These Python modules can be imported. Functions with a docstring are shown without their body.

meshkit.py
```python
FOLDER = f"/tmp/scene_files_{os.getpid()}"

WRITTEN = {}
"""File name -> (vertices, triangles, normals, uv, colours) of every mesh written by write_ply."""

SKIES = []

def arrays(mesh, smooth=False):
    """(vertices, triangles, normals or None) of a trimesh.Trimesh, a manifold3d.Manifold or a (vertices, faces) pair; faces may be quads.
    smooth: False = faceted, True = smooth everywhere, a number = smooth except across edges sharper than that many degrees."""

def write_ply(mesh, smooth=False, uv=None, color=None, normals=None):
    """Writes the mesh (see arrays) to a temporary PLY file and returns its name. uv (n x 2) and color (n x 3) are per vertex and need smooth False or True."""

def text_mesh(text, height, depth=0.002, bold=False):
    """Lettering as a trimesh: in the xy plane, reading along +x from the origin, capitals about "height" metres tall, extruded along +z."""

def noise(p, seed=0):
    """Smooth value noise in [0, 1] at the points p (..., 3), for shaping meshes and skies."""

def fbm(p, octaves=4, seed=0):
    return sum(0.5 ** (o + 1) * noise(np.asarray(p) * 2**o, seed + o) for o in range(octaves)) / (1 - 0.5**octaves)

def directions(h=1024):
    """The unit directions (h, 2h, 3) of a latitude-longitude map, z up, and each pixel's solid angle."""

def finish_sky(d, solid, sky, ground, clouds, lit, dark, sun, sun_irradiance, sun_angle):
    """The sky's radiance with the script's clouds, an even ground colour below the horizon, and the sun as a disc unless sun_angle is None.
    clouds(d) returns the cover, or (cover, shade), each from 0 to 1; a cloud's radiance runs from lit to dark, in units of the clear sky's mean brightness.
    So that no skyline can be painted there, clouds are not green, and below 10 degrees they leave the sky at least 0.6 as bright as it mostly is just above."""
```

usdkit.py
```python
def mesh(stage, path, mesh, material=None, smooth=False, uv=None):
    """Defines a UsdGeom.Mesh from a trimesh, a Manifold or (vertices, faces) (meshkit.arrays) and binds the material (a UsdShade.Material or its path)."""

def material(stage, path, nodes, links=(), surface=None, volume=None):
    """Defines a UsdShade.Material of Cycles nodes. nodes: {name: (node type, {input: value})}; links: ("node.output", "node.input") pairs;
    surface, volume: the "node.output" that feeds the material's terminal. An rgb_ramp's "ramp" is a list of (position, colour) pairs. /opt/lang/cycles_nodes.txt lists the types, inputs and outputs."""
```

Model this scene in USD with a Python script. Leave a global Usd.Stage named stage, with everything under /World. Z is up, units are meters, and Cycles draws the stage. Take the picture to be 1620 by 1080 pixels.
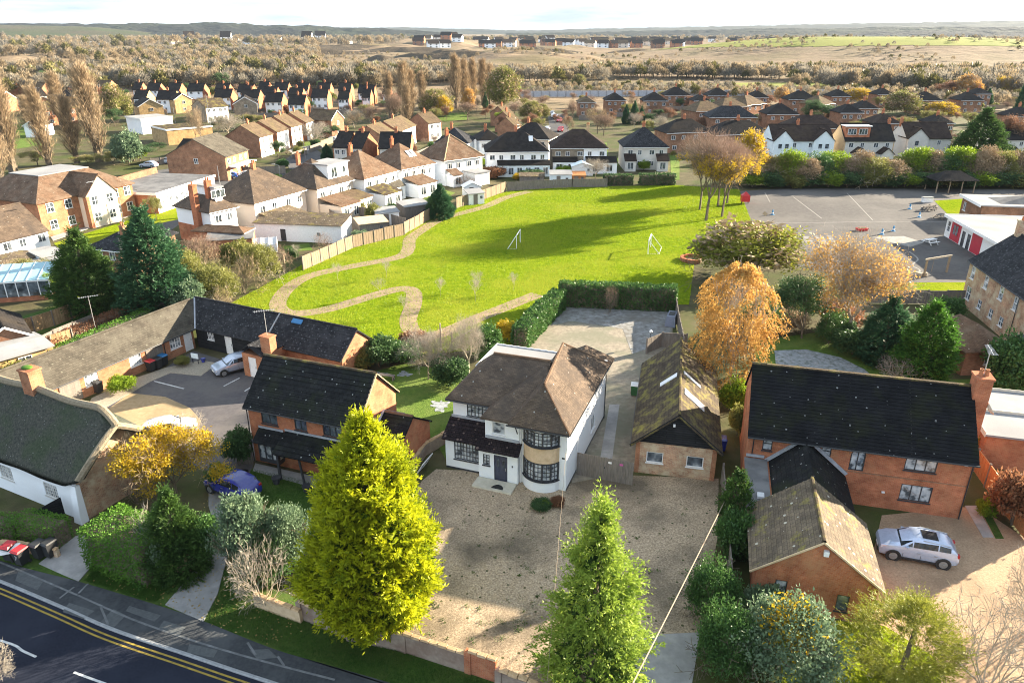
import math, numpy as np, trimesh, usdkit, meshkit
import manifold3d as m3
from shapely.geometry import Polygon, LineString
from shapely import affinity
from pxr import Usd, UsdGeom, UsdLux, UsdShade, Gf, Sdf, Vt

stage = Usd.Stage.CreateInMemory()
UsdGeom.SetStageUpAxis(stage, 'Z'); UsdGeom.SetStageMetersPerUnit(stage, 1.0)
UsdGeom.Xform.Define(stage, '/World'); UsdGeom.Scope.Define(stage, '/World/Looks')

# ------------------------------------------------------------------ camera, sky, sun, exposure
CAM_H, PITCH, FPX = 29.0, math.radians(23.0), 1160.0      # drone camera 29 m up
EXPOSURE = 3.15
cam = UsdGeom.Camera.Define(stage, '/World/camera')
cam.AddTranslateOp().Set(Gf.Vec3d(0, 0, CAM_H)); cam.AddRotateXOp().Set(90 - math.degrees(PITCH))
cam.CreateHorizontalApertureAttr(36.0); cam.CreateFocalLengthAttr(36.0 * FPX / 1620)
cam.CreateClippingRangeAttr(Gf.Vec2f(0.5, 40000)); cam.CreateExposureAttr(EXPOSURE)
SUN_AZ, SUN_EL = math.radians(62.0), math.radians(16.0)
SUN = np.array([math.cos(SUN_EL) * math.sin(SUN_AZ), math.cos(SUN_EL) * math.cos(SUN_AZ), math.sin(SUN_EL)])
usdkit.material(stage, '/World/Looks/sky', {
    't': ('sky_texture', dict(sky_type='single_scattering', sun_disc=False, sun_elevation=SUN_EL, sun_rotation=SUN_AZ, altitude=100.0, air_density=0.8, aerosol_density=0.6, ozone_density=1.0)),
    'c': ('texture_coordinate', {}), 'm': ('mapping', dict(scale=(2.5, 2.5, 26.0))), 'n': ('noise_texture', dict(scale=1.6, detail=5.0, roughness=0.55)),
    'r': ('rgb_ramp', dict(ramp=[(0.36, (0.22, 0.33, 0.46)), (0.66, (1.06, 1.16, 1.26))])), 'v': ('mix', dict(fac=0.96)),      # a thin veil of streaky high cloud over the clear sky
    'b': ('background_shader', dict(strength=0.15))}, [('c.generated', 'm.vector'), ('m.vector', 'n.vector'), ('n.fac', 'r.fac'), ('r.color', 'v.color2'), ('t.color', 'v.color1'), ('v.color', 'b.color')], surface='b.background')
dome = UsdLux.DomeLight.Define(stage, '/World/sky')
dome.GetPrim().SetCustomDataByKey('kind', 'structure')
UsdShade.MaterialBindingAPI.Apply(dome.GetPrim()).Bind(UsdShade.Material.Get(stage, '/World/Looks/sky'))
sun = UsdLux.DistantLight.Define(stage, '/World/sun')
sun.CreateIntensityAttr(0.87); sun.CreateAngleAttr(0.53); sun.CreateColorAttr(Gf.Vec3f(1.0, 0.86, 0.66)); sun.CreateNormalizeAttr(True)
sun.AddTransformOp().Set(Gf.Matrix4d().SetRotate(Gf.Rotation(Gf.Vec3d(0, 0, 1), Gf.Vec3d(*map(float, SUN)))))

# ------------------------------------------------------------------ helpers: places, prims
_c, _s = math.cos(PITCH), math.sin(PITCH)
def at(px, py, z=0.0):
    "the point at height z that lies on the sight line measured in the photograph"
    u, v = (px - 810) / FPX, -(py - 540) / FPX
    d = np.array([u, _c + v * _s, -_s + v * _c]); t = (z - CAM_H) / d[2]
    return d * t + [0, 0, CAM_H]
def along(px, py, Y):
    u, v = (px - 810) / FPX, -(py - 540) / FPX
    d = np.array([u, _c + v * _s, -_s + v * _c]); return d * (Y / d[1]) + [0, 0, CAM_H]
def hgt(px, py, base):
    return along(px, py, base[1])[2]
_names = {}
def numbered(parent, name):
    k = (parent, name); n = _names.get(k, 0); _names[k] = n + 1
    return f'{parent}/{name}' + (f'_{n:03d}' if n else '')
def tag(p, label=None, cat=None, group=None, kind=None):
    p = p.GetPrim() if hasattr(p, 'GetPrim') else p
    for k, v in (('label', label), ('category', cat), ('group', group), ('kind', kind)):
        if v: p.SetCustomDataByKey(k, v)
    return p
def thing(name, label, cat, loc=(0, 0, 0), rot=0, group=None, scale=None, ref=None, lean=None):
    x = UsdGeom.Xform.Define(stage, numbered('/World', name))
    x.AddTranslateOp().Set(Gf.Vec3d(*map(float, loc)))
    if rot: x.AddRotateZOp().Set(float(rot))
    if lean: x.AddRotateXOp().Set(float(lean))
    if scale is not None: x.AddScaleOp().Set(Gf.Vec3f(*map(float, scale)))
    p = x.GetPrim()
    if ref: p.GetReferences().AddInternalReference(ref); p.SetInstanceable(True)
    return tag(p, label, cat, group)
L = {}
def put(path, v, f, m, uv=None, smooth=False):
    v = np.asarray(v, np.float32); f = np.asarray(f, np.int32)
    me = UsdGeom.Mesh.Define(stage, path)
    me.CreatePointsAttr(Vt.Vec3fArray.FromNumpy(np.ascontiguousarray(v)))
    me.CreateFaceVertexCountsAttr(Vt.IntArray.FromNumpy(np.full(len(f), f.shape[1], np.int32)))
    me.CreateFaceVertexIndicesAttr(Vt.IntArray.FromNumpy(np.ascontiguousarray(f.ravel())))
    me.CreateSubdivisionSchemeAttr('none')
    if smooth:
        n = np.zeros_like(v, dtype=float); fn = np.cross(v[f[:, 1]] - v[f[:, 0]], v[f[:, 2]] - v[f[:, 0]])
        for k in range(f.shape[1]): np.add.at(n, f[:, k], fn)
        n /= np.maximum(np.linalg.norm(n, axis=1, keepdims=True), 1e-12)
        me.CreateNormalsAttr(Vt.Vec3fArray.FromNumpy(n.astype(np.float32))); me.SetNormalsInterpolation('vertex')
    if uv is not None:
        UsdGeom.PrimvarsAPI(me).CreatePrimvar('st', Sdf.ValueTypeNames.TexCoord2fArray, 'vertex').Set(Vt.Vec2fArray.FromNumpy(np.ascontiguousarray(uv, dtype=np.float32)))
    UsdShade.MaterialBindingAPI.Apply(me.GetPrim()).Bind(L[m] if isinstance(m, str) else m)
    return me.GetPrim()
def flat(v, f):
    "unwelds, with metric uv on every face: u along the horizontal, v up the slope"
    v = np.asarray(v, float); f = np.asarray(f, int)
    if f.shape[1] == 4: f = np.vstack([f[:, [0, 1, 2]], f[:, [0, 2, 3]]])
    t = v[f]; n = np.cross(t[:, 1] - t[:, 0], t[:, 2] - t[:, 0]); n /= np.maximum(np.linalg.norm(n, axis=1, keepdims=True), 1e-12)
    h = np.cross([0, 0, 1.0], n); l = np.linalg.norm(h, axis=1, keepdims=True)
    h = np.where(l > 0.02, h / np.maximum(l, 1e-9), [1.0, 0, 0]); w = np.cross(n, h)
    uv = np.stack([(t * h[:, None]).sum(-1), (t * w[:, None]).sum(-1)], -1).reshape(-1, 2)
    return t.reshape(-1, 3), np.arange(len(f) * 3).reshape(-1, 3), uv
class MB:
    "collects shapes and makes them one mesh"
    def __init__(s): s.v, s.f, s.n = [], [], 0
    def add(s, v, f=None, T=None):
        if f is None:
            if hasattr(v, 'to_mesh'): m = v.to_mesh(); v, f = m.vert_properties[:, :3], m.tri_verts
            else: v, f = v.vertices, v.faces
        v = np.asarray(v, float); f = np.asarray(f, int)
        if f.shape[1] == 4: f = np.vstack([f[:, [0, 1, 2]], f[:, [0, 2, 3]]])
        if T is not None: v = v @ np.asarray(T)[:3, :3].T + np.asarray(T)[:3, 3]
        s.v.append(v); s.f.append(f + s.n); s.n += len(v); return s
    def box(s, x0, x1, y0, y1, z0, z1):
        v = np.array([[x, y, z] for x in (x0, x1) for y in (y0, y1) for z in (z0, z1)], float)
        return s.add(v, [[0, 1, 3], [0, 3, 2], [4, 6, 7], [4, 7, 5], [0, 4, 5], [0, 5, 1], [2, 3, 7], [2, 7, 6], [0, 2, 6], [0, 6, 4], [1, 5, 7], [1, 7, 3]])
    def bar(s, a, b, w, h=None):
        "square bar from a to b"
        a, b = np.asarray(a, float), np.asarray(b, float); h = h or w; d = b - a; d /= np.linalg.norm(d)
        x = np.cross(d, [0, 0, 1.0]); x = x / np.linalg.norm(x) if np.linalg.norm(x) > 1e-6 else np.array([1.0, 0, 0]); y = np.cross(d, x)
        v = [p + x * w / 2 * i + y * h / 2 * j for p in (a, b) for i, j in ((-1, -1), (1, -1), (1, 1), (-1, 1))]
        return s.add(v, [[0, 1, 2, 3], [7, 6, 5, 4], [0, 4, 5, 1], [1, 5, 6, 2], [2, 6, 7, 3], [3, 7, 4, 0]])
    def tube(s, pts, r, sides=6):
        v, f = tube(pts, r, sides); return s.add(v, f)
    def prism(s, poly, z0, z1):
        "poly: xy outline, walls and both caps"
        m = trimesh.creation.extrude_polygon(poly if isinstance(poly, Polygon) else Polygon(poly), z1 - z0, engine='earcut')
        m.apply_translation([0, 0, z0]); return s.add(m)
    def hull(s, pts): return s.add(m3.Manifold.hull_points(np.asarray(pts, np.float64)))
    def build(s, name, m, parent, uv=True, smooth=False, label=None):
        v, f = np.vstack(s.v), np.vstack(s.f)
        path = numbered(str(parent.GetPath()) if hasattr(parent, 'GetPath') else parent, name)
        if smooth:
            v, f, n = meshkit.arrays((v, f), smooth)
            me = usdkit.mesh(stage, path, trimesh.Trimesh(v, f, process=False), L[m] if isinstance(m, str) else m, smooth=smooth); p = me.GetPrim()
        elif uv: v, f, w = flat(v, f); p = put(path, v, f, m, w)
        else: p = put(path, v, f, m)
        if label: tag(p, label)
        return p
def tube(pts, r, sides=6):
    p = np.asarray(pts, float); r = np.broadcast_to(r, (len(p),)); t = np.gradient(p, axis=0); t /= np.linalg.norm(t, axis=1, keepdims=True) + 1e-12
    a = np.cross(t, np.where(np.abs(t[:, 2:]) < 0.9, [0, 0, 1.0], [1.0, 0, 0])); a /= np.linalg.norm(a, axis=1, keepdims=True) + 1e-12
    b, an = np.cross(t, a), np.arange(sides) * 2 * np.pi / sides
    v = p[:, None] + r[:, None, None] * (np.cos(an)[None, :, None] * a[:, None] + np.sin(an)[None, :, None] * b[:, None])
    i, j = np.meshgrid(np.arange(len(p) - 1), np.arange(sides), indexing='ij')
    q = np.stack([i * sides + j, i * sides + (j + 1) % sides, (i + 1) * sides + (j + 1) % sides, (i + 1) * sides + j], -1).reshape(-1, 4)
    return v.reshape(-1, 3), np.vstack([q[:, [0, 1, 2]], q[:, [0, 2, 3]]])

# ------------------------------------------------------------------ materials
def mat(name, nodes, links, surface='p.BSDF', **k):
    L[name] = usdkit.material(stage, f'/World/Looks/{name}', nodes, links, surface=surface, **k); return L[name]
def noisy(name, cols, scale=2.0, rough=0.85, bump=0.0, bscale=30.0, big=None, spec=0.05, dist=0.03, spots=None, metallic=0.0, detail=6.0, stretch=None):
    "colours mixed by noise at the place; big: (scale, colour, amount) adds patches; spots: (scale, threshold, colour)"
    n = {'g': ('geometry', {}), 'n': ('noise_texture', dict(scale=scale, detail=detail, roughness=0.65)),
         'r': ('rgb_ramp', dict(ramp=[(0.30 + 0.40 * i / max(len(cols) - 1, 1), c) for i, c in enumerate(cols)])),
         'p': ('principled_bsdf', dict(roughness=rough, specular_ior_level=spec, metallic=metallic))}
    k = [('n.fac', 'r.fac')]; src = 'g.position'
    if stretch: n['m'] = ('mapping', dict(scale=stretch)); k += [('g.position', 'm.vector')]; src = 'm.vector'
    k.append((src, 'n.vector')); col = 'r.color'
    if big:
        n['n2'] = ('noise_texture', dict(scale=big[0], detail=4.0, roughness=0.6)); n['r2'] = ('rgb_ramp', dict(ramp=[(0.45, (0, 0, 0)), (0.62, (big[2],) * 3)]))
        n['x'] = ('mix', dict(color2=big[1])); k += [('g.position', 'n2.vector'), ('n2.fac', 'r2.fac'), ('r2.color', 'x.fac'), (col, 'x.color1')]; col = 'x.color'
    if spots:
        n['v'] = ('voronoi_texture', dict(scale=spots[0])); n['s'] = ('math', dict(math_type='less_than', value2=spots[1]))
        n['y'] = ('mix', dict(color2=spots[2])); k += [('g.position', 'v.vector'), ('v.distance', 's.value1'), ('s.value', 'y.fac'), (col, 'y.color1')]; col = 'y.color'
    k.append((col, 'p.base_color'))
    if bump:
        n['nb'] = ('noise_texture', dict(scale=bscale, detail=4.0)); n['b'] = ('bump', dict(strength=bump, distance=dist))
        k += [(src, 'nb.vector'), ('nb.fac', 'b.height'), ('b.normal', 'p.normal')]
    return mat(name, n, k)
def tiled(name, c1, c2, mortar, w, h, ms, rough=0.8, bump=0.4, patch=None, lichen=None, offset=0.5, spec=0.04, dist=0.02):
    "courses of bricks or tiles in metres on the face; patch: (colour, scale, low, high); lichen: (scale, size, colour)"
    n = {'u': ('uvmap', dict(attribute='st')), 'g': ('geometry', {}),
         't': ('brick_texture', dict(offset=offset, color1=c1, color2=c2, mortar=mortar, scale=1.0, mortar_size=ms, mortar_smooth=0.3, brick_width=w, row_height=h, bias=0.0)),
         'n': ('noise_texture', dict(scale=0.9, detail=5.0, roughness=0.65)), 'r': ('rgb_ramp', dict(ramp=[(0.3, (0.62, 0.62, 0.62)), (0.7, (1.25, 1.22, 1.18))])),
         'x': ('mix', dict(mix_type='multiply', fac=1.0)), 'b': ('bump', dict(strength=bump, distance=dist, invert=True)),
         'p': ('principled_bsdf', dict(roughness=rough, specular_ior_level=spec))}
    k = [('u.UV', 't.vector'), ('g.position', 'n.vector'), ('n.fac', 'r.fac'), ('t.color', 'x.color1'), ('r.color', 'x.color2'), ('t.fac', 'b.height'), ('b.normal', 'p.normal')]; col = 'x.color'
    if patch:
        n['n2'] = ('noise_texture', dict(scale=patch[1], detail=5.0, roughness=0.7)); n['r2'] = ('rgb_ramp', dict(ramp=[(patch[2], (0, 0, 0)), (patch[3], (1, 1, 1))])); n['y'] = ('mix', dict(color2=patch[0]))
        k += [('g.position', 'n2.vector'), ('n2.fac', 'r2.fac'), ('r2.color', 'y.fac'), (col, 'y.color1')]; col = 'y.color'
    if lichen:
        n['v'] = ('voronoi_texture', dict(scale=lichen[0], dimensions='2D')); n['sp'] = ('separate_color', {}); n['k'] = ('math', dict(math_type='multiply', value2=lichen[1])); n['s'] = ('math', dict(math_type='less_than'))
        n['z'] = ('mix', dict(color2=lichen[2])); k += [('u.UV', 'v.vector'), ('v.color', 'sp.color'), ('sp.r', 'k.value1'), ('k.value', 's.value2'), ('v.distance', 's.value1'), ('s.value', 'z.fac'), (col, 'z.color1')]; col = 'z.color'
    return mat(name, n, k + [(col, 'p.base_color')])
def plain(name, c, rough=0.5, metallic=0.0, spec=0.5, coat=0.0):
    return mat(name, {'g': ('geometry', {}), 'n': ('noise_texture', dict(scale=6.0, detail=4.0)), 'r': ('rgb_ramp', dict(ramp=[(0.3, tuple(x * 0.86 for x in c)), (0.7, c)])),
        'p': ('principled_bsdf', dict(roughness=rough, metallic=metallic, specular_ior_level=spec, coat_weight=coat))}, [('g.position', 'n.vector'), ('n.fac', 'r.fac'), ('r.color', 'p.base_color')])
def leaf(name, cols, trans=0.35, nscale=0.8, rough=0.55, amount=0.7):
    "every leaf its own tone, clumps lighter and darker in hue"
    return mat(name, {'g': ('geometry', {}), 'n': ('noise_texture', dict(scale=nscale, detail=3.0)), 'a': ('math', dict(math_type='multiply_add', value2=amount, value3=-0.05)),
        'c': ('math', dict(math_type='multiply_add', value2=0.45)), 'r': ('rgb_ramp', dict(ramp=[(0.1 + 0.8 * i / max(len(cols) - 1, 1), c) for i, c in enumerate(cols)])),
        'p': ('principled_bsdf', dict(roughness=rough, specular_ior_level=0.25)), 't': ('translucent_bsdf', {}), 'x': ('mix_closure', dict(fac=trans))},
        [('g.position', 'n.vector'), ('n.fac', 'a.value1'), ('g.random_per_island', 'c.value1'), ('a.value', 'c.value3'), ('c.value', 'r.fac'), ('r.color', 'p.base_color'), ('r.color', 't.color'), ('p.BSDF', 'x.closure1'), ('t.BSDF', 'x.closure2')], surface='x.closure')

tiled('red_brick', (0.36, 0.1076, 0.05265), (0.45, 0.1656, 0.081), (0.378, 0.2484, 0.1782), 0.225, 0.075, 0.008, patch=((0.432, 0.2236, 0.1215), 0.5, 0.52, 0.75))
tiled('orange_brick', (0.30, 0.108, 0.055), (0.40, 0.165, 0.088), (0.40, 0.28, 0.19), 0.225, 0.075, 0.009, patch=((0.37, 0.21, 0.125), 0.7, 0.5, 0.75))
tiled('old_brick', (0.33, 0.15, 0.09), (0.50, 0.30, 0.18), (0.5, 0.43, 0.34), 0.225, 0.075, 0.010, patch=((0.52, 0.43, 0.30), 1.1, 0.45, 0.65))
tiled('buff_brick', (0.375, 0.2475, 0.1125), (0.45, 0.315, 0.1575), (0.375, 0.315, 0.225), 0.225, 0.075, 0.008)
tiled('brown_brick', (0.2125, 0.095, 0.05775), (0.289, 0.152, 0.08925), (0.2805, 0.228, 0.1785), 0.225, 0.075, 0.008)
tiled('grey_stone', (0.20, 0.17, 0.135), (0.27, 0.23, 0.18), (0.3, 0.27, 0.22), 0.45, 0.2, 0.012)
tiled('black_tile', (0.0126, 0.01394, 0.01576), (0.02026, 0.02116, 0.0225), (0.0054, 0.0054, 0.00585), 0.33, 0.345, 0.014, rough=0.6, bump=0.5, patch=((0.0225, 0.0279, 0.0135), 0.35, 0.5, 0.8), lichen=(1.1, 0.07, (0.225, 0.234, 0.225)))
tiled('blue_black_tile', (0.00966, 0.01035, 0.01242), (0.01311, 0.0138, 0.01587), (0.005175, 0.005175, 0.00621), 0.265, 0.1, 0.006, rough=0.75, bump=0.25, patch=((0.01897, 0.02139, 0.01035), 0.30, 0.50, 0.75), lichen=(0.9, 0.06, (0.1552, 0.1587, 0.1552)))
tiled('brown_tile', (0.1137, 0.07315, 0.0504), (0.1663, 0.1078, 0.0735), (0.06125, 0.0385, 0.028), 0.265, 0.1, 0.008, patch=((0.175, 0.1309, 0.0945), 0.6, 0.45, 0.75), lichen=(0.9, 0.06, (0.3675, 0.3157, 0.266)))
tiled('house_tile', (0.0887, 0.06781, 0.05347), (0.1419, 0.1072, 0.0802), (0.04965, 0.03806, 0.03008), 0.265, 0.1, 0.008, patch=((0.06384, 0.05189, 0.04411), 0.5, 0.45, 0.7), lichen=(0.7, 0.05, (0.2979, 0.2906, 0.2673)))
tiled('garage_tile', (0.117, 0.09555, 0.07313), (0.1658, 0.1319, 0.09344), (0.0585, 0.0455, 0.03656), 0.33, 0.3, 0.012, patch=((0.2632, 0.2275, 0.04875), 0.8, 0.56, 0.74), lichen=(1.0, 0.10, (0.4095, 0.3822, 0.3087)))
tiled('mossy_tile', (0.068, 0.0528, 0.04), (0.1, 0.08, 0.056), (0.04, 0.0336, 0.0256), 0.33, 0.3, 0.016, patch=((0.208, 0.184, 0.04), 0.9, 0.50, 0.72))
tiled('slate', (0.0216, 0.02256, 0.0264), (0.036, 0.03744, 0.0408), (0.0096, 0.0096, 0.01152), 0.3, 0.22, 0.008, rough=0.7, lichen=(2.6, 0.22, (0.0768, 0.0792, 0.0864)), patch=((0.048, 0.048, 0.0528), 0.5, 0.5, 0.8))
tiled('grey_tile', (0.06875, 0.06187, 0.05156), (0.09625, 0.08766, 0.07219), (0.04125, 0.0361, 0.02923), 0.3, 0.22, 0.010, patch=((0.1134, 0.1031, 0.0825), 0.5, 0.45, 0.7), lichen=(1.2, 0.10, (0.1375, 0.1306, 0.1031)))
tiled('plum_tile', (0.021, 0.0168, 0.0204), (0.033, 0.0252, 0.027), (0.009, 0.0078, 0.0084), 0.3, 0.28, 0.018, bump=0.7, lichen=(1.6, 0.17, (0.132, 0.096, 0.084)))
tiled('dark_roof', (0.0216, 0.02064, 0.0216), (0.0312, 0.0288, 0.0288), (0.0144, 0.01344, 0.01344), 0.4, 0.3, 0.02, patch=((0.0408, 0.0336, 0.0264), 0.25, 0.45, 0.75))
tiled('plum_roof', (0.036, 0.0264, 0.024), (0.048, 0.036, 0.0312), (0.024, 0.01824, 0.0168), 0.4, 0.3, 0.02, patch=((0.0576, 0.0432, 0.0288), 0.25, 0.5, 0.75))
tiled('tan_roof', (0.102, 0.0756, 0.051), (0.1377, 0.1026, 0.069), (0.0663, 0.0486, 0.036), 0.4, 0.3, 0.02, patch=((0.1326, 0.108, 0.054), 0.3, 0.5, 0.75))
tiled('weatherboard', (0.0234, 0.0247, 0.0273), (0.0338, 0.0351, 0.039), (0.0078, 0.0078, 0.0091), 4.0, 0.17, 0.014, rough=0.6, bump=0.8)
tiled('board_fence', (0.30, 0.20, 0.11), (0.40, 0.28, 0.16), (0.10, 0.07, 0.045), 0.14, 3.0, 0.008, offset=0.0, bump=0.4)
noisy('white_render', [(0.76, 0.79, 0.82), (0.85, 0.86, 0.87)], 0.7, 0.75, 0.15, 60, big=(0.35, (0.66, 0.68, 0.70), 0.35))
noisy('cream_render', [(0.62, 0.52, 0.42), (0.74, 0.64, 0.54)], 0.8, 0.8, big=(0.4, (0.5, 0.43, 0.36), 0.4))
noisy('blue_white_render', [(0.60, 0.68, 0.72), (0.70, 0.77, 0.80)], 0.8, 0.75)
noisy('grey_render', [(0.52, 0.50, 0.46), (0.62, 0.60, 0.56)], 0.8, 0.8, 0.2, 50)
noisy('tan_panel', [(0.50, 0.36, 0.22), (0.66, 0.50, 0.33)], 2.5, 0.8, 0.2, 40)
noisy('thatch', [(0.02898, 0.03284, 0.03284), (0.07245, 0.07535, 0.06376), (0.1063, 0.1063, 0.08694)], 7.0, 0.95, 1.0, 22, big=(0.45, (0.04347, 0.07245, 0.02898), 0.45), dist=0.12, spots=(3.2, 0.10, (0.2415, 0.2512, 0.2318)))
noisy('thatch_ridge', [(0.20, 0.165, 0.115), (0.33, 0.28, 0.20)], 6.0, 0.95, 1.0, 20, dist=0.1)
noisy('felt', [(0.2475, 0.2513, 0.255), (0.345, 0.345, 0.345)], 0.6, 0.8, 0.1, 20, big=(0.3, (0.195, 0.195, 0.2025), 0.6))
noisy('dark_felt', [(0.10, 0.10, 0.105), (0.17, 0.17, 0.17)], 0.7, 0.75, 0.1, 20, big=(0.4, (0.25, 0.25, 0.25), 0.5))
noisy('lead', [(0.30, 0.32, 0.36), (0.42, 0.44, 0.48)], 2.0, 0.5, metallic=0.2)
noisy('asphalt', [(0.01517, 0.01822, 0.02974), (0.02475, 0.02865, 0.04346)], 9.0, 0.75, 0.3, 160, big=(0.25, (0.02998, 0.03474, 0.05146), 0.6), dist=0.01)
noisy('footway', [(0.04095, 0.0455, 0.05278), (0.06825, 0.0728, 0.07735)], 6.0, 0.8, 0.3, 140, big=(0.35, (0.09555, 0.1019, 0.1074), 0.7), dist=0.01)
noisy('footway_patch', [(0.0825, 0.09, 0.09375), (0.12, 0.1275, 0.1312)], 6.0, 0.8, 0.2, 140, dist=0.01)
noisy('estate_road', [(0.075, 0.075, 0.0825), (0.1125, 0.1125, 0.1125)], 1.5, 0.85, big=(0.1, (0.15, 0.1425, 0.135), 0.5))
noisy('playground', [(0.09, 0.0852, 0.084), (0.126, 0.12, 0.1152)], 1.5, 0.85, 0.2, 60, big=(0.09, (0.156, 0.147, 0.138), 0.7))
noisy('court_asphalt', [(0.08625, 0.081, 0.08625), (0.1237, 0.1162, 0.12)], 2.5, 0.85, 0.2, 90, big=(0.25, (0.15, 0.1387, 0.1312), 0.6))
noisy('gravel', [(0.1839, 0.1407, 0.09748), (0.3984, 0.3093, 0.2145), (0.6436, 0.5204, 0.3769)], 9.0, 0.95, 0.6, 34, big=(0.13, (0.09856, 0.084, 0.06496), 0.85), dist=0.05, spots=(1.7, 0.13, (0.08428, 0.08437, 0.04159)))
noisy('tan_gravel', [(0.288, 0.198, 0.126), (0.504, 0.36, 0.24)], 8.0, 0.95, 0.8, 18, big=(0.25, (0.228, 0.162, 0.108), 0.6), dist=0.03)
noisy('pea_gravel', [(0.22, 0.19, 0.15), (0.42, 0.37, 0.29)], 10.0, 0.95, 0.8, 20, dist=0.03)
noisy('block_paving', [(0.30, 0.215, 0.12), (0.42, 0.31, 0.19)], 3.0, 0.9, 0.3, 40, big=(0.3, (0.25, 0.20, 0.12), 0.6))
noisy('yard', [(0.1819, 0.16, 0.1277), (0.3273, 0.2897, 0.2316)], 2.2, 0.95, 0.5, 25, big=(0.28, (0.1727, 0.1729, 0.1277), 0.8), spots=None)
noisy('frost', [(0.0896, 0.112, 0.084), (0.2576, 0.28, 0.2912), (0.3696, 0.392, 0.4144)], 2.2, 0.9, 0.6, 18, detail=8.0)
noisy('yard_frost', [(0.12, 0.115, 0.10), (0.23, 0.23, 0.225), (0.33, 0.335, 0.34)], 1.6, 0.95, 0.5, 25, big=(0.3, (0.15, 0.14, 0.12), 0.7), detail=8.0)
noisy('worn_paint', [(0.21, 0.203, 0.189), (0.336, 0.322, 0.301)], 1.0, 0.85)
noisy('worn_line', [(0.09, 0.095, 0.10), (0.26, 0.27, 0.275)], 3.0, 0.85, big=(1.5, (0.10, 0.105, 0.11), 0.7))
noisy('concrete', [(0.27, 0.265, 0.26), (0.38, 0.37, 0.36)], 2.0, 0.9, 0.2, 50, big=(0.4, (0.2, 0.2, 0.2), 0.5))
noisy('slab', [(0.50, 0.47, 0.38), (0.62, 0.585, 0.49)], 2.5, 0.85, 0.15, 50)
noisy('kerb_stone', [(0.24, 0.25, 0.26), (0.36, 0.37, 0.38)], 5.0, 0.85, 0.2, 60)
noisy('field_grass', [(0.09074, 0.1491, 0.005806), (0.1543, 0.2153, 0.009677), (0.2178, 0.2567, 0.01548)], 1.6, 0.95, 1.0, 5.0, big=(0.09, (0.2178, 0.2401, 0.02323), 0.75), dist=0.16, detail=9.0, spec=0.0)
noisy('lawn', [(0.06, 0.114, 0.0192), (0.12, 0.18, 0.0312)], 2.5, 0.95, 1.0, 14, big=(0.3, (0.144, 0.18, 0.048), 0.6), dist=0.08, spec=0.1)
noisy('verge_grass', [(0.033, 0.075, 0.015), (0.0825, 0.1425, 0.03)], 5.0, 0.95, 1.0, 25, big=(0.4, (0.105, 0.135, 0.0375), 0.6), dist=0.08, spec=0.1)
noisy('garden_soil', [(0.0525, 0.0434, 0.028), (0.091, 0.0805, 0.042), (0.119, 0.105, 0.0595)], 0.5, 0.95, 0.5, 9.0, big=(0.12, (0.0595, 0.077, 0.021), 0.9), dist=0.06, spec=0.1)
noisy('path_gravel', [(0.235, 0.175, 0.11), (0.33, 0.255, 0.17)], 2.5, 0.95, 0.3, 30)
noisy('bark', [(0.10, 0.08, 0.058), (0.19, 0.155, 0.115)], 6.0, 0.95, 0.8, 30)
noisy('pale_bark', [(0.28, 0.24, 0.18), (0.46, 0.40, 0.32)], 5.0, 0.95, 0.8, 30)
noisy('fence_wood', [(0.188, 0.14, 0.096), (0.296, 0.232, 0.164)], 3.0, 0.9, 0.3, 40, stretch=(3, 3, 0.4))
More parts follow.
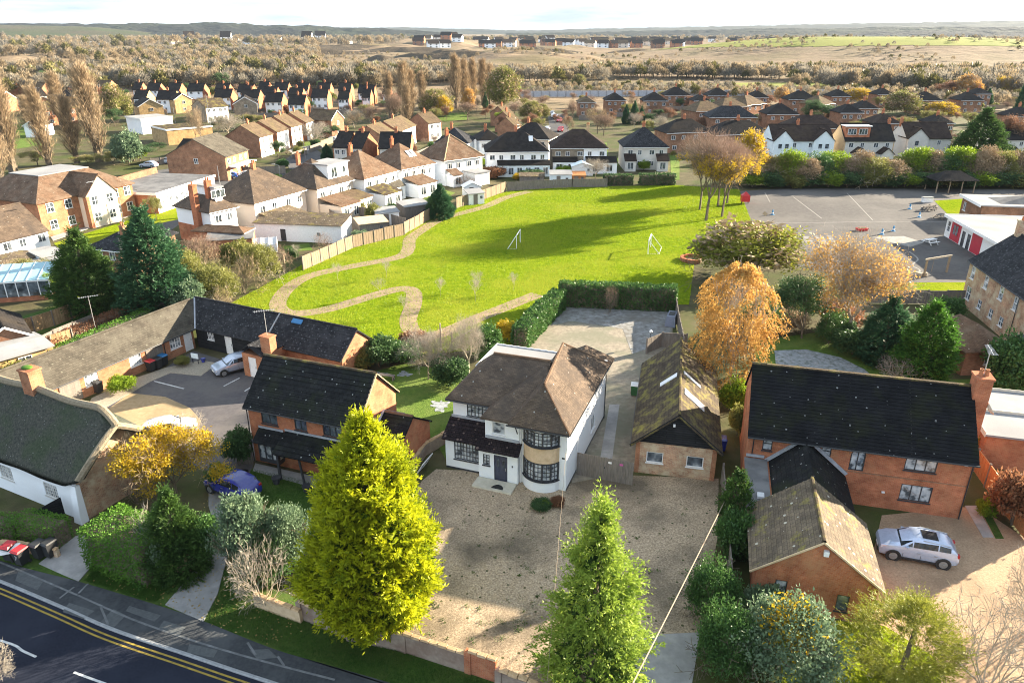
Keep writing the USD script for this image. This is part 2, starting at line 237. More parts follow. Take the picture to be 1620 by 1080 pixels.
noisy('old_wood', [(0.13, 0.115, 0.10), (0.23, 0.20, 0.175)], 3.0, 0.9, 0.3, 40, stretch=(3, 3, 0.4))
noisy('orange_wood', [(0.34, 0.15, 0.065), (0.44, 0.21, 0.095)], 3.0, 0.85, 0.3, 40, stretch=(3, 3, 0.4))
noisy('garden_wall', [(0.25, 0.20, 0.16), (0.36, 0.29, 0.23)], 3.5, 0.9, 0.5, 25, big=(0.7, (0.20, 0.13, 0.10), 0.7))
noisy('coping', [(0.40, 0.26, 0.14), (0.58, 0.42, 0.26)], 6.0, 0.9, 0.5, 30)
noisy('road_paint', [(0.45, 0.46, 0.46), (0.72, 0.72, 0.70)], 5.0, 0.8, big=(2.0, (0.22, 0.23, 0.24), 0.45))
noisy('yellow_paint', [(0.3024, 0.216, 0.0432), (0.432, 0.3096, 0.072)], 5.0, 0.8, big=(2.0, (0.18, 0.1368, 0.0504), 0.5))
noisy('rubble', [(0.20, 0.14, 0.09), (0.36, 0.26, 0.18)], 2.0, 0.95, 0.8, 8)
plain('white_frame', (0.80, 0.80, 0.80), 0.35); plain('dark_frame', (0.035, 0.036, 0.042), 0.4); plain('slate_door', (0.05, 0.055, 0.085), 0.4)
plain('white_paint', (0.80, 0.80, 0.79), 0.5); plain('red_paint', (0.42, 0.025, 0.045), 0.5); plain('door_red', (0.16, 0.02, 0.02), 0.4); plain('black_plastic', (0.02, 0.021, 0.023), 0.5)
plain('bin_red', (0.50, 0.02, 0.025), 0.45); plain('bin_blue', (0.02, 0.14, 0.32), 0.45); plain('rubber', (0.018, 0.018, 0.018), 0.85); plain('rim', (0.42, 0.43, 0.44), 0.35, 0.8)
plain('post_metal', (0.25, 0.25, 0.26), 0.5, 0.5); plain('pole_wood', (0.24, 0.19, 0.14), 0.85); plain('aerial', (0.5, 0.5, 0.5), 0.4, 0.6); plain('cable', (0.26, 0.20, 0.14), 0.8); plain('terracotta', (0.40, 0.16, 0.07), 0.85)
plain('blue_shade', (0.06, 0.22, 0.40), 0.6); plain('grey_cover', (0.16, 0.18, 0.24), 0.45); plain('signal_red', (0.55, 0.03, 0.03), 0.5); plain('number_white', (0.75, 0.75, 0.72), 0.5); plain('lamp_red', (0.35, 0.01, 0.01), 0.25); plain('lamp_clear', (0.65, 0.66, 0.68), 0.15)
plain('poster_orange', (0.55, 0.12, 0.03), 0.5); plain('poster_blue', (0.03, 0.30, 0.55), 0.5); plain('poster_pink', (0.50, 0.10, 0.28), 0.5); plain('garden_green', (0.04, 0.14, 0.05), 0.5)
for nm, c in dict(car_white=(0.75, 0.75, 0.76), car_red=(0.40, 0.02, 0.025), car_blue=(0.02, 0.10, 0.38), car_navy=(0.02, 0.03, 0.24), car_silver=(0.40, 0.45, 0.55), car_grey=(0.22, 0.23, 0.24), car_black=(0.02, 0.02, 0.022), car_pale=(0.46, 0.53, 0.68)).items():
    plain(nm, c, 0.28, 0.35 if nm in ('car_silver', 'car_grey', 'car_pale') else 0.1, 0.5, 1.0)
mat('glass', {'g': ('geometry', {}), 'n': ('noise_texture', dict(scale=1.3, detail=2.0)), 'r': ('rgb_ramp', dict(ramp=[(0.35, (0.014, 0.018, 0.022)), (0.62, (0.10, 0.12, 0.14)), (0.72, (0.30, 0.32, 0.33))])), 'p': ('principled_bsdf', dict(roughness=0.06, specular_ior_level=0.8))},
    [('g.position', 'n.vector'), ('n.fac', 'r.fac'), ('r.color', 'p.base_color')])
mat('curtained', {'g': ('geometry', {}), 'n': ('noise_texture', dict(scale=2.2, detail=2.0)), 'r': ('rgb_ramp', dict(ramp=[(0.36, (0.05, 0.06, 0.07)), (0.5, (0.36, 0.39, 0.42)), (0.7, (0.58, 0.60, 0.62))])), 'p': ('principled_bsdf', dict(roughness=0.08, specular_ior_level=0.8))},
    [('g.position', 'n.vector'), ('n.fac', 'r.fac'), ('r.color', 'p.base_color')])
mat('car_glass', {'p': ('principled_bsdf', dict(base_color=(0.012, 0.014, 0.016), roughness=0.04, specular_ior_level=0.8))}, [])
mat('polycarbonate', {'p': ('principled_bsdf', dict(base_color=(0.30, 0.50, 0.56), roughness=0.12, specular_ior_level=0.8))}, [])
mat('rooflight', {'p': ('principled_bsdf', dict(base_color=(0.62, 0.63, 0.64), roughness=0.25))}, [])
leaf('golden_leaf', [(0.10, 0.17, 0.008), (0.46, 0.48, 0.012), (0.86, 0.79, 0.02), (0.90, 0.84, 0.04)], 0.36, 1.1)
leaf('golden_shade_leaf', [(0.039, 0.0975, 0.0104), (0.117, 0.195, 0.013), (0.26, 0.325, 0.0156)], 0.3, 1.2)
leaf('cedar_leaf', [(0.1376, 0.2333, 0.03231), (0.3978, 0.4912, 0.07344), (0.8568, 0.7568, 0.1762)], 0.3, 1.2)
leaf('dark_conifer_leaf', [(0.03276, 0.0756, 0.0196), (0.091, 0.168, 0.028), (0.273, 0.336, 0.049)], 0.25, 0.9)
leaf('blue_conifer_leaf', [(0.03, 0.08438, 0.04125), (0.06563, 0.1594, 0.06563), (0.1313, 0.2531, 0.09375)], 0.25, 0.9)
leaf('bright_conifer_leaf', [(0.036, 0.108, 0.018), (0.096, 0.228, 0.024), (0.192, 0.336, 0.036)], 0.3, 0.9)
leaf('laurel_leaf', [(0.0378, 0.09923, 0.02835), (0.1063, 0.2009, 0.05198), (0.2363, 0.3544, 0.1181)], 0.25, 1.2, rough=0.35)
leaf('hedge_leaf', [(0.04688, 0.1329, 0.01875), (0.1406, 0.2812, 0.03125), (0.2969, 0.4375, 0.04688)], 0.3, 1.0)
leaf('dark_shrub_leaf', [(0.03194, 0.07301, 0.02738), (0.07986, 0.1505, 0.04563), (0.2054, 0.2738, 0.07986)], 0.25, 1.0)
leaf('grey_shrub_leaf', [(0.07762, 0.132, 0.07762), (0.2018, 0.2794, 0.1552), (0.4657, 0.5278, 0.3105)], 0.3, 1.0)
leaf('yellow_leaf', [(0.299, 0.2185, 0.0138), (0.644, 0.437, 0.023), (0.828, 0.575, 0.0345)], 0.4, 0.8)
leaf('orange_leaf', [(0.3715, 0.2053, 0.05434), (0.6337, 0.3864, 0.1087), (0.7429, 0.5313, 0.1553)], 0.4, 0.8)
leaf('willow_leaf', [(0.13, 0.15, 0.02), (0.30, 0.31, 0.045), (0.46, 0.44, 0.09)], 0.4, 0.6)
leaf('olive_leaf', [(0.1134, 0.1216, 0.0324), (0.2754, 0.2754, 0.0729), (0.486, 0.4536, 0.1458)], 0.35, 0.6)
leaf('lime_leaf', [(0.10, 0.17, 0.012), (0.26, 0.36, 0.02), (0.42, 0.48, 0.04)], 0.4, 0.8)
leaf('rust_leaf', [(0.16, 0.075, 0.04), (0.30, 0.15, 0.08), (0.40, 0.24, 0.14)], 0.35, 0.7)
leaf('twig', [(0.2656, 0.194, 0.1158), (0.4347, 0.3293, 0.2095), (0.5554, 0.4351, 0.2977)], 0.1, 0.7, rough=0.9)
leaf('rosy_twig', [(0.2185, 0.1456, 0.11), (0.345, 0.2408, 0.18), (0.4485, 0.3248, 0.24)], 0.1, 0.7, rough=0.9)
leaf('grey_twig', [(0.22, 0.195, 0.16), (0.40, 0.36, 0.30), (0.56, 0.50, 0.42)], 0.1, 0.7, rough=0.9)
leaf('grass_blade', [(0.03, 0.0825, 0.012), (0.075, 0.1575, 0.021), (0.165, 0.255, 0.045)], 0.3, 0.6)
leaf('fallen_leaf', [(0.25, 0.16, 0.05), (0.45, 0.36, 0.14), (0.55, 0.46, 0.25)], 0.2, 0.6)
leaf('scrub_leaf', [(0.10, 0.095, 0.03), (0.20, 0.18, 0.06), (0.30, 0.25, 0.10)], 0.2, 0.05)
leaf('wood_far', [(0.1866, 0.1451, 0.09064), (0.2955, 0.2344, 0.1499), (0.3732, 0.3013, 0.1952)], 0.35, 0.03, rough=0.95, amount=1.0)
leaf('wood_grey', [(0.1488, 0.1344, 0.1102), (0.2381, 0.215, 0.1714), (0.3125, 0.2842, 0.2285)], 0.35, 0.03, rough=0.95, amount=1.0)
noisy('spoil', [(0.045, 0.036, 0.028), (0.10, 0.08, 0.055)], 0.08, 0.95, 1.0, 0.4, dist=1.0)

# ------------------------------------------------------------------ vegetation
def unit(a): return a / np.maximum(np.linalg.norm(a, axis=-1, keepdims=True), 1e-9)
def rhombs(P, D, Ln, W, rng, up=None):
    "one leaf or twig per row: a rhombus from P along D"
    n = len(P); D = unit(D); S = unit(np.cross(D, rng.normal(size=(n, 3)) if up is None else up + 0.35 * rng.normal(size=(n, 3))))
    Ln = np.broadcast_to(Ln, (n,))[:, None]; W = np.broadcast_to(W, (n,))[:, None]
    v = np.stack([P, P + D * Ln * 0.5 + S * W / 2, P + D * Ln, P + D * Ln * 0.5 - S * W / 2], 1).reshape(-1, 3)
    return v, np.arange(4 * n).reshape(-1, 4)
def join(parts):
    v, f, n = [], [], 0
    for a, b in parts: v.append(a); f.append(np.asarray(b) + n); n += len(a)
    return np.vstack(v), np.vstack(f)
def tri(q): return np.vstack([q[:, [0, 1, 2]], q[:, [0, 2, 3]]])
def sphere_dirs(n, rng): return unit(rng.normal(size=(n, 3)))
def spray(P, D, k, ln, leaf_l, leaf_w, rng, fan=0.7, droop=0.0):
    "k leaflets on each of the twigs that start at P and run along D for ln"
    n = len(P); t = rng.random((n, k)); D = unit(D); S = unit(np.cross(D, rng.normal(size=(n, 3))))
    side = rng.choice([-1.0, 1.0], (n, k)); ln = np.broadcast_to(ln, (n,))
    Q = P[:, None] + D[:, None] * (t * ln[:, None])[..., None]
    Q[..., 2] -= droop * t * t * ln[:, None]
    E = D[:, None] + S[:, None] * (side * fan)[..., None] + 0.35 * rng.normal(size=(n, k, 3))
    s = (1.15 - 0.6 * t)
    return rhombs(Q.reshape(-1, 3), E.reshape(-1, 3), (leaf_l * s * rng.uniform(0.7, 1.3, (n, k))).ravel(), (leaf_w * s).ravel(), rng)
def conifer(h, prof, n, k, rng, ln=0.7, leaf=(0.28, 0.09), up=0.45, rough=0.12, base=0.0):
    "prof: list of (height fraction, radius)"
    zs, rs = np.array(prof).T; a = np.linspace(0, 1, 200); w = np.interp(a, zs, rs) + 0.15
    t = rng.choice(a, n, p=w / w.sum()) + rng.uniform(-0.003, 0.003, n); th = rng.uniform(0, 2 * np.pi, n)
    R = np.interp(t, zs, rs); lump = meshkit.noise(np.stack([np.cos(th) * R * 0.8, np.sin(th) * R * 0.8, t * h * 0.75], -1), 7)
    R = R * (1 + rough * 3.2 * (lump - 0.5)); depth = rng.random(n) ** 2.2
    r = np.maximum(R - ln * 0.6, 0.05) * (1 - 0.45 * depth)
    O = np.stack([np.cos(th), np.sin(th), np.zeros(n)], -1); P = O * r[:, None] + [0, 0, 1.0] * (base + t * (h - base))[:, None]
    D = O * 0.9 + np.stack([np.zeros(n), np.zeros(n), up + 1.1 * t ** 3 + 0.25 * rng.normal(size=n)], -1) + 0.25 * rng.normal(size=(n, 3))
    return spray(P, D, k, ln * rng.uniform(0.6, 1.3, n), leaf[0], leaf[1], rng)
def blob(c, rad, n, size, rng, lump=0.3, gap=0.42, fill=0.5, seed=3, freq=1.6, flat_base=False):
    "leaves through an uneven ellipsoid, thinned out where the noise is low"
    m = int(n * 2.6); u = sphere_dirs(m, rng)
    if flat_base: u[:, 2] = np.where(u[:, 2] < -0.35, -0.35 * rng.random(m), u[:, 2])
    s = (1 - fill) + fill * rng.random(m) ** 0.5
    r = s * (1 + 2 * lump * (meshkit.noise(u * 2.2 + 11, seed) - 0.5)); P = u * r[:, None] * np.asarray(rad)
    keep = meshkit.fbm(P / np.mean(rad) * freq * 2 + 20, 3, seed) > gap
    P = (P[keep] + np.asarray(c))[:n]; u = u[keep][:n]; k = len(P)
    return rhombs(P, u * 0.6 + rng.normal(size=(k, 3)) + [0, 0, 0.2], size * rng.uniform(0.6, 1.4, k), size * 0.6 * rng.uniform(0.7, 1.2, k), rng)
def grow(rng, p, d, ln, r, lvl, kids, spread, up, segs, tips, shrink=0.72, taper=0.62):
    q = p; n = 3 if lvl > 1 else 2
    for i in range(n):
        d2 = unit(d + 0.16 * rng.normal(size=3) + [0, 0, up * 0.12]); e = q + d2 * ln / n
        r0, r1 = r * (1 - (1 - taper) * i / n), r * (1 - (1 - taper) * (i + 1) / n); segs.append((q, e, r0, r1)); q, d = e, d2
        if lvl > 0 and i < n - 1 and rng.random() < 0.6:
            side = unit(np.cross(d, rng.normal(size=3))); grow(rng, q, unit(d * 0.7 + side * spread + [0, 0, up * 0.3]), ln * shrink * 0.8, r1 * 0.55, lvl - 1, kids, spread, up, segs, tips, shrink, taper)
    if lvl <= 0: tips.append((q, d)); return
    a0 = rng.uniform(0, 6.28); s1 = unit(np.cross(d, [0.3, 0.2, 1.0])); s2 = np.cross(d, s1)
    for j in range(kids):
        a = a0 + j * 6.283 / kids + rng.normal() * 0.3
        grow(rng, q, unit(d + (s1 * math.cos(a) + s2 * math.sin(a)) * spread * rng.uniform(0.7, 1.2) + [0, 0, up * 0.3]), ln * shrink * rng.uniform(0.8, 1.15), r * taper * 0.78, lvl - 1, kids, spread, up, segs, tips, shrink, taper)
def limbs(segs, sides=4, least=0.0):
    A = np.array([s[0] for s in segs]); B = np.array([s[1] for s in segs]); r0 = np.maximum(np.array([s[2] for s in segs]), least); r1 = np.maximum(np.array([s[3] for s in segs]), least)
    D = unit(B - A); X = unit(np.cross(D, [0.31, 0.17, 0.93])); Y = np.cross(D, X); n = len(A); an = np.arange(sides) * 2 * np.pi / sides
    ring = X[:, None] * np.cos(an)[None, :, None] + Y[:, None] * np.sin(an)[None, :, None]
    v = np.concatenate([A[:, None] + ring * r0[:, None, None], B[:, None] + ring * r1[:, None, None]], 1).reshape(-1, 3)
    i = np.arange(sides); q = np.stack([i, (i + 1) % sides, (i + 1) % sides + sides, i + sides], -1)
    return v, (q[None] + (np.arange(n) * 2 * sides)[:, None, None]).reshape(-1, 4)
def skeleton(seed, h, r, lvl, kids, spread, up, trunk=0.3, shrink=0.72, lean=0.0):
    rng = np.random.default_rng(seed); segs, tips = [], []; q = np.zeros(3); ln = h * trunk
    for i in range(3):
        e = q + np.array([lean * 0.3 + rng.normal() * 0.05, rng.normal() * 0.05, 1.0]) * ln / 3; segs.append((q, e, r * (1 - 0.08 * i), r * (0.92 - 0.08 * i))); q = e
    a0 = rng.uniform(0, 6)
    for j in range(kids + 1):
        a = a0 + j * 6.283 / (kids + 1); d = unit(np.array([math.cos(a) * spread, math.sin(a) * spread, 0.75 + up * 0.5]))
        grow(rng, q, d, h * (1 - trunk) * (1 - shrink) / (1 - shrink ** (lvl + 1)) * 1.25, r * 0.55, lvl, kids, spread, up, segs, tips, shrink)
    return segs, np.array([t[0] for t in tips]), np.array([t[1] for t in tips]), rng
def at_tips(T, D, k, rad, ln, w, rng, along=0.5):
    n = len(T); P = np.repeat(T, k, 0) + rng.normal(size=(n * k, 3)) * rad; E = np.repeat(D, k, 0) * along + rng.normal(size=(n * k, 3)) * 0.6
    return rhombs(P, E, ln * rng.uniform(0.5, 1.4, n * k), w, rng)

KINDS = stage.CreateClassPrim('/World/Kinds'); KIND_H = {}; KIND_W = {}
def kind(name, h, w, parts):
    "a kind of tree: parts (name, (v, f), material); copies of it are placed by plant()"
    stage.CreateClassPrim(f'/World/Kinds/{name}') if False else UsdGeom.Xform.Define(stage, f'/World/Kinds/{name}')
    for pn, (v, f), m in parts:
        f = np.asarray(f); put(numbered(f'/World/Kinds/{name}', pn), v, tri(f) if f.shape[1] == 4 else f, m)
    V = np.vstack([v for pn, (v, f), m in parts if pn != 'trunk']); KIND_H[name] = float(np.percentile(V[:, 2], 99.7)); KIND_W[name] = 2 * float(np.percentile(np.hypot(V[:, 0], V[:, 1]), 96))
def trunk_only(h, r, seed=0, n=5, lean=0.03):
    rng = np.random.default_rng(seed); z = np.linspace(0, h, n); p = np.stack([np.cumsum(rng.normal(0, lean, n)), np.cumsum(rng.normal(0, lean, n)), z], -1); p[:, :2] -= p[0, :2]
    return tube(p, np.linspace(r, r * 0.3, n), 7)
R = np.random.default_rng
# bare fastigiate poplars
for i in range(3):
    rng = R(20 + i); h = 17.0; segs = [(np.array([0, 0, z * h / 8.0]), np.array([0, 0, (z + 1) * h / 8.0]), 0.32 * (1 - z / 8.5), 0.32 * (1 - (z + 1) / 8.5)) for z in range(8)]; T, D = [], []
    for k in range(95):
        z = h * rng.uniform(0.05, 0.86); a = rng.uniform(0, 6.28); ln = h * 0.27 * rng.uniform(0.7, 1.1) * (1.2 - z / h); d = np.array([math.cos(a) * 0.30, math.sin(a) * 0.30, 1.0]); q = np.array([0, 0, z])
        for s_ in range(3):
            d = unit(d + [0, 0, 0.25] + 0.05 * rng.normal(size=3)); e = q + d * ln / 3; segs.append((q, e, 0.06 * (1 - s_ / 4), 0.06 * (0.75 - s_ / 4))); q = e
            for m_ in range(5): T.append(q - d * ln / 3 * rng.random()); D.append(d)
    T, D = np.array(T), np.array(D)
    tw = at_tips(T, D + [0, 0, 0.9], 4, 0.14, 1.1, 0.032, rng, 1.5)
    kind(f'poplar_{"abc"[i]}', h, 4.2, [('trunk', limbs(segs, 5), 'bark'), ('crown', tw, 'twig')])
# bare spreading trees, some with a little leaf
for i, (m_, tm) in enumerate((('twig', 'bark'), ('rosy_twig', 'bark'), ('grey_twig', 'pale_bark'))):
    segs, T, D, rng = skeleton(40 + i, 10.0, 0.26, 4, 3, 0.62, 0.35)
    kind(f'bare_tree_{"abc"[i]}', 10.0, 8.5, [('trunk', limbs(segs, 4, 0.018), tm), ('crown', at_tips(T, D, 6, 0.35, 1.0, 0.034, rng, 0.8), m_)])
# field corner trees and the half bare garden tree: twigs above, leaves left lower down
segs, T, D, rng = skeleton(41, 10.0, 0.24, 4, 3, 0.55, 0.45); low = T[T[:, 2] < np.percentile(T[:, 2], 62)]; out = low[rng.permutation(len(low))[:150]]
kind('field_tree', 10.0, 8.5, [('trunk', limbs(segs, 4, 0.02), 'bark'), ('crown', at_tips(T, D, 7, 0.35, 1.0, 0.036, rng, 0.8), 'rosy_twig'), ('leaves', join([blob(c, (0.6, 0.6, 0.6), 75, 0.24, rng, 0.4, 0.36, 0.8, i, 1.3) for i, c in enumerate(out)]), 'yellow_leaf')])
segs, T, D, rng = skeleton(42, 10.0, 0.26, 4, 3, 0.6, 0.45); hi = T[rng.permutation(len(T))[:250]]
kind('half_bare_tree', 10.0, 8.5, [('trunk', limbs(segs, 5, 0.02), 'pale_bark'), ('crown', at_tips(T, D, 7, 0.35, 1.0, 0.03, rng, 0.8), 'grey_twig'), ('leaves', at_tips(hi, -D[:len(hi)], 30, 0.5, 0.27, 0.17, rng, 0.3), 'orange_leaf')])
# small bare shrubs of many stems
for i, m_ in enumerate(('grey_twig', 'twig', 'rosy_twig')):
    rng = R(60 + i); segs, T, D = [], [], []
    for k in range(9):
        a = rng.uniform(0, 6.28); t_ = []; grow(rng, np.array([math.cos(a) * 0.15, math.sin(a) * 0.15, 0]), unit(np.array([math.cos(a) * 0.7, math.sin(a) * 0.7, 1.0])), 1.15, 0.035, 2, 3, 0.7, 0.1, segs, t_, 0.75)
        T += [x[0] for x in t_]; D += [x[1] for x in t_]
    kind(f'bare_shrub_{"abc"[i]}', 2.6, 3.4, [('stem', limbs(segs, 4, 0.009), 'pale_bark' if i == 0 else 'bark'), ('crown', at_tips(np.array(T), np.array(D), 7, 0.10, 0.40, 0.022, rng, 0.8), m_)])
# leafy round trees by colour
def leafy(name, seed, h, w, lm, n, size, trunk=0.28, gap=0.40, clumps=34, extra=None):
    segs, T, D, rng = skeleton(seed, h * 0.92, 0.022 * h, 3, 3, 0.6, 0.4, trunk)
    sel = T[rng.permutation(len(T))[:clumps]]; cs = [blob(c, np.array([0.15, 0.15, 0.115]) * h * rng.uniform(0.7, 1.35), n // clumps, size, rng, 0.4, 0.36, 0.75, int(rng.integers(99)), 1.2) for c in sel]
    kind(name, h, w, [('trunk', limbs(segs, 5, 0.02), 'bark'), ('crown', join(cs), lm)] + ([('crown', at_tips(T, D, 8, 0.25, 0.8, 0.04, rng, 0.8), extra)] if extra else []))
leafy('yellow_tree', 71, 8.0, 7.0, 'yellow_leaf', 15000, 0.22, extra='twig', clumps=44)
leafy('orange_tree', 72, 8.0, 7.0, 'orange_leaf', 8000, 0.24, extra='twig')
leafy('willow_tree', 73, 9.0, 8.5, 'willow_leaf', 12000, 0.26)
leafy('olive_tree', 74, 9.0, 8.0, 'olive_leaf', 11000, 0.26, extra='twig')
leafy('lime_tree', 75, 7.0, 6.0, 'lime_leaf', 9000, 0.24)
leafy('rust_tree', 76, 8.0, 7.0, 'rust_leaf', 7000, 0.22, extra='rosy_twig')
leafy('green_tree', 77, 7.0, 6.5, 'dark_shrub_leaf', 10000, 0.24, trunk=0.15)
for nm, lm, sd in (('dark_shrub', 'dark_shrub_leaf', 81), ('green_shrub', 'hedge_leaf', 82), ('olive_shrub', 'olive_leaf', 83), ('laurel_shrub', 'laurel_leaf', 84), ('grey_shrub', 'grey_shrub_leaf', 85), ('lime_shrub', 'lime_leaf', 86), ('rust_shrub', 'rust_leaf', 87), ('yellow_shrub', 'yellow_leaf', 88)):
    rng = R(sd); cs = [blob((0, 0, 1.0), (1.05, 1.05, 1.0), 2600, 0.17, rng, 0.5, 0.36, 0.6, sd, 2.0, True)]
    for k in range(9):
        a, z = rng.uniform(0, 6.28), rng.uniform(0.5, 1.6); cs.append(blob((math.cos(a) * 0.75, math.sin(a) * 0.75, z), (0.55, 0.55, 0.5), 520, 0.16, rng, 0.5, 0.36, 0.8, sd + k, 1.5))
    kind(nm, 2.2, 2.7, [('stem', trunk_only(1.0, 0.06, sd), 'bark'), ('crown', join(cs), lm)])
for nm, lm, sd, pf in (('dark_conifer', 'dark_conifer_leaf', 91, [(0, 2.3), (0.25, 2.6), (0.5, 2.1), (0.8, 1.0), (1, 0.1)]), ('blue_conifer', 'blue_conifer_leaf', 92, [(0, 2.2), (0.2, 2.5), (0.55, 1.9), (0.85, 0.8), (1, 0.05)]), ('bright_conifer', 'bright_conifer_leaf', 93, [(0, 1.9), (0.3, 2.2), (0.6, 1.8), (0.85, 1.0), (1, 0.1)])):
    rng = R(sd); kind(nm, 9.0, 5.0, [('trunk', trunk_only(8.4, 0.2, sd), 'bark'), ('crown', conifer(9.0, pf, 2300, 13, rng, 0.75, (0.34, 0.11), 0.4, 0.2), lm)])
# big soft bushes with small leaves for the foreground
def bush(nm, h, w, parts, seed, stem='bark'):
    out = []
    for lm, n, size, top in parts:
        rng = R(seed); cs = [blob((0, 0, h * 0.46), (w * 0.42, w * 0.42, h * 0.44), n // 2, size, rng, 0.5, 0.40, 0.55, seed, 2.2, True)] if not top else []; k = 16
        for i in range(k):
            a, z = rng.uniform(0, 6.28), rng.uniform(0.62 if top else 0.3, 0.88); r = w * 0.36 * math.sqrt(max(1 - (z * 1.1) ** 2, 0.12)) * (rng.random() ** 0.5 if top else 1); cs.append(blob((math.cos(a) * r, math.sin(a) * r, h * z), (w * 0.17, w * 0.17, h * 0.15), n // 2 // k, size, rng, 0.5, 0.38, 0.8, seed + i, 1.4))
        out.append(('crown' if not top else 'blossom', join(cs), lm))
    segs, T, D, rng = skeleton(seed, h * 0.8, 0.05, 3, 3, 0.9, 0.1, 0.08); kind(nm, h, w, [('stem', limbs(segs, 4, 0.012), stem)] + out)
bush('flowering_bush', 3.2, 4.4, [('grey_shrub_leaf', 12000, 0.13, False), ('yellow_leaf', 1700, 0.15, True)], 181)
bush('big_grey_bush', 3.4, 4.2, [('grey_shrub_leaf', 13000, 0.14, False)], 182); bush('big_dark_bush', 3.4, 4.2, [('laurel_leaf', 12000, 0.15, False)], 183); bush('big_olive_bush', 3.2, 4.2, [('olive_leaf', 11000, 0.13, False)], 184, 'pale_bark')
bush('lime_bush', 3.4, 4.2, [('lime_leaf', 9000, 0.16, False)], 186); bush('twiggy_bush', 3.4, 4.2, [('twig', 9000, 0.16, False)], 187)
for nm, lm, sd in (('round_olive', 'olive_leaf', 188), ('round_yellow', 'yellow_leaf', 189), ('round_orange', 'orange_leaf', 190), ('round_willow', 'willow_leaf', 191)): bush(nm, 7.0, 7.4, [(lm, 13000, 0.25, False), ('twig', 1500, 0.5, False)], sd)
rng = R(185); P = conifer(5.0, [(0, 0.9), (0.2, 1.9), (0.5, 2.0), (0.8, 1.2), (1, 0.2)], 1500, 16, rng, 0.8, (0.20, 0.035), 0.5, 0.3, 0.3); kind('feathery_tree', 5.0, 4.0, [('trunk', trunk_only(3.6, 0.14, 6), 'bark'), ('crown', P, 'willow_leaf')])
rng = R(95); kind('leafy_column', 5.0, 2.2, [('trunk', trunk_only(4.4, 0.09, 4), 'bark'), ('crown', conifer(5.0, [(0, 0.8), (0.4, 1.1), (0.75, 0.8), (1, 0.1)], 520, 10, rng, 0.5, (0.26, 0.1), 0.7, 0.2), 'dark_conifer_leaf')])
# sapling: a thin stake-like young tree
segs, T, D, rng = skeleton(97, 2.6, 0.03, 2, 3, 0.5, 0.5, 0.4); kind('sapling', 2.6, 1.6, [('trunk', limbs(segs, 4, 0.01), 'pale_bark'), ('crown', at_tips(T, D, 5, 0.1, 0.35, 0.022, rng, 0.8), 'grey_twig')])
WORD = {}
def plant(kind_, base, top=None, width=None, label=None, cat='tree', group=None, name=None, height=None, rot=None, lean=None):
    "base: pixel of the foot; top: pixel row of the top; width: pixels across"
    b = at(*base) if len(base) == 2 else np.array(base, float); h = height or max(hgt(base[0], top, b), 0.8)
    dist = math.hypot(*b[:2]) * 0.93 + 8; w = (width / FPX * dist) if width else KIND_W[kind_] * h / KIND_H[kind_]
    s = (w / KIND_W[kind_], w / KIND_W[kind_], h / KIND_H[kind_])
    return thing(name or kind_.rstrip('abc').rstrip('_'), label, cat, (b[0], b[1], 0), rot if rot is not None else (b[0] * 37.7 + b[1] * 91.3) % 360, group, s, f'/World/Kinds/{kind_}', lean)

def hedge(name, label, pts, w, h, lm, n_per_m2=150, size=0.13, group=None, inner='dark_shrub_leaf', seed=5, wob=0.12, z0=0.0):
    "a clipped hedge along pts (world xy): leaves over top and sides, a dark core of twigs inside"
    rng = R(seed); t = thing(name, label, 'hedge', (*pts[0][:2], 0), 0, group); o = np.array([*pts[0][:2], 0.0]); vs = []; core = MB()
    for a, b in zip(pts[:-1], pts[1:]):
        a, b = np.array([a[0], a[1], 0.0]) - o, np.array([b[0], b[1], 0.0]) - o; ln = np.linalg.norm(b - a); d = (b - a) / ln; s = np.array([-d[1], d[0], 0])
        core.hull([a + d * (ln * i - 0.0) + s * w * 0.36 * j + [0, 0, z] for i in (0, 1) for j in (-1, 1) for z in (z0 + 0.02, z0 + (h - z0) * 0.86)])
        for face, area in (('top', ln * w), ('l', ln * (h - z0)), ('r', ln * (h - z0)), ('e0', w * (h - z0)), ('e1', w * (h - z0))):
            n = int(area * n_per_m2); u, q = rng.random(n), rng.random(n); dep = np.abs(rng.normal(0, 0.09, n))
            if face == 'top': P = a + d * (u * ln)[:, None] + s * ((q - 0.5) * w)[:, None] + [0, 0, 1] * (h - dep)[:, None]; N = np.array([0, 0, 1.0])
            elif face in 'lr': k = 1 if face == 'l' else -1; P = a + d * (u * ln)[:, None] + s * (k * (w / 2 - dep))[:, None] + [0, 0, 1] * (z0 + q * (h - z0))[:, None]; N = s * k
            else: e = 0 if face == 'e0' else 1; P = a + d * (e * ln + (1 - 2 * e) * dep)[:, None] + s * ((u - 0.5) * w)[:, None] + [0, 0, 1] * (z0 + q * (h - z0))[:, None]; N = d * (2 * e - 1)
            lump = (meshkit.fbm((P + o) * 1.3, 3, seed) - 0.5) * 2; P = P + N * (wob * lump)[:, None]
            if face != 'top': P[:, 2] += wob * 0.6 * lump * (P[:, 2] / h)
            vs.append(rhombs(P, N * 0.8 + rng.normal(size=(n, 3)) * 0.8, size * rng.uniform(0.7, 1.4, n), size * 0.55, rng))
    v, f = join(vs); put(numbered(str(t.GetPath()), 'foliage'), v, tri(f), lm); core.build('branches', 'bark', t); return t
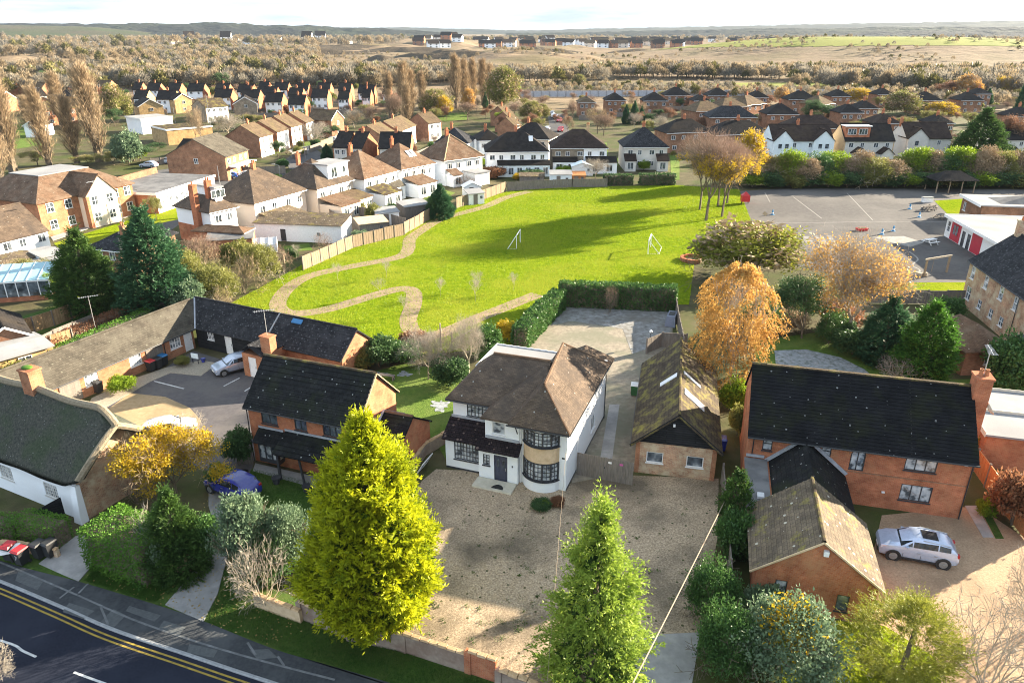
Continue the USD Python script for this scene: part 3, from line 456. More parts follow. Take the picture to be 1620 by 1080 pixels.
def scatter_blades(name, label, poly, n, h, lm, cat='grass', seed=3, z=0.03, w=0.02, lie=False, kind_='stuff'):
    rng = R(seed); P = Polygon(poly); x0, y0, x1, y1 = P.bounds; import shapely
    Q = np.stack([rng.uniform(x0, x1, n * 3), rng.uniform(y0, y1, n * 3)], -1); Q = Q[shapely.contains_xy(P, Q[:, 0], Q[:, 1])][:n]; k = len(Q)
    D = rng.normal(size=(k, 3)) * (1.0 if lie else 0.35) * [1, 1, 0.15 if lie else 1] + ([0, 0, 0.06] if lie else [0, 0, 1.0])
    v, f = rhombs(np.c_[Q, np.full(k, z)], D, h * rng.uniform(0.5, 1.4, k), w, rng)
    p = put(numbered('/World', name), v, tri(f), lm); return tag(p, label, cat, None, kind_)

# ------------------------------------------------------------------ building kit
class House:
    "a building at loc turned by rot: local x along the front, y away from the viewer"
    def __init__(s, name, label, loc, rot, cat='house', group=None):
        s.t = thing(name, label, cat, (loc[0], loc[1], 0), rot, group); s.walls = {}; s.cuts = []; s.later = []
    def wall(s, x0, x1, y0, y1, z1, m, z0=0.0):
        s.walls.setdefault(m, []).append(m3.Manifold.cube([x1 - x0, y1 - y0, z1 - z0]).translate([x0, y0, z0])); return s
    def gable(s, x0, x1, y0, y1, z0, z1, m, axis='x'):
        "wall with gable tops; axis: the ridge's direction"
        b = [(x, y, 0.0) for x in (x0, x1) for y in (y0, y1)] + [(x, y, z0) for x in (x0, x1) for y in (y0, y1)]
        r = [(x0, (y0 + y1) / 2, z1), (x1, (y0 + y1) / 2, z1)] if axis == 'x' else [((x0 + x1) / 2, y0, z1), ((x0 + x1) / 2, y1, z1)]
        s.walls.setdefault(m, []).append(m3.Manifold.hull_points(np.array(b + r, float))); return s
    def solid(s, pts, m): s.walls.setdefault(m, []).append(m3.Manifold.hull_points(np.array(pts, float))); return s
    def frame_of(s, side):
        return {'f': ((1, 0, 0), (0, -1, 0)), 'b': ((-1, 0, 0), (0, 1, 0)), 'l': ((0, -1, 0), (-1, 0, 0)), 'r': ((0, 1, 0), (1, 0, 0))}[side]
    def win(s, side, c, u, z, w, h, cols=2, rows=1, fm='white_frame', gm='glass', bars=(0, 0), cut=True, sill=True, name='window', fr=0.06, head=None):
        "a window centred at u on the wall plane c, its sill at z; cols x rows lights, bars glazing bars in each light"
        U, N = (np.array(a, float) for a in s.frame_of(side)); o = N * abs(0) + (np.array([u, c, 0]) if side in 'fb' else np.array([c, u, 0])); o[2] = z
        T = np.eye(4); T[:3, 0], T[:3, 1], T[:3, 2], T[:3, 3] = U, (0, 0, 1), N, o
        if cut:
            b = np.array([T[:3, :3] @ np.array([x, y, d]) + o for x in (-w / 2, w / 2) for y in (0, h) for d in (-0.14, 0.2)]); s.cuts.append(m3.Manifold.hull_points(b))
        s.later.append((T, w, h, cols, rows, fm, gm, bars, -0.10 if cut else 0.0, sill, name, fr, head)); return s
    def door(s, side, c, u, w=0.9, h=2.05, m='white_frame', z=0.0, light=True):
        s.later.append(('door', side, c, u, w, h, m, z, light)); U, N = (np.array(a, float) for a in s.frame_of(side)); o = np.array([u, c, z]) if side in 'fb' else np.array([c, u, z]); o = o.astype(float)
        s.cuts.append(m3.Manifold.hull_points(np.array([o + U * x + [0, 0, y] + N * d for x in (-w / 2, w / 2) for y in (0, h) for d in (-0.14, 0.2)]))); return s
    def hip(s, x0, x1, y0, y1, z, zr, rx0, rx1, ry0, ry1, m, over=0.35, name='roof', th=0.14):
        b = [(x, y, q) for x in (x0 - over, x1 + over) for y in (y0 - over, y1 + over) for q in (z - th, z)]
        MB().hull(b + [(rx0, ry0, zr), (rx1, ry1, zr)]).build(name, m, s.t); return s
    def slopes(s, polys, m, name='roof', th=0.10, gauge=None, lift=0.03):
        "roof slopes as slabs; gauge: real courses of tiles, each lifted at its lower edge"
        mb = MB()
        for P in polys:
            P = np.array(P, float); n = np.cross(P[1] - P[0], P[2] - P[0]); n /= np.linalg.norm(n); n = n if n[2] > 0 else -n
            mb.hull(np.vstack([P, P - n * th]))
            if gauge:
                h = unit(np.cross([0, 0, 1.0], n)); w = np.cross(n, h); uv = np.stack([(P - P[0]) @ h, (P - P[0]) @ w], -1); pg = Polygon(uv); a, b = uv[:, 1].min(), uv[:, 1].max(); k = max(int((b - a) / gauge), 1)
                for i in range(k):
                    v0, v1 = a + (b - a) * i / k, a + (b - a) * (i + 1) / k; q = pg.intersection(Polygon([(-99, v0), (99, v0), (99, v1), (-99, v1)]))
                    if q.is_empty or q.geom_type != 'Polygon' or q.area < 1e-3: continue
                    c = np.array(q.exterior.coords)[:-1]; pts = []
                    for x, y in c:
                        base = P[0] + h * x + w * y; pts += [base + n * 0.002, base + n * (0.004 + lift * (v1 - y) / (v1 - v0))]
                    mb.hull(pts)
        mb.build(name, m, s.t); return s
    def gable_roof(s, x0, x1, y0, y1, z, zr, m, axis='x', over=0.3, verge=0.15, gauge=None, th=0.12, ridge='terracotta', name='roof'):
        if axis == 'x':
            ym = (y0 + y1) / 2; k = (zr - z) / (ym - y0); e = z - over * k; a, b = x0 - verge, x1 + verge; up = 0.06
            p = [[(a, y0 - over, e + up), (b, y0 - over, e + up), (b, ym, zr + up), (a, ym, zr + up)], [(b, y1 + over, e + up), (a, y1 + over, e + up), (a, ym, zr + up), (b, ym, zr + up)]]; rg = [(a, ym, zr + up + 0.03), (b, ym, zr + up + 0.03)]
        else:
            xm = (x0 + x1) / 2; k = (zr - z) / (xm - x0); e = z - over * k; a, b = y0 - verge, y1 + verge; up = 0.06
            p = [[(x0 - over, b, e + up), (x0 - over, a, e + up), (xm, a, zr + up), (xm, b, zr + up)], [(x1 + over, a, e + up), (x1 + over, b, e + up), (xm, b, zr + up), (xm, a, zr + up)]]; rg = [(xm, a, zr + up + 0.03), (xm, b, zr + up + 0.03)]
        s.slopes(p, m, name, th, gauge)
        if ridge: MB().tube(rg, 0.11, 6).build('ridge', ridge, s.t)
        return s
    def chimney(s, x, y, z0, z1, w=0.7, d=0.7, m='red_brick', pots=2):
        b = MB().box(x - w / 2, x + w / 2, y - d / 2, y + d / 2, z0, z1).box(x - w / 2 - 0.06, x + w / 2 + 0.06, y - d / 2 - 0.06, y + d / 2 + 0.06, z1 + 0.002, z1 + 0.14); c = b.build('chimney', m, s.t)
        for i in range(pots):
            px = x + (i - (pots - 1) / 2) * 0.34; q = MB(); q.add(trimesh.creation.revolve([(0.08, 0), (0.14, 0), (0.11, 0.3), (0.13, 0.42), (0.09, 0.42), (0.08, 0.1)], sections=10), None, np.array([[1, 0, 0, px], [0, 1, 0, y], [0, 0, 1, z1 + 0.14], [0, 0, 0, 1.0]])); q.build('chimney_pot', 'terracotta', c)
        return c
    def gutter(s, pts, m='black_plastic', r=0.055): MB().tube(pts, r, 6).build('gutter', m, s.t); return s
    def downpipe(s, x, y, z0, z1, m='black_plastic'): MB().tube([(x, y, z0), (x, y, z1)], 0.04, 6).build('downpipe', m, s.t); return s
    def part(s, name, m, fn, label=None): b = MB(); fn(b); return b.build(name, m, s.t, label=label)
    def done(s):
        cut = m3.Manifold.batch_boolean(s.cuts, m3.OpType.Add) if s.cuts else None
        for m, ms in s.walls.items():
            w = m3.Manifold.batch_boolean(ms, m3.OpType.Add) if len(ms) > 1 else ms[0]
            for q in (w - cut if cut is not None else w).decompose(): MB().add(q).build('wall', m, s.t)
        for it in s.later:
            if isinstance(it[0], str):
                _, side, c, u, w, h, m, z, light = it; U, N = (np.array(a, float) for a in s.frame_of(side)); o = (np.array([u, c, z]) if side in 'fb' else np.array([c, u, z])).astype(float)
                T = np.eye(4); T[:3, 0], T[:3, 1], T[:3, 2], T[:3, 3] = U, (0, 0, 1), N, o
                q = MB(); b = MB(); b.box(-w / 2, w / 2, 0, h, -0.12, -0.06)
                for x in (-1, 1): b.box(x * w / 2 - 0.035, x * w / 2 + 0.035, 0, h, -0.055, -0.01)
                b.box(-w / 2 + 0.036, w / 2 - 0.036, h - 0.07, h, -0.055, -0.012)
                for y0, y1 in ((0.15, 0.85), (1.0, h - 0.2)):
                    for x in (-1, 1): b.box(x * w * 0.21 - w * 0.13, x * w * 0.21 + w * 0.13, y0, y1, -0.058, -0.045)
                for v, f in zip(b.v, b.f): q.add(v, f - f.min(), T)
                d = q.build('door', m, s.t); k = MB(); k2 = MB().box(w * 0.34, w * 0.34 + 0.04, 0.95, 1.15, -0.05, 0.02)
                for v, f in zip(k2.v, k2.f): k.add(v, f - f.min(), T)
                k.build('handle', 'aerial', d)
                if light:
                    k = MB(); k2 = MB()
                    for x in (-1, 1): k2.box(x * w * 0.21 - w * 0.09, x * w * 0.21 + w * 0.09, 1.15, h - 0.3, -0.044, -0.04)
                    for v, f in zip(k2.v, k2.f): k.add(v, f - f.min(), T)
                    k.build('pane', 'glass', d)
                continue
            T, w, h, cols, rows, fm, gm, bars, d, sill, name, fr, head = it; b = MB(); a0, a1 = d, d + 0.07
            b.box(-w / 2, w / 2, 0, fr, a0, a1).box(-w / 2, w / 2, h - fr, h, a0, a1)
            cw = (w - fr) / cols; rh = (h - fr) / rows; g = 0.022; panes = []
            for i in range(cols + 1): x = -w / 2 + fr / 2 + i * cw; b.box(x - fr / 2, x + fr / 2, fr + 0.001, h - fr - 0.001, a0, a1 - 0.004)
            for j in range(1, rows): y = fr / 2 + j * rh; b.box(-w / 2 + fr, w / 2 - fr, y - fr / 2, y + fr / 2, a0, a1 - 0.008)
            for i in range(cols):
                for j in range(rows):
                    x0, y0 = -w / 2 + fr / 2 + i * cw, fr / 2 + j * rh; panes.append((x0 + fr / 2, x0 + cw - fr / 2, y0 + fr / 2, y0 + rh - fr / 2))
                    for q in range(1, bars[0] + 1): x = x0 + cw * q / (bars[0] + 1); b.box(x - g, x + g, y0 + fr / 2, y0 + rh - fr / 2, a0 + 0.02, a1 - 0.016)
                    for q in range(1, bars[1] + 1): y = y0 + rh * q / (bars[1] + 1); b.box(x0 + fr / 2, x0 + cw - fr / 2, y - g, y + g, a0 + 0.02, a1 - 0.02)
            if head: b.box(-w / 2 - 0.12, w / 2 + 0.12, h + 0.01, h + 0.16, 0.005, 0.03)
            q = MB()
            for v, f in zip(b.v, b.f): q.add(v, f - f.min(), T)
            W = q.build(name, fm, s.t)
            for x0, x1, y0, y1 in panes:
                q = MB(); k = MB().box(x0, x1, y0, y1, a0 + 0.012, a0 + 0.03); q.add(k.v[0], k.f[0], T); q.build('pane', gm, W)
            if sill:
                q = MB(); k = MB().box(-w / 2 - 0.06, w / 2 + 0.06, -0.07, -0.003, d, 0.07); q.add(k.v[0], k.f[0], T); q.build('sill', fm, W)
        return s
def sheet(name, pts, z, m, label=None, cat=None, kind_='structure', group=None, thick=None, step=None, noise=0.0, px=True, zz=None):
    "a sheet of ground; pts in pixels (px) or world xy"
    P = [tuple(at(*p)[:2]) for p in pts] if px else [tuple(p[:2]) for p in pts]; pg = Polygon(P).buffer(0)
    b = MB(); b.prism(pg if pg.geom_type == 'Polygon' else max(pg.geoms, key=lambda g: g.area), z - (thick or 0.3), z)
    p = b.build(name, m, '/World'); return tag(p, label, cat, group, kind_)

# ------------------------------------------------------------------ the ground, the far country, the haze
def smooth(a, b, x): t = np.clip((x - a) / (b - a), 0, 1); return t * t * (3 - 2 * t)
def land(x, y):
    "height of the country: flat round the houses, spoil heaps beyond, hills on the skyline"
    d = np.hypot(x, y); p = np.stack([x / 110, y / 150, np.zeros_like(x)], -1); f = meshkit.fbm(p, 4, 5)
    z = smooth(560, 760, y) * (1 - smooth(1500, 2200, y)) * np.maximum(f - 0.5, 0) * 38 * (1 - smooth(80, 260, x)) 
    u, v = (x - 440) / 330, (y - 930) / 240; q = np.sqrt(u * u + v * v); z = z + 21 * (1 - smooth(0.25, 1.15, q))
    return z
def terrain(name, m, ths, rs, zf, label=None):
    T, Rr = np.meshgrid(ths, rs, indexing='ij'); x, y = Rr * np.sin(T), Rr * np.cos(T); z = zf(x, y, T, Rr)
    v = np.stack([x, y, z], -1).reshape(-1, 3); n, k = len(ths), len(rs); i, j = np.meshgrid(np.arange(n - 1), np.arange(k - 1), indexing='ij')
    f = np.stack([i * k + j, i * k + j + 1, (i + 1) * k + j + 1, (i + 1) * k + j], -1).reshape(-1, 4)[:, ::-1]
    return tag(put(numbered('/World', name), v, tri(f), m, smooth=True), label, None, None, 'structure')
noisy('brickfield', [(0.1212, 0.08556, 0.05347), (0.2068, 0.1533, 0.09982), (0.2567, 0.196, 0.1283)], 0.05, 0.95, stretch=(0.35, 1.0, 1.0), big=(0.012, (0.1141, 0.1034, 0.04634), 0.55), detail=9.0, spec=0.1, bump=0.8, bscale=0.2, dist=2.0)
noisy('hill_wood', [(0.007088, 0.00945, 0.0081), (0.01418, 0.01575, 0.01215), (0.0243, 0.02363, 0.0189)], 0.02, 0.95, big=(0.0016, (0.03038, 0.03825, 0.0162), 0.85), bump=1.0, bscale=0.03, dist=14.0, spec=0.1)
noisy('green_slope', [(0.031, 0.0434, 0.01085), (0.0527, 0.0589, 0.0186)], 0.004, 0.95, spec=0.1, big=(0.0022, (0.0713, 0.0558, 0.031), 0.8))
noisy('far_hill', [(0.036, 0.0414, 0.0288), (0.0612, 0.0612, 0.0396)], 0.003, 0.95, big=(0.001, (0.018, 0.0216, 0.0162), 0.9), spec=0.1)
ths = np.linspace(-0.85, 0.85, 240)
b_ = MB().box(-700, 700, -60, 300, -0.9, 0.0); tag(b_.build('ground', 'garden_soil', '/World'), None, None, None, 'structure')
# terrain from 300 m out (near edge tucked against the flat ground)
gx = np.linspace(-1, 1, 301); gy = np.concatenate([np.linspace(300, 1500, 180), np.geomspace(1530, 9800, 60)])
X, Y = np.meshgrid(gx, gy, indexing='ij'); X = X * (Y * 0.85 + 450); Z = land(X, Y) - 0.02
v = np.stack([X, Y, Z], -1).reshape(-1, 3); k = len(gy); i, j = np.meshgrid(np.arange(300), np.arange(k - 1), indexing='ij')
f = np.stack([i * k + j, (i + 1) * k + j, (i + 1) * k + j + 1, i * k + j + 1], -1).reshape(-1, 4)
tag(put('/World/brick_fields', v, tri(f), 'brickfield', smooth=True), None, None, None, 'structure')
def px_theta(px): return np.arctan((np.asarray(px, float) - 810) / FPX / (_c + 490 / FPX * _s))
def ridge(name, m, pxs, tops, d0, d1, rough, seed, dip=0.0):
    "a range of hills whose crest runs through the skyline heights measured at the given columns"
    t = np.linspace(px_theta(pxs[0]), px_theta(pxs[-1]), 260); zc = np.interp(t, px_theta(pxs), [along(a, b, math.cos(float(px_theta(a))) * d1)[2] for a, b in zip(pxs, tops)])
    rs = np.linspace(d0, d1 * 1.12, 46)
    def zf(x, y, T, Rr):
        e = np.interp(T, t, zc); q = (Rr - d0) / (d1 - d0); up = np.where(q < 1, smooth(0, 1, q), 1 - 0.6 * smooth(1, 1.12 * d1 / d1 + 0.25, q))
        return -3 + (e + 3) * up + rough * (meshkit.fbm(np.stack([x / 90, y / 90, x * 0], -1), 3, seed) - 0.5) * np.minimum(up * 3, 1)
    return terrain(name, m, t, rs, zf)
ridge('far_hills', 'far_hill', [380, 520, 640, 760, 830, 960, 1080, 1250, 1400, 1520, 1700], [46, 45, 44, 47, 49, 46, 44, 40, 37, 35, 33], 5200, 7600, 22, 3)
ridge('hill', 'hill_wood', [120, 160, 230, 300, 345, 380, 440, 520, 620, 720], [41, 39.5, 38.5, 37, 36, 40, 41, 44, 47, 52], 3000, 4000, 26, 7)
ridge('hill', 'hill_wood', [800, 900, 1000, 1100, 1250, 1400, 1550, 1720], [54, 53, 51, 49, 46, 44, 44, 42], 3300, 4800, 24, 9)
ridge('hill', 'green_slope', [-120, 0, 80, 150, 230, 330], [40, 40, 41, 43, 50, 60], 2700, 3700, 4, 4)
ridge('hill', 'hill_wood', [-120, 0, 60, 120, 170, 230], [37, 37, 38, 39, 40, 44], 3800, 4300, 22, 11)
# the green capped mound on the right and the two far pitches
def drape(name, pts, m, lift=0.25, n=60):
    P = Polygon([tuple(q) for q in pts]); x0, y0, x1, y1 = P.bounds; import shapely
    xs, ys = np.linspace(x0, x1, n), np.linspace(y0, y1, n); A, B = np.meshgrid(xs, ys, indexing='ij'); v = np.stack([A, B, land(A, B) + lift], -1).reshape(-1, 3)
    i, j = np.meshgrid(np.arange(n - 1), np.arange(n - 1), indexing='ij'); f = np.stack([i * n + j, (i + 1) * n + j, (i + 1) * n + j + 1, i * n + j + 1], -1).reshape(-1, 4)
    c = v[f].mean(1); f = f[shapely.contains_xy(P, c[:, 0], c[:, 1])]; u_, inv = np.unique(f, return_inverse=True); v, f = v[u_], inv.reshape(f.shape); return tag(put(numbered('/World', name), v, tri(f), m, smooth=True), None, None, None, 'structure')
def heap(px, py, w, h, seed):
    "a dark spoil heap on the brick fields"
    c = at(px, py); c[2] = 0; th = np.linspace(0, 2 * np.pi, 41)[:-1]; rs = np.linspace(0, 1, 9); rng = R(seed); T, Rr = np.meshgrid(th, rs, indexing='ij'); e = 1 + 0.3 * np.sin(2 * T + rng.random() * 6) + 0.15 * np.sin(5 * T + rng.random() * 6)
    x, y = c[0] + w / 2 * Rr * np.cos(T) * e, c[1] + w * 0.45 * Rr * np.sin(T) * e; z = -0.5 + land(x, y) + (h + 0.5) * (1 - Rr ** 1.5) * (0.6 + 0.8 * meshkit.fbm(np.stack([x / 22, y / 22, x * 0], -1), 3, seed)); n, k = z.shape
    i, j = np.meshgrid(np.arange(n), np.arange(k - 1), indexing='ij'); f = np.stack([i * k + j, i * k + j + 1, (i + 1) % n * k + j + 1, (i + 1) % n * k + j], -1).reshape(-1, 4)[:, ::-1]
    tag(put(numbered('/World', 'spoil_heap'), np.stack([x, y, z], -1).reshape(-1, 3), tri(f), 'spoil', smooth=True), None, None, None, 'structure')
for i, a in enumerate([(600, 99, 42, 5), (700, 97, 85, 7), (640, 82, 130, 6), (470, 86, 170, 7), (735, 85, 60, 5), (520, 78, 180, 6), (850, 82, 110, 5), (880, 95, 60, 4), (420, 92, 90, 6), (1000, 84, 90, 4)]): heap(*a, i)
noisy('mound_grass', [(0.136, 0.16, 0.024), (0.216, 0.224, 0.048)], 0.02, 0.95, spec=0.1)
a_ = np.linspace(0, 2 * np.pi, 60)
drape('mound', np.stack([455 + 270 * np.cos(a_) * (1 + 0.08 * np.sin(3 * a_)), 940 + 150 * np.sin(a_)], -1), 'mound_grass')
sheet('far_field', [(180, 133), (430, 133), (425, 122), (300, 121), (180, 124)], 0.05, 'field_grass')
sheet('far_field', [(820, 141), (1340, 139), (1640, 142), (1640, 132), (1200, 131), (820, 136)], 0.05, 'mound_grass')
# haze: one box of air round everything
mat('haze', {'v': ('principled_volume', dict(color=(0.46, 0.57, 0.72), density=0.000036, anisotropy=0.0))}, [], surface=None, volume='v.volume')
hz = MB().box(-9900, 9900, -900, 9990, -4.5, 190); tag(hz.build('haze', 'haze', '/World', uv=False), None, None, None, 'stuff')

# ------------------------------------------------------------------ surfaces round the houses
field = [(330, 505), (365, 480), (480, 418), (560, 392), (640, 367), (700, 335), (800, 304), (880, 297), (1065, 293), (1170, 300), (1188, 348), (1100, 405), (1090, 482), (880, 478), (820, 548), (640, 563), (575, 552), (440, 545)]
sheet('playing_field', field, 0.03, 'field_grass')
pth = [(838, 303), (800, 313), (765, 328), (700, 346), (668, 364), (649, 378), (646, 394), (630, 407), (560, 421), (492, 436), (457, 455), (440, 478), (446, 492), (472, 496), (520, 489), (600, 465), (638, 457), (654, 463), (654, 482), (646, 505), (652, 524), (672, 533), (705, 525), (760, 502), (850, 466)]
def smooth_line(P, n=6):
    P = np.array([at(*p)[:2] if len(p) == 2 else p for p in P]); Q = [P[0]]; 
    for i in range(len(P) - 1):
        a, b, c, d = P[max(i - 1, 0)], P[i], P[i + 1], P[min(i + 2, len(P) - 1)]
        for t in np.linspace(0, 1, n + 1)[1:]: Q.append(0.5 * ((2 * b) + (c - a) * t + (2 * a - 5 * b + 4 * c - d) * t * t + (3 * b - a - 3 * c + d) * t ** 3))
    return np.array(Q)
def ribbon(name, line, w, z, m, label=None, cat=None, kind_='structure', dash=None, group=None, parent='/World', thick=0.2):
    l = LineString(line); b = MB(); segs = [l]
    if dash:
        from shapely.ops import substring
        segs = [substring(l, s_, min(s_ + dash[0], l.length)) for s_ in np.arange(dash[2] if len(dash) > 2 else 0, l.length - 0.2, dash[0] + dash[1])]
    for s_ in segs: b.prism(s_.buffer(w / 2, cap_style='flat'), z - thick, z)
    return tag(b.build(name, m, parent), label, cat, group, kind_)
path_line = smooth_line(pth); ribbon('field_path', path_line, 1.9, 0.045, 'path_gravel')
sheet('playground', [(1170, 303), (1230, 299), (1345, 298), (1500, 299), (1660, 300), (1660, 450), (1385, 448), (1262, 420), (1215, 375), (1188, 348)], 0.035, 'playground')
sheet('school_lawn', [(1320, 448), (1530, 447), (1530, 478), (1370, 476)], 0.05, 'field_grass')
sheet('school_lawn', [(1478, 318), (1550, 313), (1560, 336), (1500, 340)], 0.05, 'field_grass')
for pts in ([(1188, 353), (1500, 351)], [(1255, 312), (1300, 346)], [(1340, 306), (1381, 349)], [(1210, 305), (1218, 320)]):
    ribbon('playground_line', [at(*p)[:2] for p in pts], 0.14, 0.042, 'worn_paint')
ribbon('playground_line', smooth_line([(1438, 398), (1452, 410), (1443, 420), (1455, 428), (1446, 437)]), 0.22, 0.042, 'worn_paint')
for q in range(6): ribbon('playground_line', [at(1268 + q * 1.5, 375 + q * 2.2)[:2], at(1316 + q * 1, 374 + q * 2.2)[:2]], 0.5, 0.044, 'worn_paint', dash=(1.3, 0.7))
sheet('playground_patch', [(1380, 375), (1430, 374), (1462, 384), (1440, 391), (1410, 384)], 0.042, 'worn_paint')
# grounds of the near houses
sheet('front_gravel', [(690, 742), (760, 745), (918, 748), (1003, 752), (1137, 757), (1135, 850), (1110, 1000), (1015, 1080), (930, 1130), (790, 1120), (640, 1020), (500, 950), (640, 800), (668, 760)], 0.02, 'gravel')
sheet('drive_slab', [(1010, 1005), (1108, 1000), (1090, 1110), (985, 1110)], 0.035, 'concrete')
sheet('back_yard', [(880, 476), (1066, 484), (1062, 560), (1002, 746), (905, 764), (880, 640), (812, 556)], 0.025, 'yard')
sheet('yard_strip', [(964, 640), (980, 640), (965, 752), (945, 752)], 0.035, 'concrete')
sheet('frosty_patch', [(880, 480), (1062, 488), (1060, 540), (1000, 560), (985, 520), (905, 508), (872, 515)], 0.035, 'yard_frost')
sheet('garden_lawn', [(565, 595), (640, 575), (735, 590), (712, 738), (690, 700), (610, 690), (560, 640)], 0.03, 'lawn')
def frost_blob(cx, cy, rx, ry, seed, lab, z=0.045):
    rng = R(seed); an = np.linspace(0, 6.283, 40, endpoint=False); r = 1 + 0.28 * np.sin(3 * an + rng.random() * 6) + 0.18 * np.sin(7 * an + rng.random() * 6) + 0.1 * rng.normal(size=40)
    sheet('frost', [(cx + rx * r_ * math.cos(t), cy + ry * r_ * math.sin(t)) for r_, t in zip(r, an)], z, 'frost', lab, None, 'stuff')
frost_blob(696, 642, 13, 8, 1, 'patch of white frost on the lawn left of the white house'); frost_blob(590, 592, 16, 5, 2, 'white frost on the back lawn left of the grey bench'); frost_blob(640, 592, 10, 4, 3, 'small white frost patch right of the grey bench')
sheet('garden_lawn', [(1190, 540), (1300, 525), (1440, 560), (1500, 600), (1660, 600), (1660, 690), (1540, 640), (1200, 600)], 0.03, 'lawn')
sheet('frosty_lawn', [(1225, 555), (1275, 553), (1330, 566), (1368, 585), (1385, 600), (1230, 600)], 0.045, 'frost')
sheet('house_drive', [(1395, 815), (1545, 800), (1620, 850), (1680, 1000), (1660, 1150), (1420, 1150), (1330, 985), (1380, 880)], 0.02, 'tan_gravel')
sheet('garden_lawn', [(1270, 975), (1400, 990), (1480, 1040), (1500, 1130), (1240, 1130), (1230, 1010)], 0.03, 'field_grass')
sheet('side_path', [(1526, 800), (1545, 800), (1572, 850), (1555, 850)], 0.04, 'concrete'); sheet('grass_strip', [(1548, 800), (1560, 800), (1588, 852), (1575, 852)], 0.04, 'verge_grass')
sheet('front_lawn', [(398, 742), (500, 765), (520, 850), (460, 840), (400, 800), (385, 770)], 0.03, 'verge_grass')
sheet('patio', [(404, 733), (560, 768), (545, 785), (400, 745)], 0.045, 'concrete')
sheet('shared_drive', [(330, 745), (392, 742), (405, 800), (365, 850), (360, 880), (322, 982), (262, 958), (320, 890), (345, 850), (330, 800)], 0.02, 'concrete')
sheet('court', [(135, 655), (200, 620), (305, 555), (420, 590), (410, 690), (395, 760), (330, 745), (220, 700), (160, 672)], 0.02, 'court_asphalt')
sheet('block_paving', [(150, 662), (206, 622), (262, 628), (300, 645), (318, 665), (313, 690), (290, 705), (210, 700)], 0.035, 'block_paving')
sheet('gravel_bed', [(132, 660), (145, 630), (215, 598), (262, 582), (318, 570), (345, 575), (318, 595), (270, 590), (238, 604), (155, 652)], 0.045, 'pea_gravel')
for a, b in (((244, 603), (291, 615)), ((354, 611), (379, 598)), ((387, 619), (404, 608))):
    ribbon('bay_line', [at(*a)[:2], at(*b)[:2]], 0.13, 0.030, 'road_paint')
sheet('garden_lawn', [(20, 505), (110, 478), (160, 500), (60, 540)], 0.03, 'verge_grass'); sheet('garden_lawn', [(78, 560), (245, 493), (255, 505), (88, 580)], 0.03, 'lawn')
sheet('garden_lawn', [(100, 470), (130, 455), (140, 470), (108, 482)], 0.035, 'field_grass')
sheet('care_home_lawn', [(85, 385), (215, 345), (300, 322), (292, 345), (215, 362), (100, 400)], 0.03, 'field_grass'); sheet('footpath', [(80, 375), (150, 352), (225, 332), (227, 336), (152, 358), (84, 381)], 0.045, 'concrete')
sheet('street', [(150, 405), (250, 352), (330, 300), (330, 320), (270, 365), (170, 420)], 0.02, 'estate_road')
sheet('car_park', [(325, 290), (350, 272), (450, 268), (460, 290), (400, 300), (345, 322)], 0.02, 'estate_road'); sheet('car_park', [(215, 275), (300, 262), (300, 272), (230, 282)], 0.02, 'estate_road')
sheet('turning_circle', [(452, 252), (465, 243), (500, 236), (520, 252), (500, 268), (458, 268)], 0.03, 'estate_road'); sheet('lane', [(455, 238), (495, 228), (520, 232), (470, 246)], 0.025, 'concrete')
sheet('estate_street', [(862, 240), (906, 240), (900, 205), (893, 180), (866, 180), (870, 205)], 0.02, 'estate_road')
for p in ([(385, 278), (440, 270), (450, 282), (400, 290)], [(455, 282), (490, 274), (492, 284), (470, 288)], [(410, 240), (445, 232), (450, 240), (420, 246)], [(470, 228), (490, 224), (494, 230), (475, 233)], [(446, 390), (488, 385), (495, 396), (455, 398)], [(400, 330), (500, 318), (515, 330), (410, 345)],
          [(880, 226), (960, 226), (962, 245), (885, 240)], [(960, 250), (990, 250), (988, 262), (966, 262)], [(1060, 245), (1075, 245), (1075, 285), (1062, 285)], [(640, 330), (700, 300), (720, 305), (660, 340)], [(690, 180), (740, 178), (740, 190), (690, 192)], [(60, 230), (70, 225), (75, 250), (62, 252)], [(0, 200), (40, 195), (60, 230), (0, 240)]):
    sheet('garden_lawn', p, 0.028, 'lawn')
# the road, its paint, kerb and footway
kerb = smooth_line([(-110, 880), (0, 920), (100, 962), (180, 997), (293, 1035), (397, 1070), (520, 1108), (700, 1155)]); back = smooth_line([(-110, 850), (0, 888), (60, 905), (127, 922), (247, 958), (317, 982), (433, 1028), (533, 1058), (640, 1092), (760, 1130)])
back0 = back.copy(); run_on = lambda l: np.vstack([l[:1] + 30 * unit(l[:1] - l[5:6]), l, l[-1:] + 40 * unit(l[-1:] - l[-6:-5])]); kerb, back = run_on(kerb), run_on(back)
off = lambda l, d: np.array(LineString(l).parallel_offset(d, 'right').coords)
tag(MB().prism(np.vstack([kerb, off(kerb, 11.0)[::-1]]) if np.linalg.norm(off(kerb, 11.0)[0] - kerb[0]) < 20 else np.vstack([kerb, off(kerb, 11.0)]), -0.2, 0.012).build('road', 'asphalt', '/World'), None, None, None, 'structure')
tag(MB().prism(np.vstack([kerb, back[::-1]]), -0.2, 0.10).build('footway', 'footway', '/World'), None, None, None, 'structure')
tag(MB().prism(np.vstack([back0, [(4, 21.5), (4, 24), (0.5, 26), (-10.5, 31.2), (-17.5, 34.5), (-21, 32.8), (-24.6, 35.2), (-30, 36.5), (-40, 42)]]), -0.2, 0.06).build('verge', 'verge_grass', '/World'), None, None, None, 'structure')
from shapely.ops import substring
ks = thing('kerb', 'row of pale grey kerb stones between footway and road', 'kerb', (*kerb[0], 0)); kl = LineString(kerb); tag(ks, kind='structure')
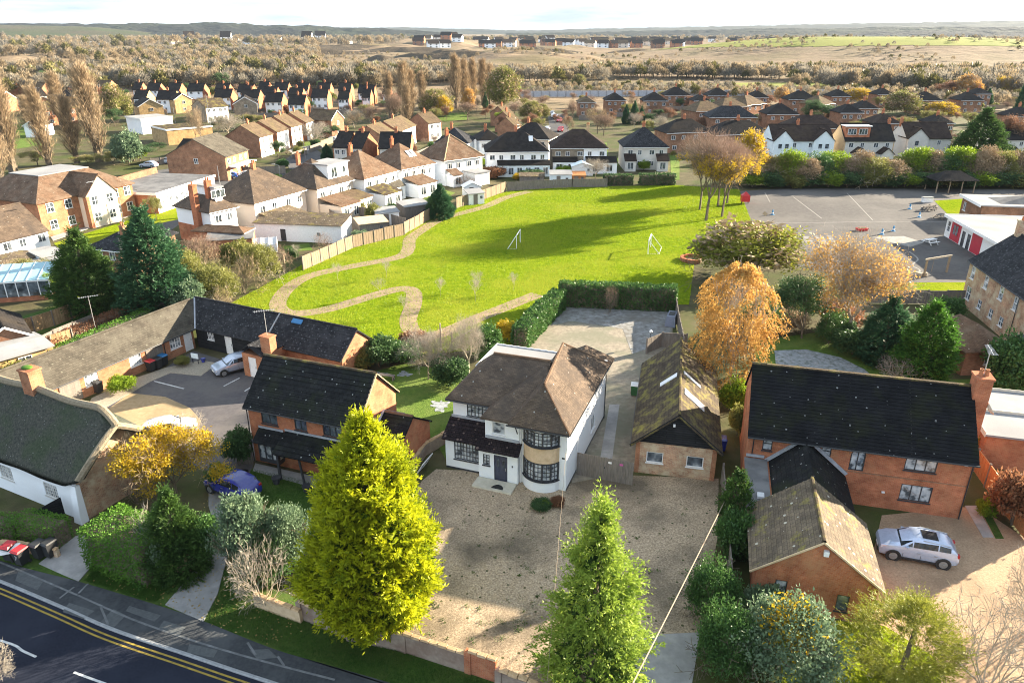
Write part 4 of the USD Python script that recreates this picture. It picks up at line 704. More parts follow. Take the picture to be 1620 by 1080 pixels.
for i in range(int(kl.length / 0.915)):
    a, b = kl.interpolate(i * 0.915 + 0.006), kl.interpolate((i + 1) * 0.915 - 0.006); a, b = np.array(a.coords[0]) - kerb[0], np.array(b.coords[0]) - kerb[0]; d = (b - a) / np.linalg.norm(b - a); n = np.array([-d[1], d[0]])
    q = MB(); q.hull([(*(p + n * w), z) for p in (a, b) for w, z in ((-0.075, -0.1), (0.075, -0.1), (0.075, 0.118), (-0.05, 0.118), (-0.075, 0.09))]); q.build('kerb_stone', 'kerb_stone', ks)
ribbon('yellow_line', off(kerb, 0.36), 0.10, 0.018, 'yellow_paint', 'outer of the double yellow lines along the kerb', kind_='structure'); ribbon('yellow_line', off(kerb, 0.62), 0.10, 0.018, 'yellow_paint', kind_='structure')
ribbon('lane_dash', smooth_line([(-160, 970), (5, 1014), (42, 1032), (125, 1066), (250, 1110)]), 0.12, 0.018, 'road_paint', dash=(3.0, 2.6, 1.1), kind_='structure')
fl = smooth_line([(0, 891), (30, 903), (123, 943), (207, 980), (300, 1013), (400, 1043), (530, 1077)]); ribbon('footway_line', fl, 0.11, 0.108, 'worn_line', kind_='structure')
for a, b in (((95, 948), (118, 930)), ((125, 940), (140, 925)), ((405, 1038), (392, 1018)), ((450, 1055), (440, 1040)), ((160, 962), (172, 990))): ribbon('footway_line', [at(*a)[:2], at(*b)[:2]], 0.11, 0.112, 'worn_line', kind_='structure')
for p in ([(160, 985), (180, 965), (200, 975), (178, 997)], [(205, 960), (255, 975), (245, 985), (200, 968)], [(260, 983), (294, 994), (284, 1006), (252, 995)], [(395, 1030), (425, 1028), (440, 1042), (408, 1045)], [(30, 905), (70, 920), (60, 935), (25, 920)], [(300, 1020), (345, 1030), (338, 1042), (296, 1034)], [(110, 955), (150, 968), (135, 980), (100, 968)]):
    sheet('footway_patch', p, 0.106, 'footway_patch')
sheet('cottage_drive', [(62, 893), (120, 850), (150, 842), (160, 880), (125, 921), (95, 908)], 0.115, 'concrete', thick=0.25)
sheet('drive_entrance', [(262, 958), (322, 985), (345, 940), (360, 880), (320, 890), (290, 925)], 0.118, 'concrete', thick=0.25)
scatter_blades('verge_blades', 'shaded grass blades and tufts on the roadside verge', [at(*p)[:2] for p in ((133, 920), (247, 955), (290, 905), (240, 920), (160, 890))], 9000, 0.13, 'grass_blade', z=0.06)
scatter_blades('verge_blades', 'rough grass blades on the long verge below the brick wall', [at(*p)[:2] for p in ((322, 984), (433, 1025), (560, 1064), (760, 1128), (820, 1100), (600, 1020), (470, 975), (355, 930))], 20000, 0.13, 'grass_blade', z=0.06, seed=4)
scatter_blades('lawn_blades', 'grass blades on the small front lawn of the red brick house', [at(*p)[:2] for p in ((398, 742), (500, 765), (520, 850), (460, 840), (400, 800), (385, 770))], 12000, 0.10, 'grass_blade', z=0.03, seed=5)
_r = R(21); _v = []
for _ in range(95):
    c = at(_r.uniform(640, 880), _r.triangular(800, 1010, 1020)) if _ < 72 else at(_r.uniform(880, 1110), _r.uniform(790, 960)); k = int(_r.integers(10, 40)); q = np.c_[c[:2] + _r.normal(size=(k, 2)) * _r.uniform(0.05, 0.16), np.full(k, 0.02)]; _v.append(rhombs(q, _r.normal(size=(k, 3)) * 0.6 + [0, 0, 0.8], 0.10 * _r.uniform(0.5, 1.4, k), 0.03, _r))
_v = join(_v); tag(put('/World/gravel_weeds', _v[0], tri(_v[1]), 'grass_blade'), 'small dark weeds and moss tufts growing in the front gravel', 'weeds', None, 'stuff')
scatter_blades('fallen_leaves', 'pale fallen leaves strewn over verge and drive', [at(*p)[:2] for p in ((130, 915), (322, 985), (433, 1025), (480, 1000), (370, 880), (400, 770), (335, 745), (300, 860))], 700, 0.12, 'fallen_leaf', 'fallen leaves', 6, 0.14, 0.08, True)
scatter_blades('field_blades', 'coarse tufts of grass catching the light across the playing field', [at(*p)[:2] for p in field], 60000, 0.22, 'lime_leaf', z=0.02, seed=8, w=0.06)

# ------------------------------------------------------------------ the white house in the middle
h = House('white_house', 'white rendered house with a hipped brown roof and a curved two storey bay', at(706, 738), -20)
h.wall(0, 2.75, 0.02, 3.0, 2.75, 'white_render').wall(2.75, 5.62, -0.45, 3.0, 2.75, 'white_render').wall(0.1, 5.5, 1.3, 7.2, 4.95, 'white_render').wall(3.12, 5.6, -0.1, 1.4, 4.95, 'white_render', 2.9).wall(5.5, 8.95, 0.0, 11.4, 4.95, 'white_render')
arc = lambda cx, cy, r, a0, a1, n: [(cx + r * math.sin(t), cy - r * math.cos(t)) for t in np.linspace(math.radians(a0), math.radians(a1), n)]
BX, BY, BR = 7.17, 0.66, 1.46
bay = arc(BX, BY, BR, -62, 62, 21)
def bay_solid(z0, z1, r): a = arc(BX, BY, r, -62, 62, 21); return m3.Manifold.hull_points(np.array([(x, y, z) for x, y in a + [(a[0][0], 0.5), (a[-1][0], 0.5)] for z in (z0, z1)]))
h.walls['white_render'] += [bay_solid(0, 0.86, BR), bay_solid(4.66, 4.95, BR - 0.02)]
h.walls['tan_panel'] = [bay_solid(2.28, 3.5, BR - 0.03)]
h.walls['dark_frame'] = [bay_solid(0.86, 2.28, BR - 0.22), bay_solid(3.5, 4.66, BR - 0.22)]
h.win('f', 1.3, 2.05, 3.72, 1.75, 1.05, 3, 1, 'dark_frame', 'curtained', (1, 2)).win('f', 0.02, 1.62, 0.85, 1.9, 1.4, 4, 1, 'dark_frame', 'curtained', (1, 3)).win('f', -0.1, 4.12, 3.55, 0.95, 0.95, 1, 1, 'white_frame', 'curtained').win('f', -0.45, 3.32, 1.15, 0.5, 0.85, 1, 1, 'dark_frame', 'curtained', (1, 2))
h.win('r', 8.95, 4.2, 1.1, 0.8, 1.1, 1, 2).win('r', 8.95, 7.3, 0.9, 1.1, 1.2, 2, 1).win('r', 8.95, 5.6, 3.6, 0.9, 1.0, 2, 1).win('r', 8.95, 9.2, 3.6, 1.0, 1.0, 2, 1).win('l', 0.1, -3.5, 1, 1, 1) if False else None
h.win('r', 8.95, 7.3, 0.9, 1.1, 1.2, 2, 1).win('r', 8.95, 5.6, 3.6, 0.9, 1.0, 2, 1).win('r', 8.95, 9.2, 3.6, 1.0, 1.0, 2, 1)
h.door('f', -0.45, 4.38, 0.98, 2.1, 'slate_door')
h.hip(0.1, 6.6, 1.35, 7.2, 5.06, 7.55, 2.15, 6.4, 4.15, 4.2, 'house_tile', 0.42).hip(3.5, 8.6, -0.35, 6.5, 5.05, 7.45, 6.3, 6.35, 3.6, 3.7, 'house_tile', 0.43)
h.hip(5.5, 8.95, -0.6, 10.2, 5.04, 7.5, 7.1, 6.3, 0.65, 7.7, 'house_tile', 0.4).hip(5.6, 8.9, 9.0, 12.6, 4.55, 6.1, 7.2, 7.2, 9.9, 11.2, 'house_tile', 0.3)
h.part('ridge', 'brown_tile', lambda b: (b.tube([(2.15, 4.15, 7.57), (6.4, 4.2, 7.57)], 0.1), b.tube([(7.1, 0.65, 7.52), (6.3, 7.7, 7.52)], 0.1), b.tube([(7.1, 0.65, 7.52), (9.33, -0.98, 5.07)], 0.08), b.tube([(6.3, 7.7, 7.52), (9.33, 10.58, 5.07)], 0.08)))
h.slopes([[(-0.12, -0.32, 2.5), (2.95, -0.32, 2.5), (2.95, 1.32, 3.5), (-0.12, 1.32, 3.5)]], 'plum_tile', 'porch_roof', 0.1, 0.28, 0.05)
h.slopes([[(2.62, -0.85, 2.48), (5.8, -0.85, 2.48), (5.8, -0.08, 3.15), (2.62, -0.08, 3.15)]], 'plum_tile', 'porch_roof', 0.1, 0.28, 0.05)
h.part('lead_flashing', 'lead', lambda b: (b.box(0.0, 3.1, 1.22, 1.298, 3.5, 3.68), b.box(3.14, 5.6, -0.16, -0.102, 3.16, 3.36)))
for z0, z1, tag_ in ((0.88, 2.26, 'lower'), (3.52, 4.64, 'upper')):                    # curved bay windows: five lights, leaded bars
    b = MB(); A = arc(BX, BY, BR - 0.05, -60, 60, 6)
    for x, y in A: b.box(x - 0.05, x + 0.05, y - 0.05, y + 0.05, z0, z1)
    for (x0, y0), (x1, y1) in zip(A[:-1], A[1:]):
        for z in (z0 + 0.04, z1 - 0.04): b.bar((x0, y0, z), (x1, y1, z), 0.09, 0.08)
        for k in (1, 2, 3): z = z0 + (z1 - z0) * k / 4; b.bar((x0, y0, z), (x1, y1, z), 0.035, 0.035)
        b.bar(((x0 + x1) / 2, (y0 + y1) / 2, z0), ((x0 + x1) / 2, (y0 + y1) / 2, z1), 0.035)
    w = b.build('bay_window', 'dark_frame', h.t, label=f'{tag_} curved bay window with dark glazing bars')
    for (x0, y0), (x1, y1) in zip(A[:-1], A[1:]):
        n = np.array([y1 - y0, x0 - x1, 0]); n /= np.linalg.norm(n); n = -n if n[1] < 0 else n; q = MB(); p = np.array([[x0, y0, z0 + .08], [x1, y1, z0 + .08], [x0, y0, z1 - .08], [x1, y1, z1 - .08]]) + n * 0.02; q.hull(np.vstack([p, p + n * 0.02])); q.build('pane', 'curtained', w)
    a = arc(BX, BY, BR + 0.04, -61, 61, 15); q = MB()
    for p0, p1 in zip(a[:-1], a[1:]): q.bar((*p0, z0 - 0.02), (*p1, z0 - 0.02), 0.1, 0.06)
    q.build('sill', 'dark_frame', w)
h.wall(-0.15, 5.4, 7.0, 11.1, 4.85, 'white_render').part('flat_roof', 'felt', lambda b: b.box(-0.35, 5.4, 6.7, 11.3, 4.852, 5.0)); h.part('fascia', 'white_frame', lambda b: (b.box(-0.41, -0.352, 6.7, 11.36, 4.76, 5.08), b.box(-0.35, 5.4, 11.302, 11.36, 4.76, 5.08)))
h.gutter([(-0.3, 0.86, 4.95), (3.05, 0.86, 4.95)]).gutter([(5.0, -1.05, 4.93), (9.35, -1.05, 4.93)]).gutter([(9.4, -1.0, 4.93), (9.4, 10.5, 4.93)]).downpipe(9.02, 2.6, 0, 4.9, 'white_frame').downpipe(5.72, -0.08, 0, 4.85, 'white_frame').downpipe(9.02, 10.9, 0, 4.9)
h.part('bracket_lamp', 'dark_frame', lambda b: (b.bar((5.35, -0.16, 4.35), (5.62, -0.5, 4.1), 0.06), b.box(8.55, 8.75, -0.14, -0.002, 4.5, 4.62))); h.part('plinth', 'dark_frame', lambda b: (b.box(0.003, 2.74, -0.012, 0.018, 0.0, 0.14), b.box(2.76, 5.61, -0.48, -0.452, 0, 0.10), b.box(8.952, 8.98, 0.0, 11.4, 0, 0.14)))
h.part('number_plaque', 'dark_frame', lambda b: b.box(8.62, 8.82, -0.02, -0.003, 2.5, 2.62)); h.part('number_plaque', 'dark_frame', lambda b: b.box(5.2, 5.28, -0.47, -0.453, 1.35, 1.5)); h.done()
st = thing('doorstep', 'pale stone slab step in front of the blue grey front door', 'doorstep', h.t.GetAttribute('xformOp:translate').Get(), -20)
for i in range(4):
    for j in range(2): MB().box(2.72 + i * 0.72, 3.43 + i * 0.72, -1.72 + j * 0.6, -1.13 + j * 0.6, 0.0, 0.15 - 0.004 * ((i + j) % 2)).build('slab', 'slab', st)
p_ = lambda o, rot, x, y: (o[0] + x * math.cos(math.radians(rot)) - y * math.sin(math.radians(rot)), o[1] + x * math.sin(math.radians(rot)) + y * math.cos(math.radians(rot)))
W0 = at(706, 738)
m_ = thing('doormat', 'dark half round doormat on the pale doorstep', 'doormat', (*p_(W0, -20, 4.5, -1.55), 0.151), -20)
MB().prism([(0.42 * math.cos(t), 0.5 * math.sin(t)) for t in np.linspace(0, math.pi, 14)], 0, 0.02).build('mat', 'rubber', m_)

# ------------------------------------------------------------------ brick annexe with the black gable
A0 = at(1003, 746); h = House('annexe', 'old brick outbuilding with a mossy gabled roof and black boarded gable', A0, -12.5, 'outbuilding')
h.wall(0, 5.5, 0, 13.4, 2.55, 'old_brick'); h.walls['black_tile'] = []
h.win('f', 0, 1.35, 0.95, 1.15, 0.85, 1, 1, 'white_frame', 'glass').win('f', 0, 4.1, 0.95, 1.15, 0.85, 1, 1, 'white_frame', 'glass')
h.walls.pop('black_tile'); h.solid([(0.05, y, 2.56) for y in (-0.06, 13.3)] + [(5.45, y, 2.56) for y in (-0.06, 13.3)] + [(2.75, y, 4.85) for y in (-0.06, 13.3)], 'weatherboard')
h.gable_roof(0, 5.5, -0.1, 13.3, 2.62, 4.95, 'mossy_tile', 'y', 0.35, 0.25, 0.3, 0.1, 'mossy_tile')
h.part('rooflight', 'rooflight', lambda b: b.hull([(x, y, 2.62 + (x) * 0.847 + dz) for x in (1.3, 2.5) for y in (6.3, 6.9) for dz in (0.08, 0.16)])); h.part('rooflight', 'rooflight', lambda b: b.hull([(x, y, 2.62 + (5.5 - x) * 0.847 + dz) for x in (3.1, 4.6) for y in (3.6, 4.5) for dz in (0.08, 0.16)])); h.part('rooflight', 'rooflight', lambda b: b.hull([(x, y, 2.62 + (5.5 - x) * 0.847 + dz) for x in (3.0, 4.4) for y in (7.0, 7.4) for dz in (0.08, 0.16)]))
h.part('quoin', 'orange_brick', lambda b: (b.box(-0.012, 0.3, -0.014, 0.3, 0, 2.5), b.box(5.2, 5.512, -0.014, 0.3, 0, 2.5))); h.part('bargeboard', 'weatherboard', lambda b: (b.bar((-0.4, -0.3, 2.32), (2.75, -0.3, 4.98), 0.05, 0.2), b.bar((5.9, -0.3, 2.32), (2.75, -0.3, 4.98), 0.05, 0.2)))
h.part('lamp', 'white_frame', lambda b: b.box(2.4, 2.55, -0.2, -0.07, 4.05, 4.25)); h.gutter([(-0.38, -0.3, 2.28), (-0.38, 13.5, 2.28)]); h.done()

# ------------------------------------------------------------------ the red brick house on the left, behind the golden conifer
R0 = at(405, 728); h = House('red_brick_house', 'small red brick house with a black tiled roof speckled with lichen', R0, -20)
h.gable(0, 9.0, 0, 5.2, 4.85, 7.3, 'red_brick').gable(9.0, 11.3, 0.7, 5.9, 2.35, 4.0, 'red_brick')
h.win('f', 0, 1.75, 3.35, 1.35, 1.15, 2, 1, 'dark_frame', 'glass').win('f', 0, 4.35, 3.35, 1.0, 1.15, 2, 1, 'dark_frame', 'glass').win('f', 0, 6.9, 3.35, 1.5, 1.15, 3, 1, 'dark_frame', 'glass')
h.gable_roof(0, 9.0, 0, 5.2, 4.85, 7.3, 'black_tile', 'x', 0.38, 0.12, 0.345, 0.12, 'mossy_tile').gable_roof(9.02, 11.3, 0.7, 5.9, 2.35, 4.0, 'black_tile', 'x', 0.3, 0.08, 0.345, 0.1, 'brown_tile', 'garage_roof')
h.door('f', 0, 5.9, 0.9, 2.05, 'door_red').part('box_bay', 'dark_frame', lambda b: (b.box(0.95, 2.65, -0.62, -0.002, 0.55, 0.85), b.box(0.95, 2.65, -0.62, -0.002, 2.1, 2.25), *[b.box(0.95 + k * 0.533, 1.05 + k * 0.533, -0.62, -0.52, 0.85, 2.1) for k in range(4)], *[b.box(x, x + 0.1, -0.12, -0.02, 0.85, 2.1) for x in (0.95, 2.55)]))
bb = stage.GetPrimAtPath(str(h.t.GetPath()) + '/box_bay')
for k in range(3): MB().box(1.05 + k * 0.533, 1.483 + k * 0.533, -0.58, -0.56, 0.86, 2.09).build('pane', 'curtained', bb)
for x in (0.99, 2.59): MB().box(x, x + 0.02, -0.5, -0.12, 0.86, 2.09).build('pane', 'curtained', bb)
MB().box(1.06, 2.54, -0.5, -0.01, 0.86, 1.0).build('window_board', 'white_frame', bb)
h.slopes([[(0.75, -0.95, 2.2), (2.85, -0.95, 2.2), (2.85, -0.02, 2.95), (0.75, -0.02, 2.95)]], 'black_tile', 'bay_roof', 0.08, 0.3).slopes([[(3.0, -1.75, 2.2), (7.6, -1.75, 2.2), (7.6, -0.02, 3.1), (3.0, -0.02, 3.1)]], 'black_tile', 'porch_roof', 0.1, 0.34)
h.part('lead_flashing', 'lead', lambda b: (b.box(0.75, 2.85, -0.08, -0.003, 2.96, 3.1), b.box(3.0, 7.6, -0.08, -0.003, 3.11, 3.26))); h.part('post', 'dark_frame', lambda b: b.box(3.2, 3.36, -1.6, -1.44, 0, 2.25)); h.part('post', 'dark_frame', lambda b: b.box(7.1, 7.26, -1.6, -1.44, 0, 2.25)); h.part('post', 'dark_frame', lambda b: b.bar((5.25, -1.5, 0.0), (5.0, -1.5, 2.2), 0.12))
h.part('verge_trim', 'coping', lambda b: (b.bar((9.13, -0.35, 4.55), (9.13, 2.6, 7.36), 0.1, 0.06), b.bar((9.13, 5.5, 4.6), (9.13, 2.6, 7.36), 0.1, 0.06))); h.part('alarm_box', 'white_frame', lambda b: b.box(2.95, 3.2, -0.08, -0.002, 4.2, 4.45)); h.gutter([(-0.1, -0.42, 4.5), (9.1, -0.42, 4.5)]).downpipe(-0.08, -0.07, 0, 4.5)
h.chimney(0.5, 3.2, 6.2, 8.0, 0.9, 0.6, 'orange_brick', 0) if False else None
h.part('lead_flashing', 'lead', lambda b: (b.bar((9.08, 0.5, 2.5), (9.08, 3.3, 4.2), 0.15, 0.06), b.bar((9.08, 6.1, 2.5), (9.08, 3.3, 4.2), 0.15, 0.06))); h.done()
cf = thing('cold_frame', 'glazed cold frame leaning by the brick garage wall', 'cold frame', (*p_(R0, -20, 11.9, 3.2), 0), -20)
MB().bar((0, -0.8, 0.05), (0, 0.8, 0.05), 0.06).bar((0.5, -0.8, 0.9), (0.5, 0.8, 0.9), 0.06).bar((0, -0.8, 0.05), (0.5, -0.8, 0.9), 0.06).bar((0, 0.8, 0.05), (0.5, 0.8, 0.9), 0.06).bar((0, 0, 0.05), (0.5, 0, 0.9), 0.05).build('frame', 'white_frame', cf); MB().hull([(0.01, y, 0.05) for y in (-0.75, 0.75)] + [(0.49, y, 0.9) for y in (-0.75, 0.75)] + [(0.5, y, 0.87) for y in (-0.75, 0.75)]).build('pane', 'glass', cf)

# ------------------------------------------------------------------ the big brick house on the right and its wing
B0 = at(1527, 822); h = House('large_brick_house', 'large red brick house with a wide blue black tiled roof', B0, -15)
h.gable(-13.85, -0.35, 0, 7.2, 4.65, 7.75, 'red_brick')
h.win('f', 0, -12.6, 3.2, 0.62, 1.0, 1, 2, 'dark_frame', 'curtained').win('f', 0, -8.95, 3.2, 0.62, 1.0, 1, 2, 'dark_frame', 'curtained').win('f', 0, -3.3, 3.1, 1.85, 1.1, 3, 1, 'dark_frame', 'curtained').win('f', 0, -3.2, 0.85, 1.85, 1.2, 3, 1, 'dark_frame', 'curtained')
h.gable_roof(-13.85, -0.35, 0, 7.2, 4.65, 7.75, 'blue_black_tile', 'x', 0.5, 0.1, 0.24, 0.12, 'mossy_tile')
aw = [(0.45 * math.cos(t), 1.15 + 0.45 * math.sin(t)) for t in np.linspace(0, math.pi, 13)]; ow = [(-0.45, 0)] + [(0.45, 0)] + aw
arch = Polygon(ow); T = np.array([[1, 0, 0, -7.0], [0, 0, -1, 0], [0, 1, 0, 2.55], [0, 0, 0, 1.0]])
ext = lambda pg, z0, z1: (lambda m: (m.apply_translation([0, 0, z0]), m)[1])(trimesh.creation.extrude_polygon(pg, z1 - z0, engine='earcut'))
h.cuts.append(m3.Manifold(m3.Mesh(np.array((lambda v: v @ T[:3, :3].T + T[:3, 3])(ext(arch, -0.14, 0.2).vertices), np.float32), np.array(ext(arch, -0.14, 0.2).faces, np.uint32))))
q = MB(); q.add(ext(arch.difference(arch.buffer(-0.07)), -0.10, -0.03), None, T); q.add(ext(affinity.scale(Polygon([(-0.03, 0.05), (0.03, 0.05), (0.03, 1.55), (-0.03, 1.55)]), 1, 1), -0.098, -0.035), None, T); aw_ = q.build('arched_window', 'dark_frame', h.t, label='tall arched window with a dark frame')
for sx in (-1, 1): q = MB(); q.add(ext(arch.buffer(-0.07).intersection(Polygon([(0.031 * sx, 0), (sx, 0), (sx, 2), (0.031 * sx, 2)])), -0.09, -0.07), None, T); q.build('pane', 'curtained', aw_)
q = MB(); q.add(ext(Polygon([(0.56 * math.cos(t), 1.15 + 0.56 * math.sin(t)) for t in np.linspace(0, math.pi, 13)] + [(0.47 * math.cos(t), 1.15 + 0.47 * math.sin(t)) for t in np.linspace(math.pi, 0, 13)]), 0.002, 0.02), None, T); q.build('arch_brick', 'orange_brick', aw_)
h.part('string_course', 'brown_brick', lambda b: b.box(-8.1, -0.34, -0.025, -0.001, 2.42, 2.50)); h.chimney(0.05, 3.4, 0, 8.6, 0.95, 1.1, 'red_brick', 2); h.gutter([(-13.95, -0.55, 4.28), (-0.25, -0.55, 4.28)]).downpipe(-13.5, -0.06, 2.7, 4.3).downpipe(-0.42, -0.06, 0, 4.3)
h.part('verge_trim', 'coping', lambda b: b.box(-13.0, -0.9, 3.52, 3.66, 7.86, 7.93)); h.part('lamp', 'white_frame', lambda b: b.box(-0.95, -0.75, -0.2, -0.002, 4.0, 4.15)); h.part('lamp', 'white_frame', lambda b: b.box(-5.2, -5.0, -0.1, -0.002, 1.2, 1.3))
h.gable(-12.3, -8.3, -5.5, 0.1, 2.2, 3.9, 'red_brick', 'y').slopes([[(-12.75, 0.0, 2.05), (-12.75, -5.6, 2.05), (-10.3, -5.6, 4.36), (-10.3, 0.0, 4.36)], [(-7.5, -5.6, 2.0), (-7.5, 0.0, 2.0), (-10.3, 0.0, 4.36), (-10.3, -5.6, 4.36)]], 'black_tile', 'link_roof')
h.part('lead_flashing', 'lead', lambda b: (b.bar((-12.75, -0.06, 2.28), (-10.3, -0.06, 4.56), 0.1, 0.22), b.bar((-7.5, -0.06, 2.22), (-10.3, -0.06, 4.56), 0.1, 0.22), b.box(-13.85, -12.7, -0.1, -0.003, 2.62, 2.8)))
h.wall(-13.8, -12.31, -5.6, -0.002, 2.4, 'red_brick').part('flat_roof', 'dark_felt', lambda b: b.box(-13.95, -12.5, -5.9, -0.12, 2.402, 2.55)); h.part('rooflight', 'rooflight', lambda b: b.box(-13.3, -12.9, -4.9, -4.4, 2.552, 2.72))
h.gable(-13.55, -7.5, -11.35, -5.52, 2.45, 4.75, 'red_brick', 'y').gable_roof(-13.55, -7.5, -11.35, -5.5, 2.45, 4.75, 'garage_tile', 'y', 0.35, 0.12, 0.3, 0.1, 'mossy_tile', 'wing_roof')
h.win('f', -11.35, -12.2, 0.85, 0.62, 1.05, 1, 1, 'dark_frame', 'curtained').win('f', -11.35, -9.05, 0.55, 0.62, 1.05, 1, 1, 'dark_frame', 'glass'); h.part('lamp', 'white_frame', lambda b: b.box(-10.45, -10.2, -11.55, -11.352, 4.0, 4.3)); h.part('bargeboard', 'tan_panel', lambda b: (b.bar((-13.9, -11.5, 2.24), (-10.52, -11.5, 4.8), 0.04, 0.1), b.bar((-7.15, -11.5, 2.24), (-10.52, -11.5, 4.8), 0.04, 0.1)))
h.gutter([(-7.1, -11.4, 2.15), (-7.1, -5.5, 2.15)], 'lead').downpipe(-7.6, -11.42, 0, 2.2, 'white_frame') if False else None
h.done()

# ------------------------------------------------------------------ the L of converted barns round the courtyard
C0 = at(310, 550); h = House('barn_conversion', 'long low brick barn range with a grey tiled roof and white windows', C0, 64, 'barn')
h.wall(-19, 0, 0, 4.2, 2.35, 'orange_brick'); ro = 0.06
h.solid([(-19, 0.02, 2.3), (-19, 4.18, 2.3), (-18.85, 0.02, 2.3), (-18.85, 4.18, 2.3), (-19, 2.1, 4.0), (-18.85, 2.1, 4.0)], 'orange_brick')
h.slopes([[(-19.2, -0.35, 2.08), (0.25, -0.35, 2.08), (2.5, 2.1, 4.1), (-19.2, 2.1, 4.1)], [(5.0, 4.55, 2.08), (-19.2, 4.55, 2.08), (-19.2, 2.1, 4.1), (2.5, 2.1, 4.1)]], 'grey_tile', gauge=0.22, lift=0.02)
for u in (-15.4, -11.0, -6.6, -2.2): h.win('f', 0, u, 0.85, 1.25, 1.1, 2, 1, 'white_frame', 'curtained', (1, 1))
for u in (-13.0, -4.6): h.part('boarded_panel', 'old_wood', lambda b, u=u: [b.box(u - 0.9, u + 0.9, -0.06 - 0.012 * (k % 2), -0.002, 0.1 + k * 0.2, 0.295 + k * 0.2) for k in range(10)])
h.door('f', 0, -0.72, 0.95, 2.05, 'white_frame', light=False); h.gutter([(-19.2, -0.4, 2.05), (0, -0.4, 2.05)]).downpipe(-3.5, -0.06, 0, 2.0).part('ridge', 'grey_tile', lambda b: b.tube([(-19.2, 2.1, 4.15), (2.0, 2.1, 4.15)], 0.11))
h.part('parapet', 'coping', lambda b: (b.bar((-19.25, -0.35, 2.2), (-19.25, 2.1, 4.22), 0.16, 0.12), b.bar((-19.25, 4.5, 2.2), (-19.25, 2.1, 4.22), 0.16, 0.12))); h.done()
h = House('barn_conversion', 'black boarded barn range with a frosted slate roof and white door', C0, -26, 'barn')
h.wall(0.05, 8.6, 0.3, 4.8, 2.35, 'weatherboard').wall(8.6, 18.0, 0.3, 4.8, 2.35, 'orange_brick').gable(17.7, 18.0, 0.32, 4.78, 2.36, 4.1, 'orange_brick')
h.slopes([[(0.55, -0.05, 2.1), (9.2, -0.05, 2.1), (9.2, 2.55, 4.18), (-2.0, 2.55, 4.18)], [(9.2, 5.15, 2.1), (-4.6, 5.15, 2.1), (-2.0, 2.55, 4.18), (9.2, 2.55, 4.18)]], 'slate', gauge=0.25, lift=0.02)
h.slopes([[(9.2, -0.12, 2.14), (18.15, -0.12, 2.14), (18.15, 2.55, 4.26), (9.2, 2.55, 4.26)], [(18.15, 5.2, 2.14), (9.2, 5.2, 2.14), (9.2, 2.55, 4.26), (18.15, 2.55, 4.26)]], 'slate', gauge=0.25, lift=0.02)
h.part('parapet', 'felt', lambda b: b.bar((9.2, 0.9, 3.0), (9.2, 2.6, 4.36), 0.14, 0.1)); h.part('valley_lead', 'lead', lambda b: b.bar((0.45, -0.08, 2.16), (-1.98, 2.5, 4.24), 0.14, 0.03)); h.part('ridge', 'slate', lambda b: b.tube([(-2, 2.55, 4.24), (18.15, 2.55, 4.30)], 0.1))
h.win('f', 0.3, 2.0, 1.1, 0.85, 0.9, 2, 1, 'white_frame', 'glass', (1, 1)).win('f', 0.3, 7.9, 0.95, 1.2, 1.0, 2, 1, 'white_frame', 'glass', (1, 2)); h.door('f', 0.3, 4.3, 0.9, 2.05, 'white_frame', light=False)
h.wall(9.05, 11.5, -2.6, 0.31, 2.3, 'orange_brick').slopes([[(8.8, -2.8, 2.45), (8.8, 0.4, 2.45), (10.1, 0.4, 3.3), (10.1, -2.8, 3.3)], [(11.6, 0.4, 2.45), (11.6, -2.8, 2.45), (10.1, -2.8, 3.3), (10.1, 0.4, 3.3)]], 'slate', 'store_roof'); h.door('f', -2.6, 10.2, 0.9, 2.0, 'white_frame', light=False)
h.chimney(11.75, -1.9, 0, 4.05, 1.1, 0.8, 'orange_brick', 0); h.part('rooflight', 'bin_blue', lambda b: b.hull([(x, y, z + d) for x in (11.0, 12.2) for y, z in ((1.95, 3.86), (2.3, 4.14)) for d in (0.03, 0.1)])); h.done()
# ------------------------------------------------------------------ the thatched cottage
T0 = at(0, 770); h = House('thatched_cottage', 'white walled cottage under a steep mossy thatched roof', T0, -26, 'cottage')
h.wall(-8, 8.75, 0, 6.2, 2.75, 'white_render').solid([(8.45, 0.0, 0), (8.8, 0.0, 0), (8.45, 6.2, 0), (8.8, 6.2, 0), (8.45, 0, 2.6), (8.8, 0, 2.6), (8.45, 6.2, 2.6), (8.8, 6.2, 2.6), (8.45, 2.4, 5.2), (8.8, 2.4, 5.2), (8.45, 3.8, 5.2), (8.8, 3.8, 5.2)], 'old_brick')
h.part('buttress', 'white_render', lambda b: b.hull([(8.3, -0.35, 0), (9.0, -0.35, 0), (8.3, 0.2, 0), (9.0, 0.2, 0), (8.45, -0.1, 2.7), (8.95, -0.1, 2.7), (8.45, 0.2, 2.7), (8.95, 0.2, 2.7)]))
xs = np.linspace(-8.6, 9.45, 64); vv, n_ = [], 28
for x in xs:
    e = max(0.0, (x - 8.2) / 1.55); zr = 6.55 - 1.25 * e ** 1.6; k = 1 + 0.012 * math.sin(x * 1.3)
    for t in np.linspace(-1, 1, n_): vv.append((x, 3.1 + t * (3.4 - 0.25 * e), zr - (zr - 2.62 - 0.7 * e) * abs(t) ** 1.12 * k + 0.10 * (1 - abs(t)) * math.sin(x * 0.9)))
    for t in np.linspace(0.86, -0.86, n_): vv.append((x, 3.1 + t * (3.4 - 0.25 * e), zr - 0.36 - (zr - 2.62 - 0.7 * e) * abs(t) ** 1.12))
